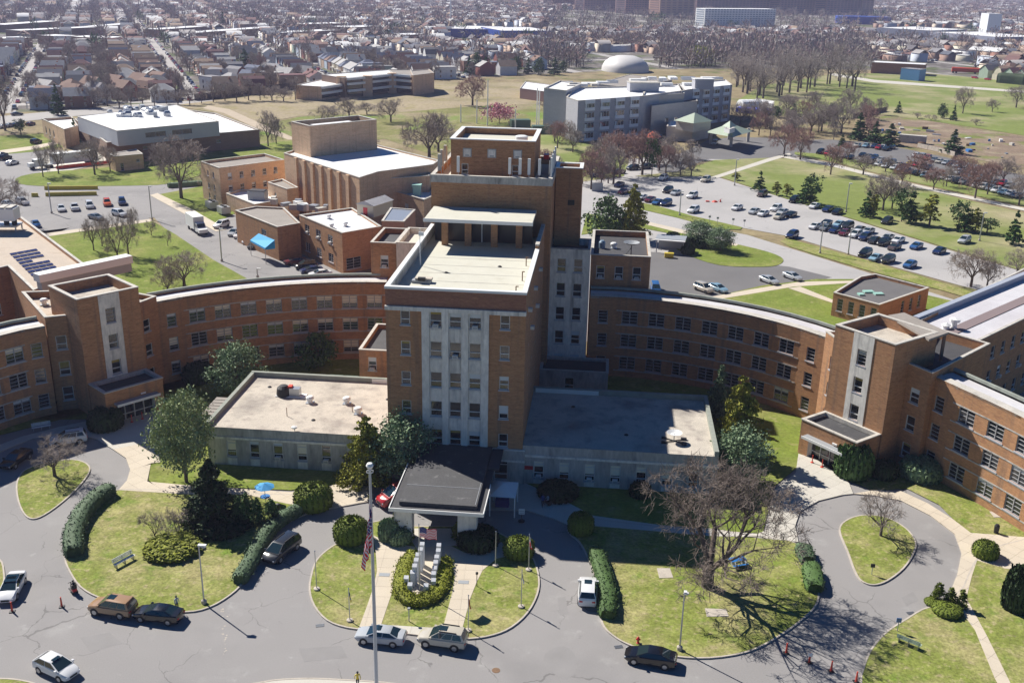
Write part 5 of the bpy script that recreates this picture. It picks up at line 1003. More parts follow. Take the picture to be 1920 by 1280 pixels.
def round_pts(seed, h, r, nc, per, z0=.25, cl=.22, shape=2.2):
    g = np.random.default_rng(seed); v = g.normal(size=(nc, 3)); v /= np.linalg.norm(v, axis=1, keepdims=True); rad = g.uniform(.55, 1.0, nc)[:, None] * (1 + g.normal(0, .1, nc)[:, None]); hz = h * (1 - z0) / 2; C = v * rad * np.array([r, r, hz]); t = (C[:, 2] / hz + 1) / 2
    C[:, :2] *= (1.15 - .45 * t ** shape)[:, None]; C[:, 2] += h * z0 + hz
    P = np.repeat(C, per, 0) + g.normal(size=(nc * per, 3)) * np.array([r * cl, r * cl, r * cl * .7]) * .6; P[:, 2] = np.clip(P[:, 2], .15, h * 1.03); return P
TM = {}
def trunk_mesh(h, r, seed=1):
    L_, _ = grow(seed, h * .8, r * .6, 2, (2, 3), 0, .3); V, F = tubes(L_, 5); return npmesh('trunk', V, F, [bark])
def proto(key, fn):
    if key not in TM: TM[key] = fn()
    return TM[key]
def bare(key, seed, h=12, r=6, lv=5, kids=(3, 3), twigs=4, tm=None, thick=.02, **k):
    def f():
        a, b = grow(seed, h, r, lv, kids, twigs, **k); b[:, 6:8] = np.maximum(b[:, 6:8], thick * .6); V, F = tubes(a, 5); V2, F2 = tubes(b, 3)
        return (npmesh('trunk', V, F, [bark]), npmesh('crown', V2, F2, [tm or twig]), h, r)
    return proto(key, f)
def ever(key, pts, size, m, h, r, seed=1, tr=True, flat=0.0):
    def f(): V, F = leaves(pts(), size, seed, flat); return (trunk_mesh(h, r, seed) if tr else None, npmesh('crown', V, F, [m]), h, r)
    return proto(key, f)
def plant(pr_, base, h, w, name, label, cat='tree', group=None, rz=None, z=.05):
    tm_, cm_, ph, prr = pr_; t = tag(put(name, None, None, (base[0], base[1], z), rz if rz is not None else rnd.uniform(0, 6.28)), label, cat, group); t.scale = (w / prr, w / prr, h / ph)
    if tm_: put('trunk', tm_, t)
    put('crown', cm_, t); return t
def plant_px(pr_, bx, by, top, wpx, name, label, cat='tree', group=None, **k):
    b = G(bx, by); return plant(pr_, b, max(.4, Z(b, top)), wpx / 2 / ppm(bx, by), name, label, cat, group, **k)
# the great bare tree
def big():
    best = None
    for sd_ in range(30, 42):
        a, b = grow(sd_, 15, 8, 4, (3, 3), 1, trunk=.16, up=.5); c = b[:, 3:6]; q = abs(c[:, 0].mean()) + abs(c[:, 1].mean()) + abs(c[:, 2].mean() - 9) * .6
        if best is None or q < best[0]: best = (q, sd_)
    a, b = grow(best[1], 15, 8, 6, (3, 3), 3, trunk=.16, up=.5, tw_len=.05, r0=.5); b[:, 6:8] = np.maximum(b[:, 6:8], .016); V, F = tubes(a, 6); V2, F2 = tubes(b, 3); return (npmesh('trunk', V, F, [bark]), npmesh('crown', V2, F2, [mat('oak_twigs', (0.22, 0.18, 0.155), 0.95, island=0.35, spec=0.1)]), 15, 8)
TM['big'] = big()
plant_px(TM['big'], 1326, 1100, 874, 350, 'bare_tree', 'large spreading bare tree casting a branching shadow on the right front lawn', rz=1.0)
small = [bare('s%d' % i, 40 + i, 5, 2.6, 4, (3, 4), 4, thick=.016, trunk=.2) for i in range(3)]
med = [bare('m%d' % i, 60 + i, 11, 5.5, 5, (3, 3), 3, thick=.035) for i in range(4)]
medr = [bare('mr%d' % i, 80 + i, 10, 5, 5, (3, 3), 3, twig_red, thick=.04) for i in range(2)]
plant_px(small[0], 103, 893, 822, 110, 'bare_tree', 'small leaning bare tree on the left teardrop lawn')
plant_px(small[1], 1651, 1005, 925, 110, 'bare_tree', 'small bare tree on the right teardrop lawn')
# evergreens near the hospital
mag = ever('mag', lambda: round_pts(1, 12, 4.6, 210, 42, .16, .25, 2.4), .2, leaf_mag, 12, 4.6)
mag2 = ever('mag2', lambda: round_pts(2, 11, 4, 190, 40, .1, .28, 2), .2, leaf_blue, 11, 4)
yel = ever('yel', lambda: conifer_pts(3, 9, 4, 170, 70, .5, .08, .6), .2, leaf_olive, 9, 4)
dark = ever('dark', lambda: conifer_pts(4, 10, 4.5, 260, 70, .3, .01, .75), .22, leaf_dark, 10, 4.5)
blu = ever('blu', lambda: conifer_pts(5, 9, 3.2, 170, 60, .5, .05, .7), .2, leaf_blue, 9, 3.2)
pine = ever('pine', lambda: conifer_pts(6, 8, 2.6, 60, 34, .45, .12, .85), .3, leaf_pine, 8, 2.6)
pine2 = ever('pine2', lambda: conifer_pts(16, 8, 2.4, 44, 34, .6, .2, .6), .3, leaf_olive, 8, 2.4)
pine3 = ever('pine3', lambda: round_pts(26, 8, 3, 26, 34, .3, .3), .3, leaf_mid, 8, 3)
spr = ever('spr', lambda: conifer_pts(7, 16, 4, 90, 40, .25, .03, .9), .45, leaf_pine, 16, 4)
rou = ever('rou', lambda: round_pts(8, 8, 4, 60, 30, .05, .3), .35, leaf_mid, 8, 4)
plant_px(mag, 350, 905, 732, 106, 'evergreen_tree', 'grey green broadleaf evergreen at the left corner of the left annex')
plant_px(mag2, 447, 745, 640, 88, 'evergreen_tree', 'blue green evergreen behind the left annex before the curved wing')
plant_px(dark, 400, 985, 862, 122, 'evergreen_tree', 'very dark cone shaped evergreen on the left front lawn', z=.1)
plant_px(yel, 690, 905, 782, 110, 'evergreen_tree', 'yellow green evergreen against the left annex front')
plant_px(mag2, 760, 905, 775, 105, 'evergreen_tree', 'grey green broadleaf evergreen at the foot of the tower front')
plant_px(blu, 1345, 790, 685, 62, 'evergreen_tree', 'pale blue green evergreen behind the corner of the right annex')
plant_px(yel, 1380, 855, 705, 104, 'evergreen_tree', 'tall olive conifer at the right end of the right annex')
plant_px(mag2, 1388, 905, 800, 98, 'evergreen_tree', 'grey green broadleaf evergreen in front of the olive conifer on the right')
plant_px(dark, 98, 760, 640, 66, 'evergreen_tree', 'narrow shaded evergreen against the outer left wing')
plant_px(rou, 597, 690, 628, 64, 'evergreen_tree', 'dark shaded evergreen against the left curved wing', z=.1)
plant_px(yel, 1185, 450, 345, 62, 'evergreen_tree', 'tall olive pyramidal conifer behind the rear black roof'); plant_px(rou, 1138, 448, 372, 74, 'evergreen_tree', 'loose green tree left of the olive pyramidal conifer')
plant_px(mag2, 1308, 458, 413, 54, 'evergreen_tree', 'left of two spreading blue green pines on the kerb island'); plant_px(mag2, 1350, 470, 425, 50, 'evergreen_tree', 'right of two spreading blue green pines on the kerb island')
# round clipped shrubs
def bush_mesh(seed, m, sq=1.0, n=2600, size=.055):
    def f():
        g = np.random.default_rng(seed); nu, nv = 20, 10; V = []
        for j in range(nv + 1):
            for i in range(nu):
                a = 2 * math.pi * i / nu; e = -math.pi / 2 * .35 + (math.pi / 2 * 1.35) * j / nv; c = max(0, math.cos(e)) ** .7; V.append((c * math.cos(a), c * math.sin(a), .35 + .65 * math.sin(e) ** .75 if math.sin(e) > 0 else .35 + .35 * math.sin(e) / math.sin(.55)))
        V = np.array(V); V *= (1 + g.normal(0, .015, (len(V), 1))); F = np.array([(j * nu + i, j * nu + (i + 1) % nu, (j + 1) * nu + (i + 1) % nu, (j + 1) * nu + i) for j in range(nv) for i in range(nu)])
        c = V[F].mean(1); k = g.integers(0, len(c), n); P = c[k] + g.normal(0, .035, (n, 3)); V2, F2 = leaves(P, size, seed); return (None, npmesh('foliage', np.concatenate([V * .97, V2]), np.concatenate([F, F2 + len(V)]), [m]), 1, 1)
    return f
bx1 = proto('bx', bush_mesh(1, leaf_box)); bx2 = proto('bx2', bush_mesh(2, leaf_mid, size=.1)); bx3 = proto('bx3', bush_mesh(3, leaf_blue, size=.1)); bx4 = proto('bx4', bush_mesh(4, leaf_dark, size=.1)); bx5 = proto('bx5', bush_mesh(5, leaf_yew, size=.12))
def shrub(p, cx, by, top, w, label, name='shrub', d=1.0, z=.1):
    b = G(cx, by); rr_ = w / 2 / ppm(cx, by); b = (b[0], b[1] + rr_ * .6 * d); t = tag(put(name, None, None, (*b, z), rnd.random() * .5), label, 'shrub'); t.scale = (rr_, rr_ * d, max(.35, Z(b, top))); put('foliage', p[1], t); return t
shrub(bx1, 582, 960, 912, 72, 'clipped round yew beside the pavement left of the drive'); shrub(bx1, 654, 1022, 975, 66, 'clipped round yew at the left top of the flag garden')
shrub(bx1, 971, 1050, 1012, 60, 'clipped round yew at the right top of the flag garden'); shrub(bx1, 1088, 1005, 965, 50, 'shaded clipped yew where the right pavement meets the drive')
shrub(bx2, 1602, 900, 836, 70, 'large glossy round shrub beside the right porch'); shrub(bx3, 1732, 905, 862, 78, 'wide pale green oval shrub under the outer right wing')
shrub(bx1, 1851, 1050, 1018, 50, 'clipped round yew beside the right edge pavement'); shrub(bx4, 1912, 1150, 1070, 60, 'dark mounded shrub at the right edge of the frame')
shrub(bx4, 1045, 940, 910, 75, 'low shaded shrub bed at the right annex wall'); shrub(bx4, 1200, 935, 908, 40, 'small shaded shrub under the right annex windows')
shrub(bx4, 366, 720, 685, 55, 'dark shrub at the foot of the left curved wing'); shrub(bx4, 190, 810, 770, 60, 'shaded shrub left of the left pavilion porch'); shrub(bx4, 1660, 900, 868, 50, 'dark shrub between the right porch and the outer wing')
shrub(bx5, 312, 1048, 1018, 100, 'yellow green low yew on the left front lawn'); shrub(bx4, 408, 1005, 975, 96, 'dark skirt of shrubs round the dark evergreen')
shrub(bx3, 728, 1018, 977, 40, 'creeping blue green juniper left of the canopy piers', d=.8); shrub(bx3, 748, 1024, 995, 44, 'lower creeping juniper below the small cypresses', d=.8); shrub(bx4, 893, 1034, 995, 76, 'dark shrub bed in the shade right of the canopy piers')
shrub(bx1, 1780, 1158, 1136, 58, 'spreading yew in front of the three small cypresses'); shrub(bx1, 1752, 1138, 1126, 34, 'small spreading yew left of the three cypresses')
for i, (x, y, t, w) in enumerate(((1262, 452, 437, 26), (1290, 462, 446, 24), (1312, 466, 450, 24), (1290, 478, 458, 26), (1335, 462, 448, 22))): shrub(bx4, x, y, t, w, f'{nth(i, 5)} of the round dark shrubs on the rear kerb island')
def cyp(cx, by, top, w, label, m=None):
    p = ever('cyp' + (m.name if m else ''), lambda: conifer_pts(9, 3, .75, 130, 16, .1, .0, .55, 0), .1, m or leaf_box, 3, .75, tr=False); plant_px(p, cx, by, top, w, 'cypress', label, 'shrub', z=.1)
for i, (x, b, t, w) in enumerate(((463, 985, 925, 26), (484, 985, 934, 24), (510, 982, 936, 28), (448, 985, 930, 24))): cyp(x, b, t, w, f'{("second", "third", "rightmost", "leftmost")[i]} dark cypress in the row right of the dark evergreen', leaf_mid)
for x, b, t, w, l in ((745, 1010, 952, 24, 'taller small cypress left of the entrance canopy'), (765, 1012, 967, 22, 'shorter small cypress left of the entrance canopy'), (857, 1010, 980, 20, 'shorter small cypress right of the canopy opening'), (874, 1010, 972, 24, 'taller small cypress right of the canopy opening'), (1757, 1128, 1093, 26, 'left of the three small cypresses by the right path'), (1779, 1135, 1102, 24, 'middle of the three small cypresses by the right path'), (1800, 1140, 1106, 24, 'right of the three small cypresses by the right path')): cyp(x, b, t, w, l)
bsh = [bare('bsh%d' % i, 30 + i, 3, 2, 4, (3, 4), 4, thick=.015, trunk=.05) for i in range(2)]
plant_px(bsh[0], 290, 1005, 955, 60, 'bare_shrub', 'grey bare shrub behind the yellow green yew', 'shrub'); plant_px(bsh[1], 335, 1005, 950, 64, 'bare_shrub', 'brown twiggy shrub left of the dark evergreen', 'shrub')
# hedges
def hedge(label, px_, w, h, m=leaf_hedge, n=60, z=.1, px=True):
    p = W_(px_) if px else px_; 
    q = []
    for i in range(len(p) - 1):
        for t in np.linspace(0, 1, 8, endpoint=False): q.append((p[i][0] * (1 - t) + p[i + 1][0] * t, p[i][1] * (1 - t) + p[i + 1][1] * t))
    q.append(p[-1]); q = np.array(q); d = np.gradient(q, axis=0); d /= np.linalg.norm(d, axis=1, keepdims=True); nn = np.stack([-d[:, 1], d[:, 0]], 1); g = np.random.default_rng(len(q) + int(w * 10))
    prof = [(-.5, 0), (-.52, .7), (-.4, .97), (0, 1.03), (.4, .97), (.52, .7), (.5, 0)]; V = []; endf = np.ones(len(q)); endf[0] = endf[-1] = .7
    for i in range(len(q)):
        for a, b in prof: V.append((*(q[i] + nn[i] * a * w * endf[i]), z + b * h * (endf[i] * .3 + .7)))
    k = len(prof); V = np.array(V); F = [(i * k + j, i * k + j + 1, (i + 1) * k + j + 1, (i + 1) * k + j) for i in range(len(q) - 1) for j in range(k - 1)]; nq = len(q)
    F += [(0, 1, 5, 6), (1, 2, 4, 5), ((nq - 1) * k + 6, (nq - 1) * k + 5, (nq - 1) * k + 1, (nq - 1) * k), ((nq - 1) * k + 5, (nq - 1) * k + 4, (nq - 1) * k + 2, (nq - 1) * k + 1), (2, 3, 4, 2)][:4]; F = np.array(F); V += g.normal(0, .03, V.shape)
    c = V[F].mean(1); n_ = int(len(c) * n / 6); C = c[g.integers(0, len(c), n_)] + g.normal(0, .14, (n_, 3)); V2, F2 = leaves(C, .1, 5); me = npmesh('hedge', np.concatenate([V, V2]), np.concatenate([F, F2 + len(V)]), [m])
    return tag(put('hedge', me), label, 'hedge')
hedge('dark clipped hedge along the left edge of the left front lawn', [(210, 925), (182, 942), (158, 968), (142, 998), (138, 1025), (140, 1045)], 1.9, 1.3)
hedge('dark clipped hedge curving along the right edge of the left front lawn', [(562, 962), (532, 978), (508, 998), (486, 1030), (470, 1062), (448, 1096)], 1.5, 1.1)
hedge('clipped hedge beside the drive on the left of the large bare tree', [(1116, 1040), (1128, 1075), (1137, 1110), (1140, 1140), (1138, 1162)], 1.6, 1.1, leaf_mid)
hedge('upper hedge block on the right edge of the bare tree lawn', [(1503, 1032), (1514, 1058)], 1.7, 1.0); hedge('lower hedge block on the right edge of the bare tree lawn', [(1519, 1068), (1527, 1112)], 1.9, 1.1, leaf_mid)
hedge('low dark hedge along the path left of the three storey hall', [(315, 352), (380, 347)], 2.2, 1.2)
# memorial: oval yew bed, paved floor and two rows of pillars
bed = [(745, 1108), (741, 1085), (752, 1058), (768, 1040), (782, 1034)]
hedge('low yellow green yew border wrapping the pillar memorial', [(780, 1040), (760, 1062), (752, 1095), (752, 1115), (768, 1130), (790, 1132), (812, 1122), (826, 1104), (832, 1078), (834, 1052)], 1.5, .5, leaf_yew, 90, z=.14)
sheet('memorial_floor', [(790, 1042), (822, 1040), (826, 1060), (816, 1110), (800, 1121), (775, 1120), (768, 1105), (776, 1070)], .17, concrete)
rg = random.Random(2); pil = [(792, 1062, 1022), (789, 1072, 1032), (784, 1080, 1042), (781, 1088, 1052), (778, 1097, 1063), (774, 1100, 1075), (762, 1100, 1085), (769, 1114, 1098), (823, 1052, 1024), (822, 1062, 1034), (819, 1068, 1046), (817, 1076, 1056), (815, 1084, 1067), (813, 1092, 1077), (813, 1104, 1090), (799, 1114, 1102)]
pm = mat('pillar_stone', (0.60, 0.61, 0.63), .6)
for i, (x, b, t) in enumerate(pil):
    bb = G(x, b); h = max(.9, Z(bb, t)); m = MB().box(-.24, .24, -.2, .2, 0, h, pm).add([(-.24, -.2, h), (.24, -.2, h), (.24, .2, h), (-.24, .2, h), (.24, .2, h + .18), (-.24, .2, h + .18)], [(0, 1, 4, 5), (0, 5, 3), (1, 2, 4), (2, 3, 5, 4)], pm)
    tag(m.build('memorial_pillar', None, (*bb, .15), .05), f'{ordn(i if i < 8 else i - 8)} pale stone pillar from the back in the {"left" if i < 8 else "right"} row of the memorial', 'pillar', 'memorial pillars')
# bare trees in the middle distance
def scatter(lst, protos, name, lab, cat='tree'):
    s = sorted(range(len(lst)), key=lambda i: lst[i][0])
    for k, i in enumerate(s): x, b, t, w = lst[i]; plant_px(protos[i % len(protos)], x, b, t, w, name, f'{ordn(k)} {lab}' if len(lst) > 1 else lab, cat)
scatter([(176, 470, 405, 40), (192, 462, 400, 34), (222, 497, 395, 62), (241, 478, 398, 50), (284, 442, 412, 26), (250, 430, 385, 26), (315, 462, 430, 20)], small + med[:1], 'bare_tree', 'slim bare tree from the left on the green quadrangle lawn')
plant_px(med[0], 346, 540, 470, 100, 'bare_tree', 'spreading bare tree behind the left curved wing roof'); plant_px(med[1], 315, 550, 500, 60, 'bare_tree', 'low bare tree just above the left curved wing roof')
scatter([(81, 332, 270, 34), (110, 326, 252, 40), (178, 328, 255, 60), (182, 318, 262, 30), (207, 322, 270, 36)], med, 'bare_tree', 'bare tree from the left on the oval lawn below the large white roof')
plant_px(med[2], 340, 372, 248, 110, 'bare_tree', 'large forked bare tree left of the three storey hall'); plant_px(med[3], 308, 330, 262, 56, 'bare_tree', 'bare tree behind the large forked one by the hall')
plant_px(med[1], 10, 245, 120, 70, 'bare_tree', 'large dark bare tree on the left frame edge'); plant_px(med[0], -20, 430, 320, 130, 'bare_tree', 'bare tree leaning in over the car park at the left edge')
scatter([(503, 275, 205, 46), (518, 270, 215, 34), (612, 245, 195, 70), (655, 222, 180, 60), (733, 229, 183, 60), (688, 215, 190, 40)], med, 'bare_tree', 'bare tree from the left in the dry ground behind the auditorium')
plant_px(med[3], 805, 300, 205, 110, 'bare_tree', 'broad bare tree behind the tower penthouse on the left'); plant_px(med[1], 822, 285, 215, 80, 'bare_tree', 'bare tree touching the broad one behind the penthouse')
plant_px(medr[0], 886, 198, 137, 66, 'bare_tree', 'reddish budding tree at the edge of the dry field')
plant_px(ever('pink', lambda: round_pts(33, 6, 5, 60, 26, .2, .3), .3, pink, 6, 5), 936, 232, 196, 56, 'blossom_tree', 'pink blossoming tree left of the residence')
plant_px(ever('wil', lambda: round_pts(34, 12, 9, 80, 26, .15, .3), .5, yellowl, 12, 9), 1312, 122, 88, 52, 'willow_tree', 'bright yellow green willow among bare trees beyond the residence')
scatter([(1108, 355, 275, 60), (1127, 352, 290, 50), (1150, 345, 262, 70), (1092, 345, 300, 50), (1162, 332, 240, 76), (1204, 328, 238, 80), (1236, 320, 262, 60), (1248, 326, 270, 50), (1275, 330, 280, 44), (1296, 330, 285, 46), (1120, 270 + 60, 300, 60)], [medr[0], med[0], med[1], medr[1], medr[0], medr[1], med[2]], 'bare_tree', 'bare tree from the left in the belt between tower and residence')
plant_px(pine3, 1222, 330, 262, 30, 'evergreen_tree', 'bright green tree among the bare ones in front of the residence')
scatter([(1500, 300, 235, 60), (1557, 328, 268, 50), (1618, 328, 286, 54), (1690, 350, 300, 44), (1750, 356, 312, 44), (1774, 350, 308, 40), (1828, 372, 300, 70), (1851, 365, 300, 50), (1910, 385, 318, 60), (1470, 290, 230, 60), (1590, 300, 265, 40), (1660, 322, 290, 40), (1720, 330, 285, 60), (1800, 340, 288, 60), (1880, 345, 290, 60)], medr + [med[1]], 'bare_tree', 'bare reddish tree from the left round the far right car park')
scatter([(1540, 246, 190, 60), (1577, 250, 185, 66), (1520, 250, 200, 50), (1650, 215, 182, 30), (1805, 213, 160, 40), (1860, 210, 184, 28), (1905, 202, 158, 50), (1563, 262, 215, 30)], med, 'bare_tree', 'bare tree from the left along the allotment fence and field')
scatter([(1655, 395, 320, 70), (1672, 392, 330, 50), (1640, 388, 345, 40), (1690, 385, 335, 50), (1820, 538, 462, 90), (1850, 540, 478, 60), (1905, 520, 465, 60)], med, 'bare_tree', 'pale bare tree from the left beside the big right car park')
# grove beyond the field
rg = random.Random(8); gl = []
for i in range(34):
    x = rg.uniform(1378, 1610); y = rg.uniform(150, 187) - (x - 1400) * .03; gl.append((x, y, y - rg.uniform(58, 84), rg.uniform(44, 72)))
scatter(gl, [bare('gv%d' % i, 160 + i, 12, 5.5, 5, (2, 3), 3, mat('grey_brown_twigs', (.36, .31, .28), .95, island=.3), thick=.03, trunk=.3) for i in range(4)], 'bare_tree', 'tall bare tree from the left in the grove beside the playing field')
rg = random.Random(31); L1 = [(rg.uniform(1385, 1640), rg.uniform(232, 262)) for _ in range(16)] + [(rg.uniform(1470, 1640), rg.uniform(205, 232)) for _ in range(8)]
scatter([(x, y, y - rg.uniform(34, 54), rg.uniform(32, 50)) for x, y in L1], med + medr[:1], 'bare_tree', 'bare tree from the left between the residence and the allotments')
L1 = [(rg.uniform(1010, 1180), rg.uniform(262, 345)) for _ in range(9)] + [(rg.uniform(1085, 1330), rg.uniform(285, 316)) for _ in range(10)]
scatter([(x, y, y - rg.uniform(34, 56), rg.uniform(36, 54)) for x, y in L1], medr + med, 'bare_tree', 'small bare tree from the left in the slope before the residence')
L1 = [(x, 206 + rg.uniform(-3, 4) - (x - 60) * .04) for x in range(70, 560, 22)]
scatter([(x, y, y - rg.uniform(28, 48), rg.uniform(26, 44)) for x, y in L1], med, 'bare_tree', 'bare street tree from the left in front of the first house row')
# evergreens
scatter([(1424, 358, 321, 28), (1456, 366, 340, 24), (1475, 370, 343, 26)], [pine, pine2, pine2], 'pine_tree', 'small pine from the left along the top edge of the big car park')
scatter([(1511, 380, 332, 42), (1522, 382, 328, 36)], [pine, pine3], 'pine_tree', 'bushy pine from the left behind the three parked dark cars')
scatter([(1625, 406, 358, 34), (1636, 408, 362, 30), (1690, 416, 356, 40), (1706, 418, 360, 40), (1742, 424, 362, 50), (1796, 430, 378, 40), (1808, 434, 390, 40), (1828, 436, 388, 30), (1850, 438, 410, 40), (1899, 458, 395, 36), (1380, 338, 322, 22)], [pine, pine2, pine3], 'pine_tree', 'young pine from the left in the row above the right car park')
scatter([(1609, 262, 212, 40), (1640, 268, 228, 40), (1668, 272, 232, 46), (1786, 288, 243, 46), (1578, 275, 252, 20)], [spr], 'evergreen_tree', 'dark conifer from the left round the allotments')
scatter([(1684, 212, 190, 18), (1766, 222, 195, 16), (1787, 226, 198, 16), (1560, 220, 195, 20), (1487, 222, 195, 30), (1455, 220, 200, 26)], [spr, rou], 'evergreen_tree', 'small dark conifer from the left at the field edge')
scatter([(880, 140, 105, 22), (893, 138, 100, 22), (911, 136, 104, 24), (969, 138, 107, 18), (990, 138, 108, 20), (1010, 140, 110, 22), (1040, 140, 108, 26), (1055, 135, 115, 16)], [spr, rou], 'evergreen_tree', 'bright green conifer from the left beyond the dry field')
plant_px(spr, 109, 216, 158, 30, 'evergreen_tree', 'dark pointed spruce left of the low white roofed building'); plant_px(spr, 142, 270, 222, 22, 'evergreen_tree', 'small dark pine at the front of the low building'); plant_px(pine3, 40, 255, 224, 22, 'evergreen_tree', 'small dark pine by the left parking area')
plant_px(spr, 460, 135, 92, 36, 'evergreen_tree', 'tall dark pine among the houses left of the school block'); plant_px(rou, 588, 92, 72, 18, 'evergreen_tree', 'bright green round tree among houses'); plant_px(spr, 418, 46, 22, 12, 'evergreen_tree', 'distant dark spruce, left of two above the white shop roofs'); plant_px(spr, 478, 46, 20, 16, 'evergreen_tree', 'distant dark spruce, right of two above the white shop roofs'); plant_px(spr, 108, 14, 1, 20, 'evergreen_tree', 'dark spruce near the top left of the frame')
hedge('dark hedge along the far edge of the playing field', [(1870, 155), (1905, 158), (1925, 160)], 6, 6, leaf_dark, 20)
for i, (x, y, w) in enumerate(((548, 240, 20), (700, 275, 26), (1060, 215, 26), (1600, 216, 24), (1620, 213, 22), (1720, 222, 20), (1745, 226, 20), (1830, 235, 22), (1020, 205, 26), (850, 320, 40), (770, 260, 30), (595, 300, 30))):
    plant_px(bsh[i % 2], x, y, y - w * .6, w * 1.3, 'bare_shrub', f'{ordn(i)} brown bare thicket in the scrub behind the hospital', 'shrub', 'brown thickets')

# ------------------------------------------------------------------ vehicles (x forward)
CARS = {}
def lerp(a, b, t): return tuple(a[i] + (b[i] - a[i]) * t for i in range(3))
def quad_in(q, u0, u1, v0, v1, off, nrm):
    """sub quad of q=(bl,br,tr,tl), pushed out along nrm"""
    P = lambda u, v: tuple(c + off * n for c, n in zip(lerp(lerp(q[0], q[1], u), lerp(q[3], q[2], u), v), nrm)); return [P(u0, v0), P(u1, v0), P(u1, v1), P(u0, v1)]
SPEC = {  # L, W, sill, belt, roof, [profile stations x, top], cabin rear base, rear top, front top, front base, nside
 'sedan': (4.8, 1.84, .22, .98, 1.46, [(-2.4, .86), (-2.28, 1.04), (-1.7, 1.08), (-.3, 1.0), (1.15, .98), (2.05, .84), (2.38, .66)], -2.0, -1.0, .2, 1.3, 2),
 'suv': (4.7, 1.92, .3, 1.14, 1.8, [(-2.35, .98), (-2.27, 1.12), (-1.5, 1.13), (0, 1.1), (1.25, 1.09), (2.05, .97), (2.33, .76)], -2.27, -1.95, .2, 1.2, 3),
 'van': (5.0, 1.97, .26, 1.1, 1.76, [(-2.5, .95), (-2.42, 1.1), (-1.5, 1.1), (0, 1.08), (1.55, 1.04), (2.25, .88), (2.5, .68)], -2.45, -2.2, .55, 1.7, 3),
 'hatch': (4.4, 1.84, .25, 1.03, 1.56, [(-2.2, .9), (-2.1, 1.05), (-1.4, 1.06), (0, 1.03), (1.2, 1.0), (1.9, .86), (2.18, .68)], -2.1, -1.3, .15, 1.3, 2),
 'pickup': (5.5, 1.95, .35, 1.1, 1.75, [(-2.75, 1.05), (-2.7, 1.1), (-1.0, 1.1), (0, 1.1), (1.4, 1.1), (2.5, 1.02), (2.72, .8)], -.65, -.4, .75, 1.35, 2),
}
def car_meshes(kind):
    if kind in CARS: return CARS[kind]
    L_, W_c, z0, zb, zr, prof, xr0, xr1, xf1, xf0, ns = SPEC[kind]; w = W_c / 2; b = MB(); ring = []
    for i, (x, zt) in enumerate(prof):
        k = (.74, .93, 1, 1, 1, .95, .74)[i]; ww = w * k; zz = z0 + (.12 if i in (0, 6) else 0)
        half = [(0, zz), (ww * .86, zz), (ww, zz + .14), (ww * 1.01, zz + (zt - zz) * .55), (ww * .97, zt - .09), (ww * .86, zt), (0, zt + .035)]
        ring.append([(x, y, z) for y, z in half] + [(x, -y, z) for y, z in half[-2:0:-1]])
    n = len(ring[0]); vs = [p for r_ in ring for p in r_]; fs = []
    for i in range(len(ring) - 1):
        for j in range(n): fs.append((i * n + j, (i + 1) * n + j, (i + 1) * n + (j + 1) % n, i * n + (j + 1) % n))
    fs += [tuple(range(n)), tuple(range(len(vs) - n, len(vs)))[::-1]]; b.add(vs, fs, carp)
    wb_, wt = w * .93, w * .70
    B0 = [(xr0, -wb_, zb), (xf0, -wb_, zb - .02), (xf0, wb_, zb - .02), (xr0, wb_, zb)]; T0 = [(xr1, -wt, zr - .06), (xf1, -wt, zr - .05), (xf1, wt, zr - .05), (xr1, wt, zr - .06)]; T1 = [(xr1 + .35, -wt + .2, zr), (xf1 - .35, -wt + .2, zr), (xf1 - .35, wt - .2, zr), (xr1 + .35, wt - .2, zr)]
    b.add(B0 + T0 + T1, [(0, 1, 5, 4), (1, 2, 6, 5), (2, 3, 7, 6), (3, 0, 4, 7), (4, 5, 9, 8), (5, 6, 10, 9), (6, 7, 11, 10), (7, 4, 8, 11), (8, 9, 10, 11)], carp)
    def g(q, u0, u1, v0, v1, nrm, m=carg): return MB().add(quad_in(q, u0, u1, v0, v1, .012, nrm), [(0, 1, 2, 3)], m)
    fq = [B0[1], B0[2], T0[2], T0[1]]; rq = [B0[3], B0[0], T0[0], T0[3]]; nf = Vector((zr - zb, 0, xf0 - xf1)).normalized(); nr = Vector((-(zr - zb), 0, xr1 - xr0)).normalized()
    parts = [('windscreen', g(fq, .05, .95, .06, .95, nf)), ('rear_window', g(rq, .06, .94, .12 if kind != 'sedan' else .05, .93, nr))]
    for s in (0, 1):
        q = [B0[0], B0[1], T0[1], T0[0]] if s == 0 else [B0[2], B0[3], T0[3], T0[2]]; nm = Vector((0, -(zr - zb) if s == 0 else (zr - zb), w * .18)).normalized(); m_ = MB()
        for i in range(ns):
            u0, u1 = .04 + .92 * i / ns, .04 + .92 * (i + 1) / ns - .025; m_.add(quad_in(q, u0, u1, .12, .9, .012, nm), [(0, 1, 2, 3)], carg)
        parts.append(('side_window', m_))
    yl = w * .62; xf, xb = prof[-1][0], prof[0][0]; zh = prof[-1][1] - .1; zt_ = prof[0][1]
    for s in (-1, 1):
        parts.append(('headlight', MB().box(xf - .26, xf - .02, s * yl - .17, s * yl + .17, zh - .02, zh + .11, lampw))); parts.append(('tail_light', MB().box(xb - .02, xb + .14, s * yl * 1.05 - .16, s * yl * 1.05 + .16, zt_ - .18, zt_ - .02, lampr)))
        parts.append(('mirror', MB().box(xf0 - .35, xf0 - .15, s * (w + .02) - .1, s * (w + .02) + .1, zb, zb + .15, carp)))
    parts.append(('grille', MB().box(xf - .03, xf + .02, -w * .42, w * .42, z0 + .2, z0 + .38, blackp)))
    if kind == 'pickup': parts.append(('load_bed', MB().box(-2.62, -.75, -w * .8, w * .8, 1.08, 1.16, blackp)))
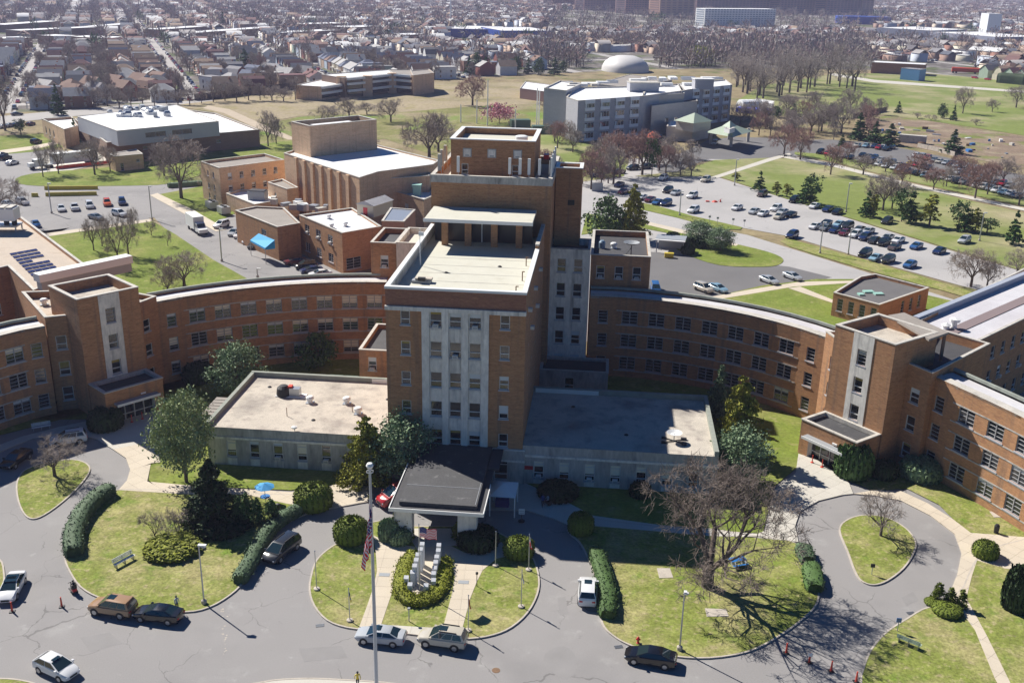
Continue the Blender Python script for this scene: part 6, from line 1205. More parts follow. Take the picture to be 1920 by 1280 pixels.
    wh = []; rd = .34 if kind in ('sedan', 'hatch') else .38
    for xw in (L_ * .30, -L_ * .29):
        for s in (-1, 1): wh.append((xw, s * (w - .1), rd))
    m_ = MB().tube((0, -.13, 0), (0, .13, 0), rd, rd, tyre, 16); wm_ = m_.mesh('wheel'); rm_ = MB().tube((0, -.135, 0), (0, .135, 0), rd * .64, rd * .64, rim, 12).mesh('rim'); am = MB().tube((0, -.11, 0), (0, .117, 0), rd * 1.16, rd * 1.16, blackp, 16).mesh('wheel_arch')
    bm_ = b.mesh('body'); 
    for p in bm_.polygons: p.use_smooth = True
    bm_.set_sharp_from_angle(angle=R(34))
    full = (bm_, [(nme, x.mesh(nme)) for nme, x in parts], wh, (wm_, rm_, am))
    # simple version for far copies: one mesh
    s_ = MB(); s_.v, s_.f, s_.m, s_.mats = list(b.v), list(b.f), list(b.m), list(b.mats)
    for nme, x in parts:
        if nme != 'mirror': s_.add(x.v, x.f, x.mats[0])
    for x, y, r_ in wh: s_.tube((x, y - .14, r_), (x, y + .14, r_), r_, r_, tyre, 10)
    CARS[kind] = (full, s_.mesh('car')); return CARS[kind]
CC = {'white': (.72, .72, .72), 'silver': (.42, .44, .46), 'grey': (.18, .19, .2), 'black': (.007, .007, .009), 'navy blue': (.015, .03, .1), 'blue': (.04, .12, .3), 'red': (.4, .015, .02), 'maroon': (.13, .02, .03), 'bronze': (.36, .22, .12), 'orange': (.7, .12, .02), 'champagne': (.5, .46, .38), 'brown': (.1, .07, .06), 'light blue': (.25, .4, .5), 'yellow': (.65, .45, .02), 'dark grey': (.03, .032, .036), 'green': (.02, .1, .05)}
def car(kind, col, c, hd, label, detail=2, z=.02, group=None, name='parked_car', extra=None):
    """c: world position; hd: heading angle"""
    full, simp = car_meshes(kind); cc = CC[col]; cat = {'suv': 'suv', 'van': 'minivan', 'pickup': 'pickup'}.get(kind, 'car')
    if detail == 0: return tag(put(name, simp, None, (*c, z), hd, cc), label, cat, group)
    t = thing(name, label, cat, (*c, z), hd, group); put('body', full[0], t, color=cc)
    for nme, me in full[1]:
        if detail == 1 and nme in ('mirror', 'grille'): continue
        put(nme, me, t, color=cc)
    for x, y, r_ in full[2]:
        w = put('wheel', full[3][0], t, (x, y, r_)); 
        if detail == 2: put('rim', full[3][1], w); put('wheel_arch', full[3][2], t, (x, y, r_ + .01))
    if extra: extra(t, kind)
    return t
def car_px(kind, col, cx, cy, fx, fy, label, detail=2, **k):
    a = np.array(G(cx, cy, .6)); b = np.array(G(fx, fy, .6)); return car(kind, col, tuple(a), math.atan2(b[1] - a[1], b[0] - a[0]), label, detail, **k)
def sunroof(t, kind): zr = SPEC[kind][4]; MB().box(-.5 if kind == 'suv' else -.1, .25, -.38, .38, zr + .002, zr + .02, carg).build('sunroof', t)
def rails(t, kind):
    zr = SPEC[kind][4]
    for s in (-1, 1): MB().box(-1.5, .2, s * .62 - .03, s * .62 + .03, zr - .02, zr + .06, blackp).build('roof_rail', t)
def both(t, k): sunroof(t, k); rails(t, k)
car_px('sedan', 'white', 22, 1100, 0, 1142, 'white saloon with dark glass roof cut off by the left edge', extra=lambda t, k: MB().box(-1.0, .35, -.6, .6, 1.442, 1.46, carg).build('glass_roof', t))
car_px('hatch', 'white', 106, 1250, 146, 1268, 'white hatchback with small sunroof driving at the lower left corner', extra=sunroof)
car_px('suv', 'bronze', 211, 1138, 174, 1132, 'bronze crossover parked at the kerb ahead of the black saloon', extra=sunroof)
car_px('sedan', 'black', 297, 1150, 255, 1145, 'black saloon parked at the kerb behind the bronze crossover')
car_px('van', 'dark grey', 528, 1030, 497, 1054, 'dark minivan on the curved drive beside the hedge', extra=rails)
car_px('sedan', 'silver', 714, 1191, 668, 1186, 'silver saloon with sunroof parked left below the flag garden', extra=sunroof)
car_px('suv', 'champagne', 830, 1197, 782, 1190, 'pale champagne suv with large sunroof parked right below the flag garden', extra=both)
car_px('suv', 'white', 1102, 1108, 1103, 1085, 'white suv with sunroof on the drive beside the right hedge', extra=sunroof)
car_px('sedan', 'black', 1220, 1230, 1172, 1222, 'black saloon parked below the lawn of the large bare tree')
car_px('suv', 'white', 128, 823, 92, 828, 'white suv parked near the left pavilion entrance', extra=rails)
car_px('sedan', 'black', 30, 860, 4, 878, 'black saloon behind the bare tree at the left edge')
rv = car_px('van', 'red', 748, 932, 704, 946, 'red van half hidden under the entrance canopy'); rv.scale = (1.1, 1.05, 1.35)
def lot(lst, where, detail, hd=None, grp=None, z=.03):
    lst = sorted(lst, key=lambda t: t[2]); n = len(lst); cnt = {}
    for t in lst: cnt[(t[1], t[0])] = cnt.get((t[1], t[0]), 0) + 1
    seen = {}
    for i, t in enumerate(lst):
        kind, col, x, y = t[:4]; k_ = (col, kind); seen[k_] = seen.get(k_, 0) + 1; nm = {'sedan': 'saloon', 'van': 'minivan', 'hatch': 'hatchback'}.get(kind, kind)
        lab = f'{col} {nm} {where}' if cnt[(col, kind)] == 1 else f'{nth(seen[k_] - 1, cnt[(col, kind)])} {col} {nm} {where}'
        f = t[4:6] if len(t) > 4 else (x + hd[0], y + hd[1]); car_px(kind, col, x, y, *f, lab, detail, group=grp, z=z)
lot([('sedan', 'silver', 16, 382), ('suv', 'white', 42, 379), ('sedan', 'grey', 180, 407, 192, 410), ('suv', 'white', 224, 401, 236, 404)], 'in the left car park facing right', 1, (10, 3), 'cars in the left car park')
lot([('hatch', 'white', 115, 391), ('pickup', 'white', 140, 389), ('van', 'white', 168, 385), ('suv', 'orange', 201, 381), ('suv', 'navy blue', 229, 379), ('sedan', 'blue', 67, 420, 72, 427)], 'in the left car park facing the camera', 1, (3, 8), 'cars in the left car park')
lot([('suv', 'black', 10, 296), ('sedan', 'white', 23, 305), ('sedan', 'dark grey', 3, 290), ('sedan', 'white', 4, 237), ('sedan', 'silver', 17, 235), ('sedan', 'navy blue', 30, 233), ('sedan', 'maroon', 57, 232), ('suv', 'dark grey', 68, 266)], 'at the far left edge', 0, (9, -2), 'cars at the far left edge')
lot([('suv', 'white', 415, 422, 402, 426), ('hatch', 'silver', 439, 436), ('hatch', 'white', 450, 440), ('sedan', 'silver', 458, 445), ('sedan', 'white', 467, 450), ('sedan', 'black', 477, 459)], 'in the service yard behind the truck', 1, (-9, 5), 'cars in the service yard')
lot([('sedan', 'maroon', 553, 490), ('suv', 'black', 573, 498), ('sedan', 'navy blue', 584, 506), ('sedan', 'white', 600, 513)], 'under the wall of the two storey yard building', 1, (-10, 1), 'cars under the yard building wall')
RL = [('suv', 'white', 1243, 334), ('suv', 'champagne', 1323, 337), ('suv', 'black', 1252, 357), ('sedan', 'silver', 1267, 361), ('suv', 'white', 1298, 367), ('sedan', 'navy blue', 1161, 346), ('sedan', 'maroon', 1168, 359), ('sedan', 'dark grey', 1190, 364), ('sedan', 'white', 1203, 370), ('sedan', 'maroon', 1219, 374), ('sedan', 'blue', 1233, 379), ('suv', 'navy blue', 1249, 381), ('suv', 'white', 1300, 394), ('sedan', 'white', 1382, 389), ('sedan', 'silver', 1414, 396), ('sedan', 'white', 1431, 400), ('suv', 'white', 1455, 391), ('sedan', 'silver', 1467, 397), ('hatch', 'champagne', 1461, 406), ('sedan', 'black', 1483, 402), ('suv', 'brown', 1429, 364), ('suv', 'black', 1489, 375), ('sedan', 'white', 1527, 386), ('sedan', 'navy blue', 1552, 392), ('sedan', 'black', 1570, 397)]
lot(RL, 'on the upper left side of the big right car park', 1, (-10, 4), 'cars in the big right car park')
lot([('sedan', 'white', 1528, 424), ('sedan', 'dark grey', 1549, 418), ('sedan', 'grey', 1548, 427), ('sedan', 'light blue', 1573, 420), ('sedan', 'navy blue', 1566, 431), ('suv', 'dark grey', 1589, 424), ('sedan', 'maroon', 1584, 436), ('sedan', 'grey', 1611, 430), ('suv', 'white', 1604, 440), ('sedan', 'silver', 1628, 433), ('suv', 'navy blue', 1622, 445), ('hatch', 'dark grey', 1639, 451), ('sedan', 'silver', 1664, 445), ('suv', 'black', 1657, 455), ('sedan', 'white', 1684, 450), ('sedan', 'brown', 1677, 463)], 'in the long double row of the right car park', 1, (-10, 4), 'cars in the big right car park')
lot([('sedan', 'blue', 1718, 461), ('sedan', 'navy blue', 1761, 470), ('suv', 'dark grey', 1663, 415), ('suv', 'navy blue', 1485, 441), ('suv', 'black', 1622, 475), ('sedan', 'light blue', 1642, 483), ('suv', 'dark grey', 1665, 487), ('hatch', 'blue', 1706, 496), ('suv', 'silver', 1808, 451)], 'standing apart on the lower side of the right car park', 1, (-9, 4), 'cars in the big right car park')
lot([('suv', 'champagne', 1320, 541), ('sedan', 'light blue', 1346, 540), ('sedan', 'silver', 1442, 525), ('sedan', 'silver', 1486, 518)], 'beside the lawn behind the right wing', 1, (11, 4), 'cars behind the right wing'); car_px('van', 'blue', 1229, 541, 1231, 548, 'dark blue van partly hidden by the right curved wing roof', 1)
lot([('van', 'white', 1340, 268, 1334, 273), ('suv', 'white', 1235, 259, 1227, 262), ('sedan', 'grey', 1248, 262, 1240, 265)], 'in front of the grey residence', 0, None, 'cars by the residence')
lot([('suv', 'black', 1186, 315), ('suv', 'dark grey', 1209, 313), ('sedan', 'navy blue', 1120, 328), ('sedan', 'dark grey', 1160, 322)], 'on the road in front of the residence trees', 0, (-9, 1), 'cars by the residence')
rg = random.Random(4); F1 = []
for (x0, y0, x1, y1, n) in ((1532, 284, 1600, 296, 5), (1612, 289, 1700, 313, 8), (1600, 272, 1680, 277, 5), (1712, 290, 1800, 312, 8), (1625, 302, 1740, 330, 8), (1705, 305, 1745, 316, 4), (1790, 322, 1900, 350, 8), (1800, 340, 1912, 368, 9), (1760, 330, 1800, 342, 3), (1642, 276, 1668, 280, 2)):
    for i in range(n):
        f = (i + .5) / n; F1.append((rg.choice(['sedan', 'suv', 'sedan', 'hatch']), rg.choice(['white', 'silver', 'navy blue', 'dark grey', 'black', 'white', 'grey', 'red', 'champagne', 'light blue']), x0 + (x1 - x0) * f + rg.uniform(-1, 1), y0 + (y1 - y0) * f))
F1.append(('sedan', 'yellow', 1706, 307)); lot(F1, 'in the far right tree lined car park', 0, (-8, 3), 'cars in the far right car park', z=.05)
# box truck
bt = thing('box_truck', 'white box truck driving on the service road towards the yard', 'truck', (*G(377, 443), .02), 0); a = np.array(G(367, 432)); b = np.array(G(396, 452)); bt.rotation_euler.z = math.atan2(*(b - a)[::-1]); bt.location.xy = tuple(a)
MB().box(-3.4, 3.0, -1.25, 1.25, 1.0, 3.9, whitep).build('cargo_box', bt); MB().box(-3.4, 3.1, -.5, .5, .6, 1.0, blackp).build('chassis', bt)
MB().add([(3.1, -1.1, .7), (6.4, -1.05, .7), (6.4, 1.05, .7), (3.1, 1.1, .7), (3.1, -1.05, 2.7), (4.4, -1.0, 2.6), (4.4, 1.0, 2.6), (3.1, 1.05, 2.7), (5.0, -1.05, 1.7), (6.4, -1.0, 1.5), (6.4, 1.0, 1.5), (5.0, 1.05, 1.7), (3.1, -1.1, 1.7), (3.1, 1.1, 1.7)], [(0, 1, 9, 8, 12), (3, 13, 11, 10, 2), (1, 2, 10, 9), (8, 9, 10, 11), (4, 5, 6, 7), (12, 8, 5, 4), (13, 7, 6, 11), (8, 11, 6, 5)], whitep).build('cab', bt)
MB().add([(4.98, -.9, 1.78), (4.98, .9, 1.78), (4.48, .86, 2.55), (4.48, -.86, 2.55)], [(0, 1, 2, 3)], carg).build('windscreen', bt)
for s in (-1, 1): MB().add([(3.3, s * 1.12, 1.75), (4.8, s * 1.11, 1.75), (4.35, s * 1.06, 2.5), (3.3, s * 1.09, 2.55)], [(0, 1, 2, 3)], carg).build('side_window', bt); MB().box(6.38, 6.44, s * .7 - .2, s * .7 + .2, 1.0, 1.2, lampw).build('headlight', bt)
for x in (-2, 5.2):
    for y in (-1.0, 1.0): MB().tube((x, y - .15, .45), (x, y + .15, .45), .45, .45, tyre, 14).build('wheel', bt)

# ------------------------------------------------------------------ lamps, flags, benches, people and small things
def lamp_px(bx, by, ty, label, near=True, arm=1):
    b = G(bx, by); h = Z(b, ty); t = thing('street_lamp', label, 'lamp', (*b, .1)); MB().tube((0, 0, 0), (0, 0, h), .09 if near else .16, .06 if near else .12, steel).build('pole', t)
    MB().lathe([(.28, 0), (.28, .35), (.12, .5)], kerbm, 10).build('base', t); MB().box(-.05, .75 * arm, -.17, .17, h - .02, h + .14, whitep).lathe([(.05, h - .12), (.24, h - .1), (.26, h - .02)], whitep, 10, (.5 * arm, 0, 0)).build('lamp_head', t); return t
lamp_px(383, 1132, 1024, 'street lamp with white head on the left front lawn'); lamp_px(1274, 1219, 1112, 'street lamp on the lawn in front of the large bare tree', arm=.3)
for x, b, t, l in ((97, 400, 345, 'street lamp in the left car park'), (285, 412, 350, 'street lamp at the corner of the left quadrangle'), (416, 490, 430, 'street lamp on the service road by the quadrangle'), (483, 520, 505, 'short lamp post at the service yard edge'), (1274, 404, 360, 'leftmost tall lamp on the strip by the right car park'), (1537, 475, 418, 'tall lamp between the car park rows, left one'), (1590, 478, 430, 'tall lamp with black base between the car park rows, right one'), (1377, 348, 300, 'tall lamp on the grass above the car park'), (1586, 398, 345, 'tall lamp above the car park in front of bare trees'), (1836, 452, 400, 'tall lamp near the right end of the car park')): lamp_px(x, b, t, l, False)
for i, (x, y, t) in enumerate(((864, 230, 196), (894, 232, 188), (914, 236, 150), (966, 240, 205), (1006, 236, 165), (1010, 236, 170))):
    b = G(x, y); tag(MB().tube((0, 0, 0), (0, 0, Z(b, t)), .3, .22, whitep, 6).build('light_mast', None, (*b, 0)), f'{nth(i, 6)} of the tall pale masts standing behind the penthouse', 'mast', 'masts behind the penthouse')
# main flagpole
fb = G(708, 1352); fh = Z(fb, 878); fp = thing('flagpole', 'tall thick pale flagpole with a white ball on top in the foreground', 'flagpole', (*fb, 0))
MB().tube((0, 0, 0), (0, 0, fh), .18, .10, mat('flagpole_paint', (.5, .53, .57), .35, metal=.3), 14).build('pole', fp); MB().lathe([(0, fh), (.2, fh + .05), (.3, fh + .25), (.2, fh + .45), (0, fh + .5)], whitep, 12).lathe([(.28, fh - .3), (.28, fh - .2)], whitep, 12).build('finial', fp)
def flag(label, loc, wd, ht, cols, seed, name='flag', stripes=0, rz=0, sag=.6, hang=False):
    """cloth with folds; stripes>0 gives a striped flag with a canton of small stars"""
    t = thing(name, label, 'flag', loc, rz, None); g = random.Random(seed); nx = 14; ph = g.random() * 6
    def P(u, v):
        if hang: x = (u * .17 + .04 * math.sin(u * 16 + ph)) * wd * (.6 + .4 * v); y = .1 * math.sin(u * 20 + v * 3 + ph); z = -v * ht * (1 - .25 * u) - u * wd * .75
        else: x = u * wd * .92; y = .14 * wd * math.sin(u * 7 + ph) * u; z = -v * ht - sag * u * u * wd * .5 + .05 * math.sin(u * 9)
        return (x, y, z)
    def band(u0, u1, v0, v1, m, nm, off=0):
        k = MB(); n_ = max(2, int(nx * (u1 - u0))); 
        for i in range(n_):
            a, b = u0 + (u1 - u0) * i / n_, u0 + (u1 - u0) * (i + 1) / n_; q = [P(a, v1), P(b, v1), P(b, v0), P(a, v0)]
            k.add([(x, y + off, z) for x, y, z in q], [(0, 1, 2, 3)], m); 
            if off: k.add([(x, y - off, z) for x, y, z in q], [(3, 2, 1, 0)], m)
        k.build(nm, t)
    if stripes:
        for i in range(13): band(0, 1, i / 13, (i + 1) / 13, (redc, whitec)[i % 2], 'stripe')
        band(0, .4, 0, 7 / 13, navyp, 'canton', .012)
        k = MB()
        for r_ in range(9):
            for c in range(6 if r_ % 2 == 0 else 5):
                x, y, z = P(.035 + c * .066 + (.033 if r_ % 2 else 0), (r_ + .7) * .058); s = wd * .011
                for o in (.02, -.02): k.add([(x + s * (1 if q % 2 == 0 else .4) * math.sin(q * math.pi / 5), y + o, z + s * (1 if q % 2 == 0 else .4) * math.cos(q * math.pi / 5)) for q in range(10)], [tuple(range(10))], whitec)
        tag(k.build('star', t), kind='stuff')
    else:
        for i, m in enumerate(cols): band(0, 1, i / len(cols), (i + 1) / len(cols), m, 'cloth')
    return t
flag('large limp striped american flag hanging from the foreground flagpole', (fb[0] + .12, fb[1] - .36, Z(fb, 938)), 5.4, 3.0, None, 1, stripes=1, rz=R(175), hang=True)
def small_pole(bx, by, ty, label, cols=None, seed=0, fw=1.3, us=False, rz=0, fl='', drop=.3):
    b = G(bx, by); h = Z(b, ty); t = thing('flagpole', label, 'flagpole', (*b, .1)); MB().tube((0, 0, 0), (0, 0, h), .055, .04, steel).build('pole', t); MB().lathe([(.32, 0), (.32, .16), (.2, .2), (0, .2)], kerbm, 12).build('base', t)
    MB().lathe([(0, h), (.08, h + .04), (0, h + .14)], steel, 8).build('finial', t)
    if cols or us: flag(fl, (b[0] + .06, b[1], h + .1 - drop), fw, fw * .62, cols, seed, stripes=1 if us else 0, rz=rz, hang=not us and seed % 2 == 0)
small_pole(787, 1110, 985, 'central flagpole rising from the pillar memorial', us=True, fl='striped american flag flying from the memorial flagpole', fw=1.9, rz=.25, seed=3)
small_pole(991, 1070, 1003, 'flagpole beside the right clipped yew of the flag garden', [whitec, whitec, redc], 2, 1.3, fl='white flag with red hanging beside the right clipped yew')
small_pole(929, 1062, 998, 'bare flagpole at the top of the right garden lawn'); small_pole(977, 1139, 1070, 'flagpole near the kerb of the right garden lawn', [greyp, greyp, whitec], 4, 1.1, fl='grey flag hanging limp near the kerb of the right garden lawn')
small_pole(878, 1184, 1118, 'flagpole at the lower corner beside the champagne suv', [redc], 6, 1.0, fl='small red flag at the lower corner beside the champagne suv'); small_pole(656, 1165, 1105, 'flagpole on the left garden lawn near the silver saloon', [navyp, bluep, yellowp], 8, 1.0, fl='blue flag on the left garden lawn near the silver saloon'); small_pole(594, 1106, 1035, 'bare flagpole at the left kerb of the flag garden')
clutter('square_post', 'thin grey square topped post below the memorial border', 'post', (*G(767, 1166), .1), lambda m: m.tube((0, 0, 0), (0, 0, 1.4), .05, .05, greyp).box(-.12, .12, -.12, .12, 1.4, 1.55, greyp))
clutter('lamp_post', 'short dark post lamp on the right garden lawn edge', 'lamp', (*G(894, 1100), .1), lambda m: m.tube((0, 0, 0), (0, 0, 1.4), .04, .04, blackp).lathe([(.05, 1.4), (.14, 1.45), (.14, 1.65), (0, 1.75)], blackp, 8))
def bench(a, b, label, m=whitep):
    p = np.array(G(*a)); q = np.array(G(*b)); L_ = float(np.linalg.norm(q - p)); t = thing('park_bench', label, 'bench', (*p, .12), math.atan2(*(q - p)[::-1]))
    for i in range(3): MB().box(0, L_, -.5 + i * .16, -.38 + i * .16, .43, .47, m).build('seat_slat', t)
    for i in range(3): MB().box(0, L_, .0 + i * .03, .03 + i * .03, .55 + i * .15, .66 + i * .15, m).build('back_slat', t)
    for u in (.2, L_ / 2, L_ - .2): MB().box(u - .03, u + .03, -.48, .0, 0, .43, steel).box(u - .03, u + .03, .0, .04, 0, .95, steel).build('leg', t)
bench((212, 1066), (249, 1046), 'white slatted bench on the left front lawn'); bench((60, 808), (96, 802), 'white slatted bench in the shade by the outer left wing'); bench((1724, 1222), (1680, 1204), 'pale green slatted bench at the lower right lawn', mat('bench_green', (.42, .5, .4), .6))
def cone(x, y, label): clutter('traffic_post', label, 'marker post', (*G(x, y), .02), lambda m: m.box(-.25, .25, -.25, .25, 0, .06, blackp).lathe([(.11, .06), (.07, 1.0), (.07, 1.1), (0, 1.12)], orange, 10), .3, 'orange marker posts')
for x, y, l in ((23, 1146, 'orange marker post in front of the white saloon at the left edge'), (116, 1137, 'orange marker post left of the bronze crossover'), (1474, 1224, 'first orange marker post of the four across the right drive'), (1517, 1242, 'second orange marker post of the four, with a white sheet'), (1558, 1258, 'third orange marker post of the four across the right drive'), (1605, 1278, 'fourth orange marker post, at the bottom kerb on the right')): cone(x, y, l)
clutter('notice_sheet', 'white sheet taped to the second marker post', 'sheet', (*G(1517, 1242), .8), lambda m: m.box(-.2, .2, -.14, -.1, 0, .35, whitep))
clutter('fire_hydrant', 'red fire hydrant behind the black saloon on the right lawn', 'hydrant', (*G(1196, 1207), .1), lambda m: m.lathe([(.16, 0), (.16, .08), (.11, .1), (.11, .55), (.14, .58), (.1, .7), (0, .78)], redp, 10).box(-.22, .22, -.06, .06, .4, .52, redp))
for i, (x, y, w) in enumerate(((1246, 1076, 'upper left of the large bare tree'), (1342, 1150, 'below the large bare tree'), (1875, 966, 'on the lawn by the outer right wing'))): clutter('stone_slab', f'flat stone slab set in the grass {w}', 'slab', (*G(x, y), .1), lambda m: m.prism([(-1.1, -.6), (1.1, -.7), (1.2, .5), (-.9, .8)] if i else [(-.8, -.9), (.7, -.9), (.8, .9), (-.6, 1.0)], 0, .06, kerbm), .2)
for i, (x, y) in enumerate(((721, 1079), (869, 1093))): clutter('floor_plaque', f'{("left", "right")[i]} grey paved plaque set in the memorial path', 'plaque', (*G(x, y), .15), lambda m: m.box(-.55, .55, -.3, .3, 0, .02, greyp), .05)
pt = thing('picnic_table', 'blue picnic table under the large bare tree', 'picnic table', (*G(1382, 1060), .1), .4)
MB().box(-.9, .9, -.4, .4, .7, .75, bluep).build('tabletop', pt)
for s in (-1, 1): MB().box(-.9, .9, s * .75 - .13, s * .75 + .13, .42, .46, bluep).build('seat', pt); MB().box(s * .6 - .04, s * .6 + .04, -.8, .8, 0, .7, greyp).build('leg', pt)
pb = thing('patio_umbrella', 'light blue umbrella over a table left of the round yew', 'umbrella', (*G(498, 942), .12)); MB().lathe([(1.2, 2.0), (0, 2.5)], mat('light_blue_canvas', (.05, .3, .6), .8), 8).build('canopy', pb); MB().tube((0, 0, 0), (0, 0, 2.3), .04, .04, whitep).build('pole', pb); MB().lathe([(.6, .7), (.6, .74), (0, .74)], bluep, 12).build('tabletop', pb)
clutter('litter_bin', 'black litter bin beside the blue umbrella table', 'bin', (*G(522, 960), .12), lambda m: m.lathe([(.25, 0), (.28, .8), (.3, .85), (.22, 1.0), (0, 1.05)], blackp, 12)); clutter('litter_bin', 'black bin on the lawn at the right edge path', 'bin', (*G(1867, 1000), .12), lambda m: m.lathe([(.25, 0), (.3, .7), (.3, .9), (.2, 1.1), (0, 1.15)], blackp, 12))
clutter('sign_post', 'dark sign on a post at the tip of the right teardrop lawn', 'sign', (*G(1634, 1078), .1), lambda m: m.tube((0, 0, 0), (0, 0, 1.1), .04, .04, greyp).box(-.22, .22, -.05, .05, .9, 1.3, blackp)); clutter('sign_post', 'blue grey sign on a post at the lower right kerb', 'sign', (*G(1682, 1184), .1), lambda m: m.tube((0, 0, 0), (0, 0, 1.2), .04, .04, greyp).box(-.24, .24, -.03, .03, 1.0, 1.5, mat('sign_blue', (.12, .2, .4), .5)))
for x, y, w in ((871 + 4, 1062, 'a'),): pass
for i, x in enumerate((1330, 1345, 1374, 1395)): clutter('sign_post', f'{nth(i, 4)} of the small grey signs on the car park strip', 'sign', (*G(x, 418 + i * 2.5), .1), lambda m: m.tube((0, 0, 0), (0, 0, 1.6), .04, .04, greyp).box(-.3, .3, -.03, .03, 1.3, 1.8, greyp))
for i in range(2): clutter('electrical_cabinet', f'{("left", "right")[i]} dark green transformer cabinet in the shade behind the left annex', 'cabinet', (-39.2 + i * 2.3, 141, .1), lambda m: m.box(-1.0, 1.0, -.7, .7, 0, 2.0, greeneq).box(-.3, .3, -.72, -.701, 1.6, 1.75, whitep))
sk = thing('skip', 'dark green skip container left of the residence', 'container', (*G(1016, 250), 0), .2); MB().box(-4, 4, -2, 2, 0, 3, greeneq).build('body', sk); sk2 = copy_tree(sk, None, (*G(975, 238), 0), .3, label='dark green container farther left behind the penthouse'); put('body', bpy.data.meshes['body'] if 'body' in bpy.data.meshes else None, sk2) if False else None
MB().box(-4, 4, -2, 2, 0, 3, greeneq).build('body', sk2)
clutter('relay_cabinet', 'grey blue cabinet on the grass right of the chimney shaft', 'cabinet', (*G(1120, 358), .05), lambda m: m.box(-1.6, 1.6, -.8, .8, 0, 2.2, greyp))
clutter('debris_pile', 'orange rubble and cones in a patch of the car park', 'debris', (*G(1340, 379), .05), lambda m: [m.lathe([(.9, 0), (.5, .35), (0, .5)], orange, 7), m.lathe([(.3, 0), (.05, .8)], orange, 8, (1.6, .3, 0)), m.box(-2.5, -1.5, -.4, .2, 0, .3, orange), m.tube((.5, -.4, .1), (2.0, .6, .9), .04, .04, orange)])
clutter('shipping_container', 'pale grey container at the edge of the allotments', 'container', (*G(1710, 268), 0), lambda m: m.box(-5, 5, -1.4, 1.4, 0, 3, cope), -.4); clutter('manhole_cover', 'round iron manhole cover in the road below the champagne suv', 'manhole', (*G(930, 1256), .004), lambda m: m.lathe([(.38, 0), (.38, .012), (0, .012)], wood, 18))
tag(MB().prism(ccw(smooth_poly(W_([(1022, 1225), (1045, 1212), (1066, 1214), (1082, 1235), (1078, 1262), (1058, 1272), (1035, 1260), (1020, 1245)]), 2)), -.01, .005, asphalt2 if False else mat('patched_asphalt', (.25, .24, .235), .9, n1=.08, s1=.4)).build('road_patch'), kind='structure')
for pts_ in ([(1440, 1180), (1465, 1172), (1478, 1196), (1450, 1204)], [(150, 1195), (205, 1185), (230, 1205), (170, 1222)], [(560, 1215), (640, 1210), (652, 1232), (570, 1240)], [(1045, 1120), (1060, 1118), (1066, 1150), (1050, 1153)], [(1690, 1120), (1712, 1108), (1722, 1124), (1700, 1136)]):
    tag(MB().prism(ccw(W_(pts_)), -.01, .004, MATS['patched_asphalt']).build('road_patch'), kind='structure')
for x, y, w_n in ((600, 1172, 'left of the flag garden'), (1160, 1212, 'beside the black saloon'), (1708, 1149, 'at the lower right kerb')): clutter('storm_drain', f'iron storm drain grate at the kerb {w_n}', 'drain', (*G(x, y), .005), lambda m: [m.box(-.4, .4, -.25, .25, 0, .01, blackp)] + [m.box(-.38, .38, -.2 + i * .1, -.16 + i * .1, .01, .02, steel) for i in range(5)], .3)
m = MB(); rg = random.Random(9)
for i in range(26): a = G(422 + rg.gauss(0, 5), rg.uniform(1140, 1250)); s = rg.uniform(.05, .16); m.add([(a[0] + s * math.cos(q) * rg.uniform(.6, 1), a[1] + s * math.sin(q) * rg.uniform(.6, 1), .006) for q in (0, 1.2, 2.4, 3.6, 4.9)], [(0, 1, 2, 3, 4)], kerbm)
tag(m.build('worn_paint'), kind='stuff')
rg = random.Random(12)
for i, x in enumerate(sorted(rg.uniform(1650, 1900) for _ in range(34))):
    y = 222 + (x - 1640) * .16 + rg.uniform(4, 38); w = rg.uniform(.5, 1.6)
    clutter('allotment_box', f'{nth(i, 34)} of the small boxes scattered among the allotment plots', 'box', (*G(x, y), 0), lambda m: m.box(-w, w, -w * .5, w * .5, 0, rg.uniform(.3, 1.1), rg.choice([whitep, cope, steel, bluep, wood])), rg.random() * 3, 'boxes on the allotments')
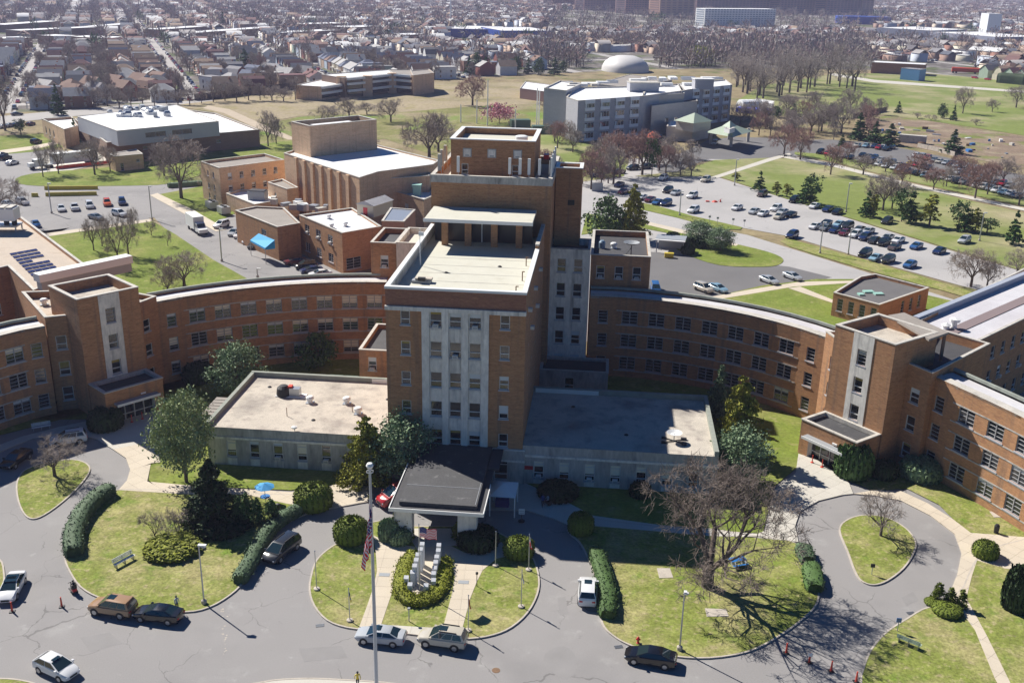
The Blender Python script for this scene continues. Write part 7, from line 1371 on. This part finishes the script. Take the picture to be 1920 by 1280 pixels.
# people
def person(loc, h, pose, label, shirt, legs_, rz=0):
    J = {'stand': [(0, 0, .52), (0, 0, .68), (0, 0, .82), (0, 0, .87), (0, 0, .94), (-.055, 0, .5), (-.06, 0, .27), (-.06, .01, .03), (-.06, -.07, .01), (.055, 0, .5), (.06, 0, .27), (.06, .01, .03), (.06, -.07, .01), (-.11, 0, .8), (-.14, 0, .63), (-.13, -.06, .48), (.11, 0, .8), (.14, 0, .63), (.13, -.06, .48)],
         'sit': [(0, 0, .27), (0, .02, .42), (0, .01, .56), (0, 0, .61), (0, -.02, .68), (-.06, 0, .27), (-.07, -.25, .27), (-.07, -.25, .05), (-.07, -.32, .02), (.06, 0, .27), (.07, -.25, .27), (.07, -.25, .05), (.07, -.32, .02), (-.11, .01, .54), (-.14, -.06, .38), (-.1, -.2, .36), (.11, .01, .54), (.14, -.06, .38), (.1, -.2, .36)],
         'walk': [(0, 0, .52), (0, -.01, .68), (0, -.02, .82), (0, -.03, .87), (0, -.04, .94), (-.055, 0, .5), (-.06, -.09, .28), (-.06, -.11, .03), (-.06, -.18, .01), (.055, 0, .5), (.06, .04, .28), (.06, .16, .06), (.06, .11, .01), (-.11, -.01, .8), (-.14, .06, .64), (-.13, .08, .49), (.11, -.01, .8), (.14, -.06, .64), (.13, -.14, .52)]}[pose]
    E_ = [(0, 1), (1, 2), (2, 3), (3, 4), (0, 5), (5, 6), (6, 7), (7, 8), (0, 9), (9, 10), (10, 11), (11, 12), (2, 13), (13, 14), (14, 15), (2, 16), (16, 17), (17, 18)]; rad = [.075, .07, .075, .032, .058, .052, .036, .024, .022, .052, .036, .024, .022, .038, .027, .018, .038, .027, .018]
    me = bpy.data.meshes.new('body'); me.from_pydata([tuple(c * h for c in p) for p in J], E_, []); sk_ = me.skin_vertices.new() if hasattr(me.skin_vertices, 'new') else None
    o = put('body', me); mod = o.modifiers.new('skin', 'SKIN')
    for i, r_ in enumerate(rad): me.skin_vertices[0].data[i].radius = (r_ * h, r_ * h * .85)
    me.skin_vertices[0].data[0].use_root = True; s2 = o.modifiers.new('sub', 'SUBSURF'); s2.levels = s2.render_levels = 2
    dg = bpy.context.evaluated_depsgraph_get(); dg.update(); nm_ = bpy.data.meshes.new_from_object(o.evaluated_get(dg)); bpy.data.objects.remove(o)
    for m_ in (shirt, legs_, skinm, blackp): nm_.materials.append(m_)
    zw = J[0][2] * h; zn = J[3][2] * h
    for p in nm_.polygons:
        c = p.center; hand = min((c - Vector(J[15]) * h).length, (c - Vector(J[18]) * h).length) < .05 * h
        p.material_index = 2 if (c.z > zn or hand) else (3 if c.z < .035 * h else (1 if c.z < zw + (.01 if pose != 'sit' else .04) * h else 0)); p.use_smooth = True
    t = thing('person', label, 'person', loc, rz); nm_.name = 'body'; put('body', nm_, t); hz = Vector(J[4]) * h
    MB().lathe([(0, .075), (.05, .06), (.064, .02), (.06, -.02), (.05, -.04)], blackp, 10).build('hair', t, (hz.x, hz.y + .012 * h, hz.z + .005)).scale = (h / 1.0 * .98,) * 3; return t
darkc = mat('dark_cloth', (.02, .02, .03), .8); bluec = mat('blue_cloth', (.05, .08, .25), .8); greyc = mat('pale_cloth', (.4, .42, .45), .8)
sc_ = thing('mobility_scooter', 'black and red mobility scooter on the road beside the left lawn kerb', 'scooter', (*G(138, 1110), .02), R(140))
MB().box(-.5, .6, -.25, .25, .2, .32, blackp).build('deck', sc_); MB().box(-.5, -.1, -.22, .22, .32, .6, redp).build('rear_cover', sc_); MB().box(-.45, -.02, -.24, .24, .62, .7, blackp).box(-.48, -.4, -.24, .24, .7, 1.1, blackp).build('seat', sc_); MB().tube((.55, 0, .3), (.4, 0, 1.0), .04, .04, blackp).tube((.4, -.28, 1.0), (.4, .28, 1.0), .03, .03, blackp).build('handlebar', sc_)
for x, y in ((.55, 0), (-.35, -.25), (-.35, .25)): MB().tube((x, y - .05, .16), (x, y + .05, .16), .16, .16, tyre, 12).build('wheel', sc_)
q = G(138, 1110); person((q[0] + .18, q[1] - .15, .28), 1.7, 'sit', 'person in dark clothes riding the scooter beside the left lawn kerb', darkc, darkc, R(-130))
person((*G(333, 1146), .12), 1.7, 'stand', 'person in a pale top and dark trousers standing behind the black saloon', greyc, darkc, 1.0)
wc = thing('wheelchair', 'wheelchair being sat in on the shaded pavement before the right annex', 'wheelchair', (*G(1027, 948), .14), R(-150)); MB().box(-.25, .25, -.22, .22, .45, .5, blackp).box(-.25, -.2, -.22, .22, .5, .95, blackp).build('seat', wc)
for s in (-1, 1): MB().tube((-.1, s * .28 - .02, .3), (-.1, s * .28 + .02, .3), .3, .3, tyre, 14).build('wheel', wc)
q = G(1027, 948); person((q[0] - .02, q[1], .3), 1.7, 'sit', 'person in white and blue seated in the wheelchair by the right annex', greyc, darkc, R(-60)); person((*G(1017, 952), .14), 1.72, 'walk', 'person in blue jacket walking beside the wheelchair in the shade', bluec, darkc, R(200))
person((*G(671, 1290), .14), 1.7, 'walk', 'person in black with yellow vest at the bottom edge left of the flagpole', yellowp, darkc, .5)

# ------------------------------------------------------------------ the suburb beyond
U = np.array([-.447, .8945]); Vv = np.array([.8945, .447]); S0 = np.array([-272.0, 453.0]); UA = math.atan2(U[1], U[0]); CROSS = 190.0
SHOPS = ((10, 47, 112, 40, 18, 'farthest long white shop roof at the upper left'), (38, 58, 190, 51, 18, 'long white shop roof in the second row at upper left'), (0, 73, 60, 71, 20, 'white flat roof by the left street mouth'), (118, 69, 150, 67, 26, 'square white flat roof between the two left streets'), (205, 72, 236, 69, 34, 'bright white workshop roof beside the second street'), (185, 50, 262, 44, 16, 'white shop roof continuing the second row'), (300, 56, 388, 50, 18, 'white shop roof row left of the two dark spruces'), (355, 63, 525, 51, 18, 'longest bright white shop roof row at the upper centre left'), (530, 62, 640, 57, 22, 'white shop roof row above the school block'), (570, 46, 650, 44, 26, 'white long roof left of the mast'), (650, 52, 720, 50, 30, 'dark fronted white roof left of the blue superstore'), (765, 66, 800, 64, 20, 'small white flat roof near the blue superstore'), (1395, 90, 1420, 88, 16, 'small white roof behind the yellow willow'))
def blocked(x, y, px, py):
    for q in SHOPS:
        if q[0] - 6 < px < q[2] + 6 and -4 < py - (q[1] + (q[3] - q[1]) * (px - q[0]) / (q[2] - q[0])) < 9: return True
    if inside((x, y), camp): return True
    if 835 < px < 1048 and 46 < py < 74: return True
    if 1010 < px < 1640 and py > 92: return True
    if 1095 < px < 1240 and 88 < py: return True
    if 1020 < px < 1640 and 14 < py < 56: return True
    if 1570 < px < 1690 and 20 < py < 46: return True
    if 1635 < px < 1880 and 48 < py < 74: return True
    if 1625 < px < 1850 and 106 < py: return True
    return False
rg = random.Random(77); houses = []; strees = []; scars = []
tag(MB().build('street_grid') if False else put('street_grid', MB().add([(0, 0, 0)], [], street_m).mesh('s')), kind='structure') if False else None
smb = MB()
for k in range(-4, 46):
    o = S0 + Vv * 81 * k; w = 4.4
    a = o - U * 420; b = o + U * 3200; smb.add([(*(a - Vv * w), -.06), (*(a + Vv * w), -.06), (*(b + Vv * w), -.06), (*(b - Vv * w), -.06)], [(0, 1, 2, 3)], street_m)
for j in range(0, 20):
    a = S0 + U * (CROSS * j - 12) - Vv * 400; b = a + Vv * 4200; smb.add([(*(a - U * 5), -.056), (*(b - U * 5), -.056), (*(b + U * 5), -.056), (*(a + U * 5), -.056)], [(0, 1, 2, 3)], street_m)
tag(smb.build('street'), kind='structure')
for k in range(-4, 46):
    o = S0 + Vv * 81 * k
    for side in (-1, 1):
        s = -420.0; hi = 0
        while s < 3000:
            st_ = rg.choice((9.5, 11, 12.5)); s += st_; ph = (s + 24) % CROSS
            c = o + U * s + Vv * side * 15.5; y = c[1]
            if y < 300: continue
            px, py = pr(c[0], c[1], 4)
            if not (-50 < px < 1975 and -12 < py < 215): continue
            if blocked(c[0], c[1], px, py): continue
            if ph > 26 or s < 0: houses.append((k, side, s, c, px, py))
            if ph > 20 and rg.random() < .6: houses.append((k, side, s, c + Vv * side * 13.5, px, py) if False else (k, side * 2, s, c + Vv * side * 14, px, py))
            if rg.random() < .8: t = c + Vv * side * rg.choice((-8, 7, 20, 24)) + U * rg.uniform(-5, 5); strees.append((*t, k))
            if rg.random() < .75: q_ = o + U * s + Vv * side * 3.6; scars.append((*q_, k, side, px))
for r_i, off in enumerate((13, 36)):
    fa, fb_ = np.array(G(60, 208)), np.array(G(590, 158)); fd = (fb_ - fa) / np.linalg.norm(fb_ - fa); fn_ = np.array([-fd[1], fd[0]]); u = 0.0
    while u < np.linalg.norm(fb_ - fa):
        u += rg.choice((11, 12.5, 14)); c = fa + fd * u + fn_ * off; px, py = pr(c[0], c[1], 4)
        if inside(tuple(c), camp): continue
        if min(abs(float((c - (S0 + Vv * 81 * k)) @ Vv)) for k in range(0, 8)) < 9: continue
        houses = [h for h in houses if np.linalg.norm(h[3] - c) > 9.5]; houses.append((99, -1 - r_i, u, c, px, py))
houses.sort(key=lambda h: h[3][1]); near_h, far_h = houses[:298], houses[298:]
def house_meshes(kind):
    w, d, h = {'gable': (7.6, 11, 5.6), 'side': (8.4, 9.5, 5.6), 'hip': (8.2, 10.5, 5.4), 'gambrel': (7.8, 10, 4.2), 'row': (7.4, 13, 6.6)}[kind]; x, y = w / 2, d / 2
    wl_ = MB(); rf = MB(); o = .4; P4 = [(-x, -y), (x, -y), (x, y), (-x, y)]
    for i in range(4): a, b = P4[i], P4[(i + 1) % 4]; wl_.add([(*a, 0), (*b, 0), (*b, h), (*a, h)], [(0, 1, 2, 3)], objm)
    if kind == 'gable': wl_.add([(-x, -y, h), (x, -y, h), (0, -y, h + 3)], [(0, 1, 2)], objm); wl_.add([(-x, y, h), (x, y, h), (0, y, h + 3)], [(1, 0, 2)], objm); rf.add([(-x - o, -y - o, h - .25), (0, -y - o, h + 3.1), (0, y + o, h + 3.1), (-x - o, y + o, h - .25), (x + o, -y - o, h - .25), (x + o, y + o, h - .25)], [(0, 1, 2, 3), (1, 4, 5, 2)], roofo)
    elif kind == 'side': wl_.add([(x, -y, h), (x, y, h), (x, 0, h + 2.8)], [(0, 1, 2)], objm); wl_.add([(-x, -y, h), (-x, y, h), (-x, 0, h + 2.8)], [(1, 0, 2)], objm); rf.add([(-x - o, -y - o, h - .2), (x + o, -y - o, h - .2), (x + o, 0, h + 2.9), (-x - o, 0, h + 2.9), (-x - o, y + o, h - .2), (x + o, y + o, h - .2)], [(0, 1, 2, 3), (3, 2, 5, 4)], roofo)
    elif kind == 'hip': rf.add([(-x - o, -y - o, h - .1), (x + o, -y - o, h - .1), (x + o, y + o, h - .1), (-x - o, y + o, h - .1), (0, -1.5, h + 2.7), (0, 1.5, h + 2.7)], [(0, 1, 4), (1, 2, 5, 4), (2, 3, 5), (3, 0, 4, 5)], roofo)
    elif kind == 'gambrel': pr2 = [(-x - o, h - .2), (-x * .62, h + 3.1), (0, h + 4.4), (x * .62, h + 3.1), (x + o, h - .2)]; wl_.add([(a, -y, b) for a, b in pr2], [(4, 3, 2, 1, 0)], objm).add([(a, y, b) for a, b in pr2], [(0, 1, 2, 3, 4)], objm); rf.add([(a, -y - o, b + .06) for a, b in pr2] + [(a, y + o, b + .06) for a, b in pr2], [(i, i + 5, i + 6, i + 1) for i in range(4)], roofo)
    else: rf.box(-x, x, -y, y, h + .001, h + .35, roofo)
    win = MB().add([(-.5, 0, -.75), (.5, 0, -.75), (.5, 0, .75), (-.5, 0, .75)], [(0, 1, 2, 3)], glass).box(-.6, .6, -.02, .03, .751, .85, wframe).box(-.6, .6, -.02, .03, -.85, -.751, wframe).mesh('window')
    return wl_.mesh('wall'), rf.mesh('roof'), win, w, d, h
HM = {k_: house_meshes(k_) for k_ in ('gable', 'side', 'hip', 'gambrel', 'row')}; PORCH = MB().box(-2.6, 2.6, -1.6, 0, 2.5, 2.75, roofo).box(-2.5, -2.3, -1.5, -1.3, 0, 2.5, wframe).box(2.3, 2.5, -1.5, -1.3, 0, 2.5, wframe).mesh('porch'); CHIM = MB().box(-.4, .4, -.4, .4, 0, 2.2, brick_red).mesh('chimney')
WC = [('white', (.74, .73, .71)), ('white', (.74, .73, .71)), ('cream', (.62, .56, .44)), ('cream', (.62, .56, .44)), ('pale blue', (.46, .54, .64)), ('brown brick', (.25, .13, .09)), ('tan', (.42, .31, .22)), ('pale grey', (.56, .56, .58)), ('red brick', (.27, .09, .07)), ('pale green', (.36, .45, .36))]
RC = [('dark grey', (.15, .15, .16)), ('pale grey', (.4, .39, .38)), ('brown', (.2, .12, .09)), ('grey', (.24, .23, .24)), ('maroon', (.16, .07, .07)), ('tan', (.33, .23, .16)), ('slate blue', (.12, .14, .2)), ('pale grey', (.4, .39, .38))]
ks = sorted({h[0] for h in near_h}); kn = {k_: i for i, k_ in enumerate(ks)}; cnt = {}
for n_, (k, side, s, c, px, py) in enumerate(near_h):
    i = cnt.get((k, side), 0); cnt[(k, side)] = i + 1; bl = rg.Random if False else random.Random(k * 7 + side + int(s // 60)); kd = bl.choice(['gable', 'gable', 'side', 'gambrel', 'hip', 'gable']); 
    if rg.random() < .35: kd = rg.choice(['gable', 'side', 'hip', 'gambrel', 'row'])
    wn, wc_ = rg.choice(WC); rn, rc_ = bl.choice(RC) if rg.random() < .6 else rg.choice(RC); wl_, rf, win, w, d, h = HM[kd]
    face = (math.atan2(fd[1], fd[0])) if k == 99 else math.atan2(-side * Vv[1], -side * Vv[0]) + math.pi / 2      # local -y looks to the street
    front = s < 30; 
    kl = {'side': 'side gabled', 'row': 'flat roofed', 'gable': 'gabled', 'hip': 'hip roofed'}.get(kd, kd)
    wh_ = f'{ordn(i)} from left in {"front" if side == -1 else "second"} row by hospital' if k == 99 else f'{ordn(i)} {"behind " if abs(side) > 1 else "on "}{"left" if side < 0 else "right"} of {ordn(kn[k])} street from left'
    t = thing('house', f'{wn} {kl} house, {rn} roof, {wh_}', 'house', (*c, -.1), face, 'suburban houses along the streets'); put('wall', wl_, t, color=wc_); put('roof', rf, t, color=rc_)
    if kd != 'row' and rg.random() < .5: put('chimney', CHIM, t, (w * .2, d * .2, h + .6))
    if c[1] < 640:
        if kd != 'row': put('porch', PORCH, t, (0, -d / 2, 0), color=rc_)
        for (wx, wy, a) in ((-w * .25, -d / 2 - .03, 0), (w * .25, -d / 2 - .03, 0), (w / 2 + .03, -d * .25, math.pi / 2), (w / 2 + .03, d * .25, math.pi / 2), (-w / 2 - .03, -d * .25, -math.pi / 2), (-w / 2 - .03, d * .25, -math.pi / 2), (-w * .25, d / 2 + .03, math.pi), (w * .25, d / 2 + .03, math.pi)):
            for zz in ((1.7, 4.4) if abs(wy) < d / 2 else (4.3,)): put('window', win, t, (wx, wy, zz), a)
# the far houses: one mass, each a real gabled box
def gabled(cs, angs, w, d, h, rh):
    n = len(cs); cs = np.array(cs); ca, sa = np.cos(angs), np.sin(angs)
    base = np.array([(-1, -1, 0), (1, -1, 0), (1, 1, 0), (-1, 1, 0), (-1, -1, 1), (1, -1, 1), (1, 1, 1), (-1, 1, 1)], float); V = []
    L_ = base[None] * np.stack([w / 2, d / 2, h], 1)[:, None]; r_ = np.array([(-1.08, -1.04, 0), (0, -1.04, 1), (0, 1.04, 1), (-1.08, 1.04, 0), (1.08, -1.04, 0), (1.08, 1.04, 0)], float)[None] * np.stack([w / 2, d / 2, rh], 1)[:, None]; r_[:, :, 2] += h[:, None] + .02
    def rot(A): X = A[:, :, 0] * ca[:, None] - A[:, :, 1] * sa[:, None] + cs[:, :1]; Y = A[:, :, 0] * sa[:, None] + A[:, :, 1] * ca[:, None] + cs[:, 1:2]; return np.stack([X, Y, A[:, :, 2]], 2)
    W1, R1 = rot(L_), rot(r_); fw = np.array([(0, 1, 5, 4), (1, 2, 6, 5), (2, 3, 7, 6), (3, 0, 4, 7), (4, 5, 6, 7)]); fr = np.array([(0, 1, 2, 3), (1, 4, 5, 2), (0, 4, 1, 1), (3, 2, 5, 5)])
    return W1.reshape(-1, 3), (fw[None] + (np.arange(n) * 8)[:, None, None]).reshape(-1, 4), R1.reshape(-1, 3), (fr[None, :2] + (np.arange(n) * 6)[:, None, None]).reshape(-1, 4)
g = np.random.default_rng(4); cs = [h[3] for h in far_h]; an = [math.atan2(Vv[1], Vv[0]) + (0 if g.random() < .6 else math.pi / 2) for _ in far_h]; 
for i in range(4200):           # beyond the grid, to the edge of sight
    y = 1500 + 2600 * g.random() ** .8; x = y * g.uniform(-.36, .60); px, py = pr(x, y, 4)
    if -20 < px < 1940 and py > -14 and not blocked(x, y, px, py): cs.append(np.array([x, y])); an.append(g.uniform(0, 3))
n = len(cs); cs = np.array(cs); sc_f = 1 + np.clip((cs[:, 1] - 1500) / 1500, 0, 1) * g.uniform(0, 1.6, n); fl = g.random(n) < .2
w_, d_ = g.uniform(7, 9.5, n) * sc_f, g.uniform(9, 13, n) * sc_f * np.where(fl, 1.5, 1); hh = g.uniform(4.5, 6.8, n); rh = np.where(fl, .3, g.uniform(2.2, 3.4, n)); V1, F1_, V2, F2_ = gabled(cs, np.array(an), w_, d_, hh, rh)
tag(put('house_mass', npmesh('house_mass', np.concatenate([V1, V2]), np.concatenate([F1_, F2_ + len(V1)]), [wall_st, roof_st], np.r_[np.zeros(len(F1_)), np.ones(len(F2_))])), 'far suburban houses reading as one pale speckled mass to the skyline', 'houses', kind='stuff')
# white roofed shop rows
for i, (x0, y0, x1, y1, dd__, l) in enumerate(SHOPS): shed_px(l, (x0, y0), (x1, y1), 6.5, dd__, brick_brown, white_roof, 'shop_row')
# street cars: nearest ones as things, the others as one mass
scars.sort(key=lambda t: t[1]); cc_ = {}; ci = 0
ck = ['white', 'silver', 'grey', 'black', 'navy blue', 'dark grey', 'red', 'champagne']
for x, y, k, side, px in scars[:125]:
    key = (k, side); i = cc_.get(key, 0); cc_[key] = i + 1; kd = rg.choice(['sedan', 'suv', 'sedan', 'van']); col = rg.choice(ck)
    car(kd, col, (x, y), UA + (math.pi if side > 0 else 0), f'{col} {"saloon" if kd == "sedan" else kd}, {ordn(i)} car on the {"left" if side < 0 else "right"} kerb of {ordn(k + 4)} suburban street', 0, -.05, 'cars parked along suburban streets')
for i, (x, y) in enumerate(((150, 196), (188, 193), (250, 187), (278, 182), (335, 186), (32, 214))): car_px('sedan' if i % 2 else 'suv', ck[i], x, y, x + 9, y - .6, f'{ck[i]} car passing on the street behind the large white roof', 0, z=.05)
F_ = MB(); vs = []
rest = scars[125:]; c_ = np.array([(a[0], a[1]) for a in rest]); n = len(rest); one = np.ones(n)
V1, F1_, V2, F2_ = gabled(c_, np.full(n, UA - math.pi / 2), one * 1.8, one * 4.6, one * 1.0, one * .5)
carst = mat('mixed_car_paint', (.5, .5, .5), .35, isl_col=[(.6, .6, .6), (.05, .05, .06), (.3, .3, .32), (.7, .7, .7), (.02, .03, .08), (.15, .15, .16), (.3, .03, .03), (.4, .4, .42)])
tag(put('car_mass', npmesh('car_mass', np.concatenate([V1, V2]), np.concatenate([F1_, F2_ + len(V1)]), [carst])), 'far parked cars along the suburban streets', 'cars', kind='stuff')
# suburb trees
g = np.random.default_rng(9)
extra = []
for i in range(900):            # parkland belt round the dome
    px, py = g.uniform(1000, 1640), g.uniform(84, 128)
    if 1098 < px < 1236 and py > 96: continue
    extra.append((*G(px, py), 99))
for i in range(420): px = g.uniform(0, 700); extra.append((*G(px, g.uniform(22, 40)), 99))
for i in range(6500):
    y = 900 + 3000 * g.random(); x = y * g.uniform(-.36, .60); px, py = pr(x, y, 4)
    if -20 < px < 1940 and py > -16 and not (835 < px < 1048 and 50 < py < 74) and not (1590 < px < 1880 and 48 < py < 66) and not (1300 < px < 1460 and 44 < py < 52): extra.append((x, y, 98))
strees.sort(key=lambda t: t[1]); nr = strees[:120]; fr_ = strees[120:] + extra
tc__ = {}
stree = [bare('st%d' % i, 120 + i, 11, 5, 4, (3, 4), 5, thick=.06) for i in range(4)] + [bare('str%d' % i, 140 + i, 9, 4.5, 4, (3, 4), 5, twig_red, thick=.06) for i in range(1)]
for x, y, k in nr:
    i = tc__.get(k, 0); tc__[k] = i + 1; p = rg.choice(stree); plant(p, (x, y), rg.uniform(7, 14), rg.uniform(3, 5.5), 'bare_tree', f'{ordn(i)} nearest bare tree along {ordn(k + 4)} suburban street from left', 'tree', 'bare street trees', z=-.1)
def tree_mass(pts, name, m, seed, nt=46, hr=(8, 16)):
    g = np.random.default_rng(seed); n = len(pts); P = np.array(pts)[:, :2]; h = g.uniform(*hr, n); r = h * g.uniform(.34, .5, n)
    v = g.normal(size=(n, nt, 3)); v /= np.linalg.norm(v, axis=2, keepdims=True); rr_ = g.uniform(.2, 1, (n, nt, 1)) ** .5; C = v * rr_ * np.stack([r, r, h * .42], 1)[:, None]; out = C / (np.linalg.norm(C, axis=2, keepdims=True) + 1e-9) + np.array([0, 0, .5]); out /= np.linalg.norm(out, axis=2, keepdims=True)
    C[:, :, 0] += P[:, :1]; C[:, :, 1] += P[:, 1:2]; C[:, :, 2] += (h * .56)[:, None]; L_ = (h * .13)[:, None, None] * g.uniform(.5, 1.4, (n, nt, 1)); sd_ = np.cross(out, g.normal(size=(n, nt, 3))); sd_ /= np.linalg.norm(sd_, axis=2, keepdims=True); wd = L_ * .16
    V = np.stack([C - out * L_ + sd_ * wd * .4, C - out * L_ - sd_ * wd * .4, C + out * L_ * .7 - sd_ * wd, C + out * L_ * .7 + sd_ * wd], 2)      # n,nt,4,3
    tr_ = np.array([(-1, 0, 0), (1, 0, 0), (1, 0, 1), (-1, 0, 1), (0, -1, 0), (0, 1, 0), (0, 1, 1), (0, -1, 1)], float)[None] * np.stack([h * .02, h * .02, h * .6], 1)[:, None]; tr_[:, :, 0] += P[:, :1]; tr_[:, :, 1] += P[:, 1:2]
    # keep each crown one island colour by a shared per-tree vertex fan is not needed: colour varies per twig
    V = np.concatenate([V.reshape(-1, 3), tr_.reshape(-1, 3)]); F = np.arange(len(V)).reshape(-1, 4); mi = np.r_[np.zeros(n * nt), np.ones(n * 2)]
    return tag(put(name, npmesh(name, V, F, [m, bark], mi)), kind='stuff')
o = tree_mass(fr_, 'distant_trees', twig_far, 1); o['label'] = 'mass of bare trees between the far houses up to the skyline'; o['category'] = 'trees'
ev = [(*G(g.uniform(0, 1920), g.uniform(12, 100)), 0) for _ in range(70)]; ev = [e for e in ev if not inside(e[:2], camp)]; o = tree_mass(ev, 'distant_evergreens', leaf_pine, 3, 120, (8, 14)); o['label'] = 'scattered dark evergreens among the far houses'; o['category'] = 'trees'
# boundary wall and fences
def fence_px(label, px_, h, m, name='fence', step=6.0):
    t = thing(name, label, 'fence' if name == 'fence' else 'wall'); P = W_(px_)
    for a, b in zip(P[:-1], P[1:]):
        L_ = math.hypot(b[0] - a[0], b[1] - a[1]); n = max(1, round(L_ / step)); an = math.atan2(b[1] - a[1], b[0] - a[0])
        for i in range(n): u = L_ * i / n; MB().box(0, L_ / n - .15, -.1, .1, 0, h, m).build('fence_panel', t, (a[0] + math.cos(an) * u, a[1] + math.sin(an) * u, -.05), an)
fence_px('dark boundary fence between the dry field and the houses', [(365, 189), (430, 183), (500, 173), (553, 166)], 3.2, mat('dark_fence', (.06, .05, .05), .9), step=8); fence_px('brown fence along the top of the allotments', [(1600, 222), (1640, 213), (1662, 209)], 2.2, wood, step=7)
fence_px('low retaining wall with fence along the allotment edge', [(1720, 276), (1760, 285), (1790, 293)], 1.6, kerbm, 'garden_wall')
# ------------------------------------------------------------------ air
hm = bpy.data.materials.new('haze_air'); hm.use_nodes = True; hn = hm.node_tree; hn.nodes.clear(); ho_ = hn.nodes.new('ShaderNodeOutputMaterial'); pv = hn.nodes.new('ShaderNodeVolumePrincipled')
pv.inputs['Color'].default_value = (.68, .68, 1.0, 1); pv.inputs['Density'].default_value = .000135; pv.inputs['Anisotropy'].default_value = .2; hn.links.new(pv.outputs[0], ho_.inputs['Volume'])
HAZE = MB().box(-9300, 9300, -320, 9300, -1.6, 95, hm).build('haze'); tag(HAZE, kind='stuff')
